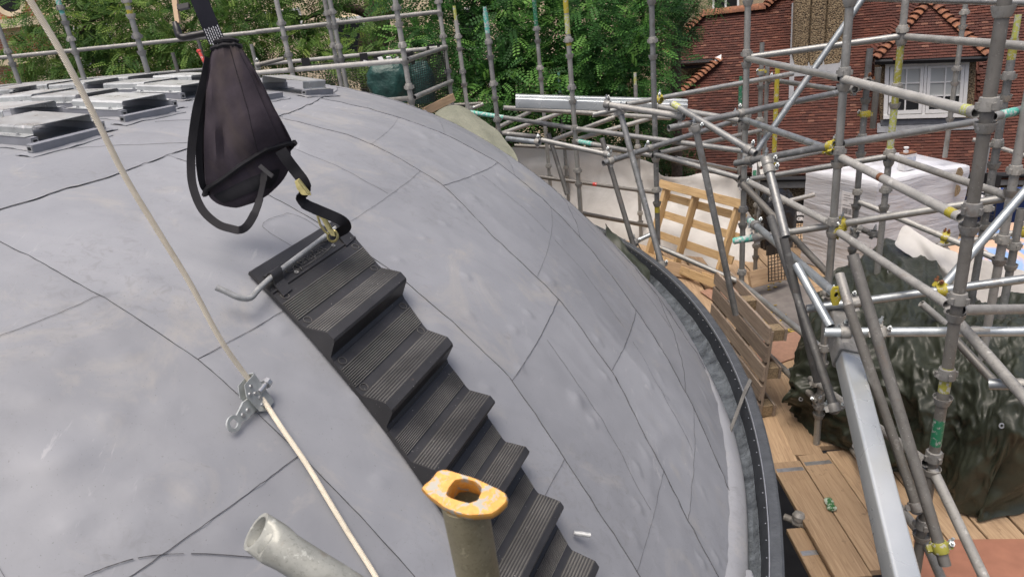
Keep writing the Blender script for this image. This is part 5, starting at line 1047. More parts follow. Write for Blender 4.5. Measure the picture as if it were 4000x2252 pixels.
# --- shrink wrapped stack
A_ = PZ(3128, 1020, DECK); zt = vert_z((A_.x, A_.y), 672); At = V((A_.x, A_.y, zt)); Bt, Ct = PZ(3427, 728, zt), PZ(3787, 650, zt); Dt = At + (Ct - Bt); dn = V((0, 0, DECK - zt))
def wrapm():
    t = NT('white_shrink_wrap'); tc = t.coord('Object', (1, 1, 1)); mp = t.coord('Object', (3, 3, 11)); rot = t.n('Mapping'); rot.inputs['Rotation'].default_value = (0.15, 0.62, 0.2); rot.inputs['Scale'].default_value = (1.2, 1.2, 9); t.l(tc, rot.inputs[0])
    a = t.noise(rot.outputs[0], 1.3, 4, 0.6, 0.5); b = t.noise(tc, 2.0, 4); t.set(t.mix(b, (0.50, 0.51, 0.54), (0.62, 0.63, 0.65)), 0.25, 0, 0.5); t.bump(a, 0.45, 0.05); return t.m
M['wrap'] = wrapm()
wr = thing('wrapped_stack', (A_ + PZ(3427, 728, zt) + dn) / 2, 'large white shrink wrapped stack of insulation boards below the tiled house', 'wrapped stack')
m = MB(); cor = [At, Bt, Ct, Dt]; ctr = sum(cor, V((0, 0, 0))) / 4; n = 26; per = []
for k in range(4):
    a, b = cor[k], cor[(k + 1) % 4]
    for i in range(n): per.append(a.lerp(b, i / n))
lev = []
for j in range(15):
    t_ = j / 14
    lev.append([p + dn * (1 - t_) + (p - ctr).normalized() * (0.022 * fbm(V((p.x * 3 + p.y * 2, p.z, (t_ * 9 + p.x * 1.4))), 2)) for p in per])
for q, s_ in ((0.02, 0.985), (0.035, 0.94), (0.03, 0.6), (0.05, 0.25)): lev.append([ctr.lerp(p, s_) + V((0, 0, q + 0.05 * fbm(p * 1.5, 2) + (0.16 if s_ < 0.7 and False else 0))) for p in per])
m.rings(lev, False, False, True); m.build('plastic_wrap', M['wrap'], wr, smooth=60)
fx = (Bt - At).normalized(); fn = fx.cross(V((0, 0, 1))); fn = fn if fn.dot(VD) < 0 else -fn; lp = isect(3318, 800, At + fn * 0.03, fn)
M['paperw'] = plain('white_label_paper', (0.78, 0.78, 0.78), 0.7); M['ink'] = plain('grey_print', (0.16, 0.16, 0.17), 0.7)
m = MB(); m.box(lp, fx * 0.105, V((0, 0, 0.135)), fn * 0.002); lab = m.build('label_sheet', M['paperw'], wr, smooth=0); m = MB()
for i in range(22): m.box(lp + fx * (-0.078 + 0.0074 * i) + V((0, 0, -0.075)) + fn * 0.003, fx * random.choice((0.001, 0.0018, 0.0026)), V((0, 0, 0.032)), fn * 0.0006)
for i, (a, b) in enumerate(((-0.08, 0.0), (-0.07, 0.05), (-0.08, -0.03), (0.0, 0.06), (-0.08, 0.02))): m.box(lp + fx * (a + b) / 2 + V((0, 0, 0.10 - 0.028 * i)) + fn * 0.003, fx * (b - a) / 2, V((0, 0, 0.0025)), fn * 0.0006)
m.build('printed_barcode', M['ink'], lab, smooth=0)['kind'] = 'stuff'
rx = (Ct - Bt).normalized(); rn = rx.cross(V((0, 0, 1))); rn = rn if rn.dot(VD) < 0 else -rn
for x, y, s_ in ((3745, 678, 0.075), (3738, 745, 0.06)):
    p = isect(x, y, Bt + rn * 0.035, rn); m = MB(); m.prism([p + rx * s_ * 0.75 * math.cos(a) * random.uniform(0.6, 1.1) + V((0, 0, s_ * 1.3 * math.sin(a) * random.uniform(0.7, 1.1))) for a in [2 * math.pi * i / 9 for i in range(9)]], rn * 0.004); m.build('torn_hole', M['chip'], wr, smooth=0)
cp = PZ(3540, 662, zt + 0.05); cn = thing('pump_can', cp, 'white rectangular can with a pump top standing on the wrapped stack', 'can'); k = PX(cp)[2] / F
m = MB(); hx = rx * 26 * k; hy = V((-rx.y, rx.x, 0)) * 16 * k; m.box(cp + V((0, 0, 32 * k)), hx, hy, V((0, 0, 32 * k))); m.build('body', M['paperw'], cn, smooth=0); m = MB(); m.box(cp + V((0, 0, 66 * k)), hx * 1.02, hy * 1.02, V((0, 0, 2.5 * k))); m.build('rim', M['rusty'], cn); m = MB(); m.box(cp + V((0, 0, 38 * k)) - hy * 1.01, hx * 0.9, hy * 0.02, V((0, 0, 14 * k))); m.build('label', paintm('pale_blue_label', (0.5, 0.56, 0.66), (0.7, 0.7, 0.7), 0.6), cn); m = MB(); a = cp + V((0, 0, 68 * k)) - hx * 0.45; m.lathe(a, V((0, 0, 1)), [(9 * k, 0), (9 * k, 8 * k), (4 * k, 9 * k), (4 * k, 16 * k), (9 * k, 17 * k), (9 * k, 22 * k), (0.0, 22 * k)], 12); m.build('pump_cap', M['paperw'], cn)
# --- black sack, mesh guards, signs, blue sheet
M['sack'] = plain('glossy_black_plastic', (0.02, 0.02, 0.022), 0.22, 0, 0.3, 8, 0.6, bdist=0.03); M['greensack'] = plain('dark_green_woven_sack', (0.018, 0.075, 0.062), 0.4, 0, 0.5, 7, 0.7, bdist=0.03); M['mesh'] = plain('black_mesh_wire', (0.014, 0.014, 0.015), 0.5)
def sack(name, mat, px0, px1, py0, py1, Z, label, cat, seed, dep=0.8):
    c0 = P((px0 + px1) / 2, py1, Z); W_ = (px1 - px0) * Z / F / 2; H_ = (py1 - py0) * Z / F; m = MB(); rs = []; s1 = c2w(V((1, 0, 0))); s1 = V((s1.x, s1.y, 0)).normalized(); s2 = V((-s1.y, s1.x, 0))
    for j in range(13):
        t_ = j / 12; r_ = W_ * (0.90 + 0.14 * math.sin(t_ * 3)) * (1 if t_ < 0.8 else 1 - (t_ - 0.8) * 1.2)
        rs.append([c0 + V((0, 0, H_ * t_)) + (s1 * math.copysign(abs(math.cos(a)) ** 0.7, math.cos(a)) + s2 * dep * math.copysign(abs(math.sin(a)) ** 0.7, math.sin(a))) * r_ * (1 + 0.14 * fbm(V((math.cos(a) * 2, math.sin(a) * 2, t_ * 4 + seed)), 3)) + V((0, 0, 0.06 * H_ * noise.noise(V((math.cos(a) * 2.5, math.sin(a) * 2.5, seed))) * t_)) for a in [2 * math.pi * i / 40 for i in range(40)]])
    m.rings(rs, False, True, True); return tag(m.build(name, mat, org=c0, smooth=70), label, cat)
sack('rubble_sack', M['sack'], 2962, 3095, 745, 960, 7.9, 'glossy black plastic sack behind the raking tubes', 'sack', 2); sack('rubble_sack', M['greensack'], 1456, 1612, 250, 400, 7.9, 'dark green woven sack filled with white offcuts behind the dome', 'sack', 5); sack('rubble_sack', M['greensack'], 1612, 1706, 250, 400, 8.0, 'green sack standing behind the black mesh guard', 'sack', 9)
m = MB(); rr2 = random.Random(4)
for _ in range(16):
    p = P(1530 + rr2.gauss(0, 38), 247 + rr2.gauss(0, 7), 7.9 + rr2.uniform(-0.1, 0.1)); a = V((rr2.gauss(0, 1), rr2.gauss(0, 1), rr2.gauss(0, 0.4))).normalized(); u_, v_, _ = frame(a); m.box(p, a * rr2.uniform(0.04, 0.11), u_ * 0.03, v_ * 0.006)
tag(m.build('offcuts', M['paperw'], org=P(1530, 250, 7.9), smooth=0), 'white sheet offcuts poking out of the green sack', 'offcuts', kind='stuff')
def mesh_guard(corn, nx, ny, label, r_=0.0022, fr=0.006):
    a, b, c, d = corn; t = thing('mesh_guard', (c + d) / 2, label, 'mesh guard', 'black mesh guards hung on the scaffold'); m = MB(); m.sweep([a, b, c, d, a], fr, 6); m.build('frame', M['mesh'], t); m = MB()
    for i in range(1, nx): m.sweep([a.lerp(b, i / nx), d.lerp(c, i / nx)], r_, 4, False)
    for j in range(1, ny): m.sweep([a.lerp(d, j / ny), b.lerp(c, j / ny)], r_, 4, False)
    m.build('wires', M['mesh'], t)['kind'] = 'stuff'
    for f_ in (0.12, 0.55, 0.85):
        m = MB(); p = a.lerp(b, f_); u_ = (b - a).normalized(); m.box(p + V((0, 0, 0.02)), u_ * 0.045, V((0, 0, 0.055)), VD * 0.02); m.build('hook', M['mesh'], t, smooth=0)
mesh_guard((P(1160, 258, 8.2), P(1470, 232, 8.3), P(1480, 360, 8.6), P(1165, 345, 8.5)), 26, 12, 'black mesh guard hanging below the handrail behind the dome'); mesh_guard((P(1592, 240, 7.0), P(1735, 195, 8.0), P(1752, 400, 8.3), P(1615, 425, 7.3)), 18, 22, 'black mesh guard in front of the green sacks', 0.003); mesh_guard((P(1440, 245, 9.0), P(1730, 190, 9.2), P(1745, 330, 9.5), P(1450, 350, 9.3)), 26, 14, 'black mesh guard behind the sacks and the handrail')
mesh_guard((P(3000, 985, 7.3), P(3062, 970, 7.4), P(3066, 1090, 7.6), P(3002, 1098, 7.5)), 5, 9, 'black mesh guard behind the toe board by the felt', 0.004); mesh_guard((P(3085, 815, 8.6), P(3150, 800, 8.5), P(3150, 1000, 8.8), P(3085, 1010, 8.9)), 6, 14, 'black mesh guard beside the wrapped stack', 0.004); mesh_guard((P(3815, 700, 7.2), P(3900, 715, 7.2), P(3880, 880, 7.5), P(3800, 870, 7.5)), 6, 12, 'black mesh guard with a printed sign behind the right posts', 0.004)
def sign(name, px0, py0, px1, py1, Z, mat, lines, tmat, label, size):
    a, b, c = P(px0, py0, Z), P(px1, py0, Z), P(px0, py1, Z); u_ = (b - a) / 2; v_ = (a - c) / 2; ctr = P((px0 + px1) / 2, (py0 + py1) / 2, Z); m = MB(); m.box(ctr + VD * 0.006, u_, v_, VD * 0.004)
    o = tag(m.build(name, mat, org=ctr, smooth=0), label, 'sign')
    for i, l_ in enumerate(lines): text_mesh('lettering', l_, tmat, ctr - u_ * 0.88 + v_ * (0.28 - i * 0.85) - VD * 0.003, u_, v_, size, o, 0.001, 0.0035)
    return o
sign('company_sign', 3808, 728, 3880, 790, 7.1, M['plastic'], ['BROGAN', 'GROUP'], M['paperw'], 'black sign with white company lettering half hidden behind a post', 0.060); sign('company_sign', 3108, 822, 3172, 872, 8.5, M['plastic'], ['BROGAN', 'GROUP'], M['paperw'], 'black sign partly covered by the wrapped stack', 0.06)
o = sign('safety_sign', 2939, 632, 2957, 692, 7.6, M['paperw'], [], M['ink'], 'small white and green safety sign between the left tower posts', 0.02)
m = MB(); m.box(P(2948, 675, 7.59), _cx * 0.02, _cy * 0.03, VD * 0.002); m.build('green_panel', M['green'], o, smooth=0)
def bluem():
    t = NT('printed_blue_sheet'); co = t.coord('Object'); a = t.noise(co, 1.6, 4, 0.6, 0.6); b = t.noise(co, 9, 4); t.set(t.mix(t.ramp(a, [(0.42, 0.0), (0.48, 1.0), (0.56, 1.0), (0.62, 0.0)]), t.mix(b, (0.12, 0.25, 0.52), (0.35, 0.48, 0.66)), (0.62, 0.42, 0.28)), 0.4); t.bump(b, 0.3, 0.02); return t.m
M['blue'] = bluem(); cloth('printed_sheet', M['blue'], [[(3700, 960, 7.4), (3800, 905, 7.6), (3900, 880, 7.7), (4100, 850, 7.8)], [(3720, 990, 7.0), (3810, 960, 7.0), (3900, 960, 7.0), (4100, 960, 7.0)], [(3730, 1030, 6.8), (3810, 1040, 6.7), (3900, 1070, 6.6), (4100, 1100, 6.5)]], 8, 8, 0.02, 2, 'blue printed sheet with orange patches behind the right hand posts', 'printed sheet', 4)
M['darkblue'] = plain('dark_blue_plastic', (0.03, 0.07, 0.25), 0.35, 0, 0.3, 5)
tb_ = thing('blue_bin', P(3990, 880, 8.4), 'dark blue plastic bin at the right picture edge', 'bin'); m = MB(); q = [P(3882, 745, 8.2), P(4100, 735, 8.2), P(4100, 880, 8.6), P(3890, 880, 8.6)]; m.prism(q, VD * 0.7); m.build('body', M['darkblue'], tb_, smooth=0); m = MB(); m.sweep([q[0], q[1]], 0.03, 6); m.build('rim', M['darkblue'], tb_)
# toe boards
def toe(px, mat, label, Z0, Z1, strip_=None):
    (x0, y0), (x1, y1), (x2, y2), (x3, y3) = px; a, b, c, d = P(x0, y0, Z0), P(x1, y1, Z1), P(x2, y2, Z1), P(x3, y3, Z0); m = MB(); ax = (b - a + c - d) / 4; ay = (a - d + b - c) / 4; ctr = (a + b + c + d) / 4
    o = tag(plank('toe_board', mat, ctr, ax, (ay - ax * (ay.dot(ax) / ax.length_squared)), ax.cross(ay).normalized() * 0.019), label, 'toe board', 'toe boards'); return o
toe(((2922, 1060), (3066, 1028), (3074, 1090), (2932, 1126)), M['board'], 'timber toe board on edge behind the dark felt', 7.5, 7.7); toe(((1655, 422), (1768, 362), (1772, 400), (1665, 450)), M['board'], 'timber toe board strapped beside the dome skyline', 6.9, 7.4)
toe(((2480, 985), (2850, 1075), (2850, 1130), (2490, 1040)), M['board'], 'timber toe board along the foot of the white sheeting', 8.6, 8.0)
# podger handle and yellow level on the far rail
m = MB(); a, b = P(775, 196, 6.9), P(806, 258, 6.9); m.sweep([a, a.lerp(b, 0.12), a.lerp(b, 0.16), b], [0.022, 0.022, 0.016, 0.014], 10); tag(m.build('podger_handle', M['red'], org=b), 'red handled spanner stuck up beside the black bag', 'spanner')
m = MB(); m.prism([P(x, y, 6.4) for x, y in ((966, 248), (976, 248), (986, 288), (974, 288))], VD * 0.03); tag(m.build('yellow_wedge', M['yellow'], org=P(978, 285, 6.4), smooth=0), 'small yellow strip standing beside the right edge of the bag', 'strip')
# --- the street
def groundm():
    t = NT('street_asphalt'); co = t.coord('Object'); a = t.noise(co, 0.35, 5, 0.65); f_ = t.noise(co, 40, 3); t.set(t.mix(a, (0.20, 0.185, 0.175), (0.29, 0.275, 0.26)), 0.85); t.bump(f_, 0.2, 0.01); return t.m
M['road'] = groundm(); M['pave'] = plain('paving', (0.36, 0.34, 0.31), 0.85, 0, 0.25, 2.0, 0.1); M['yard'] = plain('shade_toned_tarmac', (0.05, 0.048, 0.045), 0.9, 0, 0.4, 3.0, 0.2); M['line'] = plain('road_paint', (0.62, 0.58, 0.45), 0.8, 0, 0.25, 6)  # yard tone set dark to stand for the shade under the deck
m = MB(); m.bx(-300, 300, -200, 400, -0.3, 0.0); tag(m.build('ground', M['yard'], smooth=0), kind='structure')
rp, rd_ = PZ(2560, 300, 0.0), V((0.42, 0.91, 0)).normalized(); rn_ = V((rd_.y, -rd_.x, 0))
m = MB(); m.prism([rp + rd_ * a + rn_ * b + V((0, 0, 0.004)) for a, b in ((-40, -3.4), (-40, 3.4), (90, 3.4), (90, -3.4))], V((0, 0, 0.002))); tag(m.build('road', M['road'], smooth=0), kind='structure')
for k, b in enumerate((-3.0, -2.8, 2.8, 3.0)):
    m = MB(); m.prism([rp + rd_ * a + rn_ * (b + e) + V((0, 0, 0.010)) for a, e in ((-40, -0.05), (-40, 0.05), (90, 0.05), (90, -0.05))], V((0, 0, 0.002))); tag(m.build('road_marking', M['line'], smooth=0), kind='structure')
for b in (-3.55, 3.55): m = MB(); m.prism([rp + rd_ * a + rn_ * (b + e) for a, e in ((-40, -0.12), (-40, 0.12), (90, 0.12), (90, -0.12))], V((0, 0, 0.12))); tag(m.build('kerb', M['pave'], smooth=0), kind='structure')
bp = PZ(2592, 352, 0.0); m = MB(); m.lathe(bp, V((0, 0, 1)), [(0.16, 0), (0.16, 0.05), (0.11, 0.10), (0.10, 0.75), (0.14, 0.80), (0.12, 0.92), (0.001, 1.0)], 14); tag(m.build('bollard', M['plastic'], org=bp), 'dark bollard at the edge of the far street', 'bollard')
# --- tiled house
HE = V((-0.927, 0.375, 0)).normalized(); HR = -HE; HN = V((0.375, 0.927, 0)).normalized()          # along the eaves to the right; into the house
E0 = EYE + ray(3300, 688) * 16.2; PIT = R(52); US = HN * math.cos(PIT) + V((0, 0, 1)) * math.sin(PIT); RN = (HR.cross(US)); RN = RN if RN.z > 0 else -RN
def r_ab(x, y):
    p = isect(x, y, E0, RN) - E0; return (p.dot(HR), p.dot(US))
def r_p(a, b, o=0.0): return E0 + HR * a + US * b + RN * o
def tilem():
    t = NT('clay_roof_tile'); co = t.coord('Object'); oi = t.n('ObjectInfo'); at = t.n('Attribute', attribute_name='tint'); v_ = t.math('FRACT', t.math('ADD', at.outputs['Fac'], oi.outputs['Random']))
    c_ = t.ramp(v_, [(0.0, (0.058, 0.024, 0.019)), (0.5, (0.075, 0.029, 0.022)), (0.85, (0.092, 0.034, 0.025)), (0.96, (0.125, 0.050, 0.034)), (1.0, (0.17, 0.085, 0.06))]); a = t.noise(co, 0.6, 4); c_ = t.mix(t.ramp(a, [(0.46, 0.0), (0.70, 0.5)]), c_, (0.13, 0.042, 0.024)); b = t.noise(co, 20, 4, 0.7); c_ = t.mix(t.math('MULTIPLY', t.ramp(b, [(0.62, 0.0), (0.72, 1.0)]), 0.4), c_, (0.30, 0.22, 0.17)); t.set(c_, 0.85, 0, 0.3); t.bump(b, 0.3, 0.01); return t.m
M['tile'] = tilem()
def bonnetm():
    t = NT('orange_hip_tile'); co = t.coord('Object', rnd=True); oi = t.n('ObjectInfo'); b = t.noise(co, 9, 4, 0.65); c_ = t.mix(t.ramp(b, [(0.35, 0.0), (0.65, 1.0)]), (0.13, 0.055, 0.035), (0.27, 0.115, 0.055)); t.set(c_, 0.85); t.bump(b, 0.3, 0.01); return t.m
M['bonnet'] = bonnetm()
def pebblem():
    t = NT('pebbledash'); co = t.coord('Object'); v_ = t.vor(co, 38).outputs['Color']; d = t.vor(co, 38, 'F1').outputs[0]; big = t.noise(co, 1.2, 4); c_ = t.mix(v_, (0.13, 0.085, 0.045), (0.42, 0.33, 0.20)); c_ = t.mix(t.ramp(d, [(0.45, 0.0), (0.8, 1.0)]), c_, (0.05, 0.038, 0.025)); c_ = t.mix(t.ramp(big, [(0.4, 0.0), (0.75, 0.4)]), c_, (0.10, 0.075, 0.05)); t.set(c_, 0.95); t.bump(d, 0.9, -0.02); return t.m
M['pebble'] = pebblem(); M['lead'] = plain('lead_flashing', (0.16, 0.17, 0.19), 0.55, 0.1, 0.3, 8); M['blackgut'] = plain('black_eaves_gutter', (0.015, 0.015, 0.016), 0.35); M['white'] = plain('white_window_paint', (0.87, 0.87, 0.84), 0.4, 0, 0.1, 12); M['fascia'] = plain('grey_fascia', (0.42, 0.40, 0.36), 0.6)
def blindm():
    t = NT('window_glass'); t.set((0.02, 0.022, 0.024), 0.06, 0, 0.6); return t.m
M['glass'] = blindm(); M['blind'] = plain('pale_window_blind', (0.50, 0.52, 0.50), 0.35, 0, 0.06, 3)
E0g = V((E0.x, E0.y, 0)); house = thing('tiled_house', E0g, 'pebbledashed house with a steep red clay tile roof, dormer window and chimney', 'house')
GA, TW = 0.064, 0.125
poly = [r_ab(x, y) for x, y in ((2745, 60), (2990, 30), (3020, -160), (4150, -160), (4150, 700), (2585, 672), (2572, 560), (2560, 465), (2640, 380), (2812, 236), (2640, 245), (2598, 206))]
holes = [[r_ab(x, y) for x, y in ((3104, -200), (3306, -200), (3288, 268), (3092, 268))], [r_ab(x, y) for x, y in ((3440, 480), (3800, 470), (3830, 235), (3640, 30), (3440, 240))]]
def tile_geom(m, c, e, u_, n, w_, L_, th=0.016):
    b = c - u_ * 0.015 + n * 0.034; t_ = c + u_ * (L_ - 0.02) + n * 0.004; ex = e * (w_ / 2 - 0.0018)
    m.add([b - ex, b + ex, t_ + ex, t_ - ex, b - ex - n * th, b + ex - n * th, t_ + ex - n * th, t_ - ex - n * th], [(0, 1, 2, 3), (4, 5, 1, 0), (5, 6, 2, 1), (7, 4, 0, 3), (7, 6, 5, 4)])
rt2 = random.Random(17); cand = []
nb = int(max(p[1] for p in poly) / GA) + 1; amin, amax = min(p[0] for p in poly), max(p[0] for p in poly)
for j in range(nb):
    wob = 0.006 * math.sin(j * 0.9); a = amin - (TW / 2 if j % 2 else 0) - rt2.uniform(0, 0.02)
    while a < amax:
        b = j * GA; sag = 0.008 * noise.noise(V((a * 0.7, j * 0.3, 2)))
        if inpoly(a, b + 0.03, poly) and not any(inpoly(a, b + 0.02, h) for h in holes): cand.append((a, b + wob * 0.3 + sag + rt2.uniform(-0.004, 0.004), rt2.random(), rt2.uniform(-0.003, 0.004)))
        a += TW
def dist_t(c): return (r_p(c[0], c[1]) - EYE).length
vis = [c for c in cand if 2600 < PX(r_p(c[0], c[1]))[0] < 4000 and 0 < PX(r_p(c[0], c[1]))[1] < 560]
vis.sort(key=dist_t); near = set(id(c) for c in vis[:300])
roof = MB(); q = [r_p(a, b, -0.02) for a, b in poly]; roof.prism(q, -RN * 0.05); roofo = roof.build('roof', M['tile'], house, smooth=0)
m1 = MB(); tile_geom(m1, V((0, 0, 0)), HR, US, RN, TW, 0.11); tme = m1.mesh(M['tile'], smooth=0); tme.name = 'roof_tile'; rest = MB(); r0 = root_of(roofo)
for c in cand:
    p = r_p(c[0], c[1], c[3])
    if id(c) in near:
        o = bpy.data.objects.new('roof_tile', tme); COL.objects.link(o); o.parent = roofo; o.location = p - r0
    else: rest.cur = c[2]; tile_geom(rest, p, HR, US, RN, TW, 0.11)
o = rest.build('roof_tiles', M['tile'], roofo, smooth=0); o['kind'] = 'stuff'
def bonnets(pts, par, n, name='hip_tile', s_=0.17):
    a, b = pts; d = (b - a).normalized(); L_ = (b - a).length / n; side = d.cross(V((0, 0, 1))).normalized(); up_ = side.cross(d)
    for i in range(n):
        c = a + d * L_ * (i + 0.5); m = MB(); g = []
        for k, (t_, w_, h) in enumerate(((-0.62, s_ * 0.55, 0.015), (0.0, s_ * 0.85, 0.03), (0.62, s_ * 1.05, 0.06))): g.append([c + d * L_ * t_ + side * math.sin(th) * w_ + up_ * (math.cos(th) * w_ * 0.62 - w_ * 0.30 + h) for th in [lerp(-1.45, 1.45, q / 8) for q in range(9)]])
        m.sheet(g, 0.014); m.build(name, M['bonnet'], par, smooth=60)
bonnets((r_p(*r_ab(2748, 58), 0.03), r_p(*r_ab(2596, 208), 0.03)), roofo, 12); bonnets((r_p(*r_ab(2815, 232), 0.03), r_p(*r_ab(2635, 384), 0.03)), roofo, 13)
bonnets((r_p(*r_ab(3090, -60), 0.03), r_p(*r_ab(2990, 32), 0.03)), roofo, 8)
a, b = r_p(*r_ab(2742, 56), 0.03), r_p(*r_ab(2992, 28), 0.03); d = (b - a).normalized(); up_ = (V((0, 0, 1)) - d * d.z).normalized(); sd = d.cross(up_); n = 9
for i in range(n):
    m = MB(); g = [[a.lerp(b, (i + t_) / n) + sd * math.sin(th) * 0.14 + up_ * (math.cos(th) * 0.14 - 0.06) for th in [lerp(-1.5, 1.5, q / 8) for q in range(9)]] for t_ in (0.01, 0.5, 0.99)]; m.sheet(g, 0.016); m.build('ridge_tile', M['bonnet'], roofo, smooth=60)
# other half of the roof and the walls
bk = 2 * (max(p_[1] for p_ in poly)) * math.cos(PIT)
m = MB(); aL, aR = r_ab(2600, 660)[0], r_ab(4150, 690)[0]; hb = max(p_[1] for p_ in poly)
m.prism([r_p(aL + 4.2, hb, -0.05), r_p(aR, hb, -0.05), E0 + HR * aR + HN * bk, E0 + HR * aL + HN * bk], V((0, 0, -0.05))); m.build('rear_slope', M['tile'], house, smooth=0)
m = MB(); w0 = E0 + HN * 0.45; m.prism([w0 + HR * aL, w0 + HR * aR, w0 + HR * aR + HN * (bk - 0.9), w0 + HR * aL + HN * (bk - 0.9)], V((0, 0, -(E0.z)))); m.v = [V((q.x, q.y, max(q.z, 0.0))) for q in m.v]; m.build('wall', M['pebble'], house, smooth=0)
m = MB(); m.sweep([E0 + HR * aL + V((0, 0, -0.03)) - HN * 0.03, E0 + HR * aR + V((0, 0, -0.03)) - HN * 0.03], 0.06, 8); m.build('eaves_gutter', M['blackgut'], house); m = MB(); m.box(E0 + HR * (aL + aR) / 2 + V((0, 0, -0.16)) + HN * 0.06, HR * (aR - aL) / 2, HN * 0.015, V((0, 0, 0.09))); m.build('fascia', M['fascia'], house, smooth=0)
# gable return under the upper left eaves
pw = isect(2700, 243, E0, RN) + HN * 0.7; ww = []
for x, y in ((2602, 236), (2812, 232), (2812, 380), (2602, 470)): ww.append(isect(x, y, pw, HN))
m = MB(); m.prism(ww, HN * 0.4); m.build('side_wall', M['pebble'], house, smooth=0)
a, b = isect(2640, 240, E0, RN), isect(2792, 231, E0, RN); m = MB(); m.sweep([a + V((0, 0, -0.05)), b + V((0, 0, -0.05))], 0.07, 8); m.build('eaves_gutter', M['blackgut'], house); m = MB(); m.box((a + b) / 2 + V((0, 0, -0.15)) + HN * 0.3, (b - a) / 2, HN * 0.3, V((0, 0, 0.03))); m.build('soffit', M['blackgut'], house, smooth=0)
m = MB(); e = r_p(*r_ab(2806, 240), 0.11); m.box(e, HR * 0.07 + V((0, 0, 0.03)), US * 0.06, RN * 0.015); m.build('lead_cap', M['paperw'], house)
# chimney
cb = r_p(*r_ab(3190, 262)); cx0, cx1 = (isect(3100, 240, cb, HN) - cb).dot(HR), (isect(3288, 240, cb, HN) - cb).dot(HR); W_ = cx1 - cx0; m = MB()
prof = [(0, 0.10), (0.03, 0.0), (0.30, -0.02), (0.325, 0.035), (0.35, -0.02), (0.60, -0.02), (0.625, 0.04), (0.65, -0.02), (0.95, -0.01), (1.0, 0.09), (1.0, 0.9), (0, 0.9)]
rs = []
for z_, gr in ((-0.65, 0.0), (-0.1, 0.02), (0.05, 0.0), (0.25, -0.035), (0.45, -0.045), (4.2, -0.045)): rs.append([cb + HR * (cx0 + W_ * x - (0.5 - x) * -gr * 2) + HN * (y + (0.0 if y > 0.5 else -gr * 1.2)) + V((0, 0, z_)) for x, y in prof])
m.rings(rs, False, True, True); ch = m.build('chimney', M['pebble'], house, smooth=30)
m = MB(); f0, f1 = r_ab(3088, 268), r_ab(3296, 262); m.box(r_p((f0[0] + f1[0]) / 2, f0[1] - 0.06, 0.035), HR * (f1[0] - f0[0]) / 2, US * 0.17, RN * 0.006); m.build('lead_apron', M['lead'], ch, smooth=0)
for x in (3096, 3296): m = MB(); c = r_ab(x, 200); m.box(r_p(c[0], c[1], 0.04), HR * 0.05, US * 1.2, RN * 0.006); m.build('lead_soaker', M['lead'], ch, smooth=0)
# dormer
db = r_p(*r_ab(3610, 488)); 
def dpt(x, y, o=0.0): return isect(x, y, db - HN * o, HN)
dm = MB(); dm.prism([dpt(3440, 490), dpt(3800, 478), dpt(3815, 222), dpt(3432, 235)], HN * 1.6); dor = dm.build('dormer', M['pebble'], house, smooth=0)
m = MB(); fr_ = [(3449, 463), (3770, 455), (3785, 238), (3458, 250)]; P4 = [dpt(*q, 0.03) for q in fr_]
def bil(u_, v_, o=0.0): return P4[0].lerp(P4[1], u_).lerp(P4[3].lerp(P4[2], u_), v_) - HN * o
def bar(m, u0, u1, v0, v1, o, t_): m.prism([bil(u0, v0, o), bil(u1, v0, o), bil(u1, v1, o), bil(u0, v1, o)], -HN * t_)
win = MB(); bar(win, 0, 1, 0, 0.07, 0, 0.07); bar(win, 0, 1, 0.95, 1.0, 0, 0.06); bar(win, 0, 0.05, 0.07, 0.95, 0, 0.055); bar(win, 0.955, 1, 0.07, 0.95, 0, 0.055); bar(win, 0.475, 0.51, 0.07, 0.95, 0, 0.055); wo_ = win.build('window', M['white'], dor, smooth=0)
dor2 = dor
for u0, u1 in ((0.06, 0.47), (0.515, 0.95)):
    m = MB(); t_ = 0.035; bar(m, u0, u1, 0.085, 0.15, 0.02, t_); bar(m, u0, u1, 0.90, 0.945, 0.02, t_); bar(m, u0, u0 + 0.04, 0.15, 0.90, 0.02, t_); bar(m, u1 - 0.04, u1, 0.15, 0.90, 0.02, t_); um = (u0 + u1) / 2; bar(m, um - 0.009, um + 0.009, 0.15, 0.90, 0.02, t_ * 0.8)
    for v_ in (0.40, 0.645): bar(m, u0 + 0.04, um - 0.009, v_ - 0.011, v_ + 0.011, 0.02, t_ * 0.7); bar(m, um + 0.009, u1 - 0.04, v_ - 0.011, v_ + 0.011, 0.02, t_ * 0.7)
    m.build('casement', M['white'], dor, smooth=0)
    for ua, ub in ((u0 + 0.04, um - 0.009), (um + 0.009, u1 - 0.04)):
        for v0, v1 in ((0.15, 0.389), (0.411, 0.634), (0.656, 0.90)):
            m = MB(); bar(m, ua, ub, v0, v1, 0.012, 0.006); m.build('pane', M['blind'] if v0 > 0.2 else M['glass'], dor, smooth=0)
m = MB(); m.prism([dpt(3440, 490, 0.05), dpt(3795, 478, 0.05), dpt(3795, 462, 0.05), dpt(3440, 470, 0.05)], HN * 0.04); m.build('sill_flashing', M['lead'], dor, smooth=0); f0, f1 = r_ab(3425, 502), r_ab(3812, 490); m = MB(); m.box(r_p((f0[0] + f1[0]) / 2, (f0[1] + f1[1]) / 2, 0.04), HR * (f1[0] - f0[0]) / 2, US * 0.11, RN * 0.006); m.build('lead_apron', M['lead'], dor, smooth=0)
eL, eR = dpt(3418, 230, 0.30), dpt(3858, 216, 0.30); eC = (eL + eR) / 2; ap0 = isect(3632, 5, db + HN * 0.55, HN); ap = V((eC.x, eC.y, ap0.z)) + HN * (0.30 + 0.55); ap = isect(3632, 5, db + HN * 0.55, HN); apb = ap + HN * 2.2
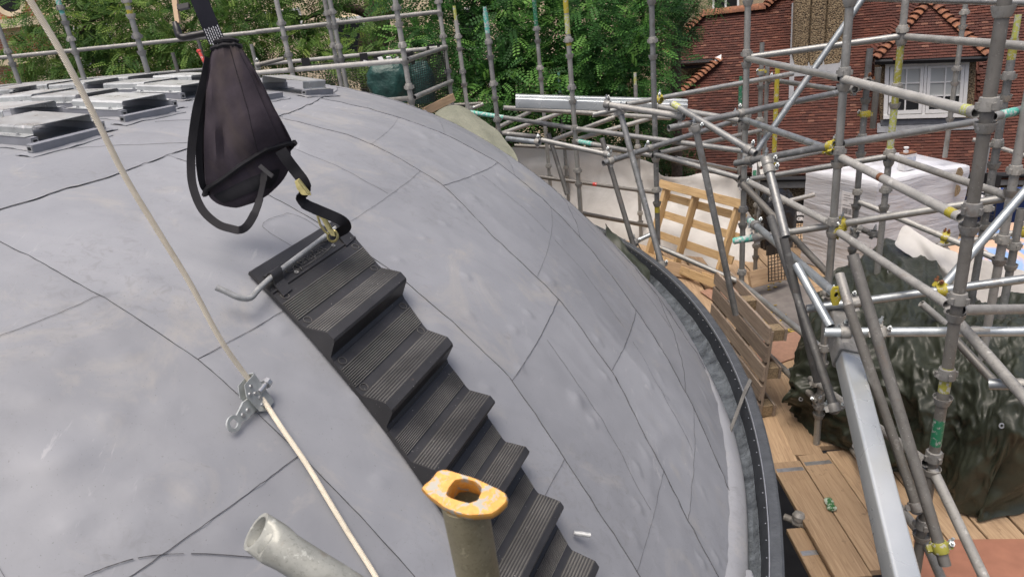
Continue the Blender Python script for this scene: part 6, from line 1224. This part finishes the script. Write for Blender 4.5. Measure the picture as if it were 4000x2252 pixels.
def tiled_face(corn, par, e, seed):
    o_, = (corn[0],); n = (corn[1] - corn[0]).cross(corn[2] - corn[0]).normalized(); n = n if n.z > 0 else -n; e = (e - n * e.dot(n)).normalized(); u_ = n.cross(e); u_ = u_ if u_.z > 0 else -u_
    pg = [((c - o_).dot(e), (c - o_).dot(u_)) for c in corn]; m = MB(); rd = random.Random(seed); base = MB(); base.prism(corn, -n * 0.04); base.build('dormer_slope', M['tile'], par, smooth=0)
    b = min(q[1] for q in pg); j = 0
    while b < max(q[1] for q in pg):
        a = min(q[0] for q in pg) - (TW / 2 if j % 2 else 0)
        while a < max(q[0] for q in pg):
            if inpoly(a, b + 0.05, pg): m.cur = rd.random(); tile_geom(m, o_ + e * a + u_ * b, e, u_, n, TW, 0.11)
            a += TW
        b += GA; j += 1
    m.build('dormer_tiles', M['tile'], par, smooth=0)['kind'] = 'stuff'
tiled_face([eL, eR, ap], dor, HR, 1); tiled_face([eL, ap, apb, eL + HN * 2.6], dor, HN, 2); tiled_face([eR + HN * 2.6, apb, ap, eR], dor, HN, 3)
bonnets((ap, eL), dor, 12, s_=0.13); bonnets((ap, eR), dor, 12, s_=0.13)
m = MB(); m.sweep([eL + V((0, 0, -0.05)), eR + V((0, 0, -0.05))], 0.05, 8); m.build('eaves_gutter', M['blackgut'], dor); m = MB(); m.box(eC + HN * 0.15 + V((0, 0, -0.10)), (eR - eL) / 2, HN * 0.15, V((0, 0, 0.015))); m.build('soffit', M['blackgut'], dor, smooth=0)
# house behind, glimpsed above the ridge
hc = P(2850, 30, 27.0); rh = thing('rear_house', V((hc.x, hc.y, 0)), 'pale house with a white window glimpsed above the tiled ridge', 'house'); fz = V((hc.x, hc.y, 0)); M['render_pale'] = plain('pale_render', (0.46, 0.37, 0.24), 0.9, 0, 0.35, 30, 0.3)
m = MB(); m.box(fz + V((0, 0, 5)) + HN * 3, HR * 4.5, HN * 3, V((0, 0, 5))); m.build('wall', M['render_pale'], rh, smooth=0); wc = isect(2835, 20, fz, HN)
m = MB(); m.box(wc - HN * 0.03, HR * 0.50, HN * 0.04, V((0, 0, 0.75))); w2 = m.build('window', M['white'], rh, smooth=0)
for q in (-1, 1): m = MB(); m.box(wc - HN * 0.075 + HR * q * 0.23, HR * 0.19, HN * 0.008, V((0, 0, 0.66))); m.build('pane', M['glass'], w2, smooth=0)
m = MB(); m.prism([fz + HR * -5 + V((0, 0, 10)) - HN * 0.4, fz + HR * 5 + V((0, 0, 10)) - HN * 0.4, fz + HR * 5 + HN * 3 + V((0, 0, 12.5)), fz + HR * -5 + HN * 3 + V((0, 0, 12.5))], V((0, 0, -0.1))); m.build('roof', M['tile'], rh, smooth=0)
# --- brick and stone building behind the trees
def brickm():
    t = NT('orange_brick'); co = t.coord('Object', (1, 1, 1)); mp = t.n('Mapping'); mp.inputs['Rotation'].default_value = (R(90), 0, 0); t.l(co, mp.inputs[0]); b = t.n('TexBrick'); b.inputs['Scale'].default_value = 1.0; b.inputs['Brick Width'].default_value = 0.225; b.inputs['Row Height'].default_value = 0.075; b.inputs['Mortar Size'].default_value = 0.008
    b.inputs['Color1'].default_value = (0.36, 0.135, 0.07, 1); b.inputs['Color2'].default_value = (0.46, 0.19, 0.095, 1); b.inputs['Mortar'].default_value = (0.50, 0.42, 0.33, 1); t.l(mp.outputs[0], b.inputs[0]); t.set(b.outputs[0], 0.9); t.bump(b.outputs[1], 0.3, -0.01); return t.m
M['brick'] = brickm(); M['stone'] = plain('cream_stone', (0.84, 0.70, 0.47), 0.85, 0, 0.08, 0.8, 0.0)
bc = P(700, 150, 23.0); BF = V((bc.x, bc.y, 0)); bb_ = thing('stone_building', BF, 'cream stone and orange brick building seen through the trees', 'building'); bu = V((0.96, 0.28, 0)).normalized(); bn = V((-0.28, 0.96, 0)).normalized()
def bbox_(name, mat, u0, u1, z0, z1, o0=0.0, dep=0.4, par=None): m = MB(); m.box(BF + bu * (u0 + u1) / 2 + bn * (dep / 2 - o0) + V((0, 0, (z0 + z1) / 2)), bu * (u1 - u0) / 2, bn * dep / 2, V((0, 0, (z1 - z0) / 2))); return m.build(name, mat, par or bb_, smooth=0)
def upx(x, y): p = isect(x, y, BF, bn); return (p - BF).dot(bu), p.z
bbox_('wall', M['stone'], -14, 16, 0, 16, 0, 6); zt1 = upx(60, 70)[1]; zt2 = upx(80, 120)[1]; zt3 = upx(60, 205)[1]; zt4 = upx(60, 250)[1]
uL = upx(-200, 100)[0]; uR = upx(175, 100)[0]
bbox_('brick_panel', M['brick'], uL, uR, zt1, zt1 + 4, 0.06); bbox_('cornice', M['stone'], uL, uR + 0.2, zt1 - 0.28, zt1 - 0.02, 0.35); bbox_('brick_panel', M['brick'], uL, uR, zt3, zt2 - 0.1, 0.06); bbox_('string_course', M['stone'], uL, uR + 0.1, zt3 - 0.35, zt3 - 0.05, 0.2); bbox_('brick_panel', M['brick'], uL, upx(110, 300)[0], 0.5, zt4 - 0.1, 0.06)
bbox_('brick_panel', M['brick'], upx(380, 300)[0], upx(560, 300)[0], 0.5, upx(430, 285)[1], 0.06); bbox_('brick_panel', M['brick'], upx(600, 250)[0], upx(760, 250)[0], 0.5, upx(660, 262)[1], 0.06)
for x0, x1, y0, y1 in ((330, 420, 90, 260), (1050, 1170, 30, 130), (1330, 1420, 60, 250), (1800, 1900, 20, 200)):
    (ua, za), (ub, zb) = upx(x0, y1), upx(x1, y0); o = bbox_('window', M['white'], ua, ub, za, zb, 0.10); bbox_('pane', M['glass'], ua + 0.08, ub - 0.08, za + 0.08, zb - 0.08, 0.115, 0.05, o)
rc_ = isect(38, 8, BF - bn * 0.2, bn); m = MB(); m.lathe(rc_, -bn, [(0.30, 0.0), (0.42, 0.02), (0.42, 0.10), (0.30, 0.08), (0.28, 0.0)], 24); ow = m.build('round_window', M['stone'], bb_); m = MB(); m.cyl(rc_, rc_ - bn * 0.03, 0.30, n=24); m.build('pane', M['glass'], ow)
# --- trees
def leafm(name, cs, tr=0.35):
    t = NT(name); at = t.n('Attribute', attribute_name='tint'); oi = t.n('ObjectInfo'); v_ = t.math('FRACT', t.math('ADD', at.outputs['Fac'], oi.outputs['Random'])); c_ = t.ramp(v_, [(i / (len(cs) - 1), q) for i, q in enumerate(cs)]); hv = t.n('HueSaturation'); hv.inputs['Saturation'].default_value = 0.9; hv.inputs['Value'].default_value = 0.92; t.l(c_, hv.inputs['Color']); c_ = hv.outputs[0]; t.set(c_, 0.55, 0, 0.18); trn = t.n('BsdfTranslucent'); t.l(c_, trn.inputs[0]); ms = t.n('MixShader'); ms.inputs[0].default_value = tr; t.l(t.b.outputs[0], ms.inputs[1]); t.l(trn.outputs[0], ms.inputs[2]); t.l(ms.outputs[0], t.out.inputs[0]); return t.m
M['leafA'] = leafm('robinia_leaf', [(0.016, 0.068, 0.012), (0.026, 0.108, 0.017), (0.040, 0.150, 0.022), (0.068, 0.22, 0.027), (0.15, 0.36, 0.045)]); M['leafB'] = leafm('yellow_green_leaf', [(0.026, 0.088, 0.012), (0.050, 0.14, 0.018), (0.09, 0.20, 0.024), (0.15, 0.27, 0.032), (0.25, 0.36, 0.05)]); M['leafC'] = leafm('dark_leaf', [(0.014, 0.045, 0.012), (0.025, 0.07, 0.016), (0.04, 0.10, 0.022), (0.08, 0.17, 0.04)])
M['bark'] = plain('grey_brown_bark', (0.10, 0.075, 0.055), 0.95, 0, 0.5, 14, 0.9, bdist=0.03)
def frond(m, p, d, n, L_, pairs, lw, ll, quad=False):
    d = d.normalized(); n = (n - d * n.dot(d)); n = n.normalized() if n.length > 1e-4 else frame(d)[0]; s_ = d.cross(n)
    for i in range(pairs + 1):
        t_ = (i + 0.6) / (pairs + 0.8); c = p + d * L_ * t_ - V((0, 0, 1)) * (0.16 * L_ * t_ * t_); k = 1 - 0.35 * abs(t_ - 0.5)
        for q in ((-1, 1) if i < pairs else (0,)):
            ld = (s_ * q + d * (0.30 if q else 1.0) - V((0, 0, 0.12))).normalized(); lwv = ld.cross(n).normalized() * lw * k; b = c + ld * 0.004; l_ = ll * k
            if quad: m.add([b, b + ld * l_ * 0.5 + lwv, b + ld * l_, b + ld * l_ * 0.5 - lwv], [(0, 1, 2, 3)])
            else: m.add([b, b + ld * l_ * 0.28 + lwv * 0.85, b + ld * l_ * 0.70 + lwv * 0.9, b + ld * l_, b + ld * l_ * 0.70 - lwv * 0.9, b + ld * l_ * 0.28 - lwv * 0.85], [(0, 1, 2, 5), (2, 3, 4, 5)])
rt = random.Random(99)
def tree(name, label, base, trunk_pts, limbs, clumps, leaf, count, L_, pairs, lw, ll, nfront=0, quad=False, tr=0.16):
    t = thing(name, V((base.x, base.y, 0)), label, 'tree'); m = MB(); tp = crom([V((base.x, base.y, 0))] + trunk_pts, 4); m.sweep(tp, [lerp(tr * 1.25, tr * 0.55, i / (len(tp) - 1)) for i in range(len(tp))], 12); m.build('trunk', M['bark'], t, smooth=60)
    for lp_, r_ in limbs: m = MB(); q = crom(lp_, 4); m.sweep(q, [lerp(r_, r_ * 0.25, i / (len(q) - 1)) for i in range(len(q))], 8); m.build('branch', M['bark'], t, smooth=60)
    vol = [c[1][0] * c[1][1] * c[1][2] for c in clumps]; tot = sum(v_ ** 0.75 for v_ in vol); fr = []
    for (c, rad), v_ in zip(clumps, vol):
        for _ in range(int(count * v_ ** 0.75 / tot)):
            u_ = V((rt.gauss(0, 1), rt.gauss(0, 1), rt.gauss(0, 1))).normalized(); k = rt.uniform(0.35, 1.0) ** 0.6; p = c + V((u_.x * rad[0], u_.y * rad[1], u_.z * rad[2])) * k
            if noise.noise(p * 1.6 + V((7, 3, 1))) < -0.30: continue
            out = (u_ * V((1, 1, 1)).length * 0.35 + V((rt.gauss(0, 0.45), rt.gauss(0, 0.45), rt.gauss(-0.15, 0.35)))).normalized(); nn = (V((0, 0, 1)) * 0.9 + u_ * 0.5 - VD * 0.45 + V((rt.gauss(0, 0.3), rt.gauss(0, 0.3), 0))); fr.append((p, out, nn, rt.uniform(0.75, 1.25), min(0.999, max(0, rt.gauss(0.45, 0.22) + 0.5 * noise.noise(p * 1.1)))))
    fr.sort(key=lambda f: Zat(f[0])); front = [f for f in fr if 0 < PX(f[0])[0] < 4000 and 0 < PX(f[0])[1] < 700][:nfront]; fs = set(id(f) for f in front); m = MB()
    if nfront:
        m0 = MB(); frond(m0, V((0, 0, 0)), V((1, 0, 0)), V((0, 0, 1)), L_, pairs, lw, ll, quad); fme = m0.mesh(leaf, smooth=0); fme.name = 'leaf_frond'
    for f in fr:
        p, d, n, s_, ti = f
        if id(f) in fs:
            o = bpy.data.objects.new('leaf_frond', fme); COL.objects.link(o); o.parent = t; d = d.normalized(); n = (n - d * n.dot(d)).normalized(); y = n.cross(d); lc_ = p - root_of(t); o.matrix_local = Matrix(((d.x * s_, y.x * s_, n.x * s_, lc_.x), (d.y * s_, y.y * s_, n.y * s_, lc_.y), (d.z * s_, y.z * s_, n.z * s_, lc_.z), (0, 0, 0, 1)))
        else: m.cur = ti; frond(m, p, d, n, L_ * s_, pairs, lw * s_, ll * s_, quad)
    m.build('crown', leaf, t, smooth=0)['kind'] = 'stuff'; return t
def cl(x, y, Z, rx_, ry_, rz_): return (P(x, y, Z), (rx_, ry_, rz_))
tb0 = P(1470, 200, 14.0)
tree('robinia_tree', 'tall tree with drooping feathery leaves behind the free standing posts', P(1960, 300, 12.0), [P(1975, 420, 12.0), P(1990, 200, 12.0), P(2000, -100, 12.2), P(1980, -500, 12.6)], [([P(1990, 260, 12.0), P(2080, 120, 11.6), P(2170, 20, 11.2), P(2250, -120, 10.8)], 0.09), ([P(1990, 120, 12.0), P(1900, 0, 11.7), P(1800, -150, 11.4)], 0.08), ([P(1980, 330, 12.0), P(2100, 260, 11.4), P(2300, 200, 10.8), P(2400, 150, 10.4)], 0.07), ([P(1975, 380, 12.0), P(1850, 340, 11.5), P(1780, 330, 11.0)], 0.06)],
     [cl(1860, 120, 10.6, 0.9, 0.8, 0.8), cl(1700, 160, 10.8, 0.7, 0.7, 0.7), cl(2030, 80, 10.3, 0.8, 0.8, 0.8), cl(2160, 180, 10.0, 0.8, 0.8, 0.75), cl(2330, 120, 9.8, 0.9, 0.8, 0.8), cl(2420, 240, 9.7, 0.7, 0.7, 0.7), cl(2250, 320, 9.9, 0.8, 0.7, 0.5), cl(2050, 330, 10.2, 0.8, 0.7, 0.5), cl(1920, 400, 10.5, 0.6, 0.6, 0.45), cl(2460, 40, 10.0, 0.8, 0.8, 0.7), cl(2380, 420, 10.2, 0.6, 0.6, 0.4), cl(2000, -150, 11.0, 1.6, 1.2, 0.9), cl(2350, -200, 10.8, 1.4, 1.2, 0.9), cl(1700, -100, 11.3, 1.2, 1.0, 0.8), cl(2150, 480, 11.2, 0.9, 0.6, 0.4), cl(2430, 510, 11.5, 0.8, 0.6, 0.4), cl(2460, 300, 10.6, 0.35, 0.5, 0.5), cl(1980, 220, 11.4, 1.6, 0.6, 1.0), cl(2350, 280, 11.2, 1.4, 0.6, 1.0), cl(1760, 300, 11.2, 0.8, 0.5, 0.6)], M['leafA'], 9000, 0.27, 6, 0.0165, 0.054, 280)
tree('old_tree', 'spreading yellow-green tree with a thick dark trunk behind the handrail', tb0, [P(1470, 330, 14.0), P(1475, 120, 14.0), P(1465, 0, 14.0), P(1440, -300, 14.2)], [([P(1470, 70, 14.0), P(1400, 40, 13.8), P(1310, 30, 13.6), P(1200, 70, 13.2)], 0.13), ([P(1480, 60, 14.0), P(1540, 40, 13.8), P(1580, -60, 13.6)], 0.11), ([P(1200, 70, 13.2), P(1050, 75, 12.8), P(900, 90, 12.6)], 0.05), ([P(1465, 0, 14.0), P(1250, -150, 13.5), P(900, -160, 13.0), P(500, -60, 12.6)], 0.12), ([P(900, -150, 13.0), P(760, 80, 12.7), P(560, 240, 12.4)], 0.05), ([P(500, -60, 12.6), P(350, 90, 12.4), P(250, 200, 12.2)], 0.05)],
     [cl(240, 80, 12.4, 0.8, 0.8, 0.7), cl(420, 120, 12.2, 0.9, 0.8, 0.8), cl(600, 60, 12.0, 0.9, 0.8, 0.7), cl(560, 230, 12.2, 0.9, 0.8, 0.45), cl(380, 270, 12.4, 0.7, 0.7, 0.35), cl(200, 200, 12.6, 0.6, 0.6, 0.45), cl(760, 150, 12.0, 0.7, 0.7, 0.6), cl(930, 120, 12.2, 0.7, 0.7, 0.5), cl(1000, 30, 12.2, 0.8, 0.7, 0.6), cl(1130, 190, 12.4, 0.7, 0.7, 0.5), cl(1250, 260, 12.4, 0.7, 0.6, 0.4), cl(1200, 60, 12.8, 0.6, 0.6, 0.5), cl(1450, 190, 12.6, 0.9, 0.7, 0.45), cl(1600, 60, 12.8, 0.8, 0.7, 0.6), cl(1600, 240, 12.4, 0.8, 0.7, 0.5), cl(700, 280, 12.6, 0.7, 0.6, 0.25), cl(900, 240, 12.8, 0.7, 0.6, 0.35), cl(60, 265, 12.8, 0.4, 0.5, 0.3), cl(60, 110, 13.0, 0.3, 0.4, 0.15), cl(400, -120, 12.8, 1.6, 1.2, 0.9), cl(900, -120, 12.8, 1.6, 1.2, 0.8), cl(1350, -120, 13.2, 1.4, 1.2, 0.7), cl(30, 320, 12.6, 0.5, 0.5, 0.2), cl(460, 190, 13.4, 2.0, 0.6, 0.8), cl(1050, 160, 13.6, 1.4, 0.5, 0.7)], M['leafB'], 13500, 0.21, 6, 0.015, 0.052, 120, True, 0.30)
tree('street_tree', 'dark narrow tree between the feathery tree and the tiled house', P(2640, 300, 13.2), [P(2640, 300, 13.2), P(2650, 100, 13.2), P(2660, -200, 13.4)], [([P(2645, 200, 13.2), P(2590, 120, 12.9), P(2540, 90, 12.6)], 0.05), ([P(2650, 120, 13.2), P(2700, 40, 12.9), P(2730, 10, 12.7)], 0.05)],
     [cl(2600, 60, 12.4, 0.6, 0.6, 0.6), cl(2680, 30, 12.2, 0.5, 0.5, 0.5), cl(2560, 180, 12.4, 0.55, 0.5, 0.5), cl(2640, 130, 12.3, 0.35, 0.35, 0.3), cl(2560, 215, 12.4, 0.25, 0.25, 0.2), cl(2700, 110, 12.2, 0.25, 0.3, 0.3), cl(2620, -100, 12.8, 1.0, 0.9, 0.8), cl(2760, 10, 12.0, 0.3, 0.3, 0.2), cl(2560, 90, 13.2, 0.6, 0.3, 0.6)], M['leafC'], 2400, 0.20, 7, 0.010, 0.046, 0, True, 0.10)
def shrub(label, clumps, leaf, count, nm='shrub'):
    c = clumps[0][0]; t = thing(nm, V((c.x, c.y, 0)), label, 'shrub'); m = MB(); m.sweep([V((c.x, c.y, 0)), V((c.x, c.y, c.z * 0.5)), c], [0.05, 0.04, 0.02], 6); m.build('stem', M['bark'], t); m = MB(); k = sum(q[1][0] * q[1][2] for q in clumps)
    for cc_, rad in clumps:
        for _ in range(int(count * rad[0] * rad[2] / k)):
            u_ = V((rt.gauss(0, 1), rt.gauss(0, 1), rt.gauss(0, 1))).normalized(); p = cc_ + V((u_.x * rad[0], u_.y * rad[1], u_.z * rad[2])) * rt.uniform(0.4, 1) ; m.cur = min(0.99, max(0, rt.gauss(0.4, 0.25))); frond(m, p, (u_ + V((rt.gauss(0, 0.5), rt.gauss(0, 0.5), rt.gauss(0, 0.4)))).normalized(), V((0, 0, 1)) - VD * 0.5, 0.14, 3, 0.016, 0.05, True)
    m.build('foliage', leaf, t, smooth=0)['kind'] = 'stuff'
shrub('ivy covering the left end of the tiled roof beside the posts', [cl(2590, 520, 14.6, 0.35, 0.4, 0.45), cl(2620, 620, 14.4, 0.35, 0.4, 0.4), cl(2700, 640, 14.2, 0.3, 0.3, 0.25), cl(2570, 610, 14.6, 0.3, 0.3, 0.5), cl(2560, 480, 15.2, 0.4, 0.4, 0.4)], M['leafC'], 900, 'ivy'); shrub('low garden shrub under the ledgers behind the dome edge', [cl(2080, 520, 13.0, 0.9, 0.6, 0.45), cl(2260, 545, 13.0, 0.8, 0.6, 0.35), cl(2420, 500, 13.2, 0.8, 0.6, 0.5), cl(2510, 560, 13.4, 0.5, 0.5, 0.35), cl(1930, 470, 13.0, 0.6, 0.5, 0.4), cl(2320, 450, 13.6, 1.2, 0.4, 0.5)], M['leafC'], 1500); shrub('small bright shrub by the pebbledashed wall and the street', [cl(2560, 375, 17.0, 0.35, 0.4, 0.3), cl(2600, 380, 17.0, 0.25, 0.3, 0.2)], M['leafA'], 320)
shrub('hedge glimpsed low between the trees and the crown of the dome', [cl(150, 330, 13.6, 1.0, 0.6, 0.3), cl(450, 320, 13.6, 1.2, 0.6, 0.3), cl(800, 300, 13.6, 1.2, 0.6, 0.35), cl(1200, 300, 13.6, 1.4, 0.6, 0.4), cl(1650, 330, 13.0, 1.2, 0.6, 0.6), cl(1850, 380, 13.0, 0.9, 0.6, 0.5)], M['leafB'], 2400, 'hedge')
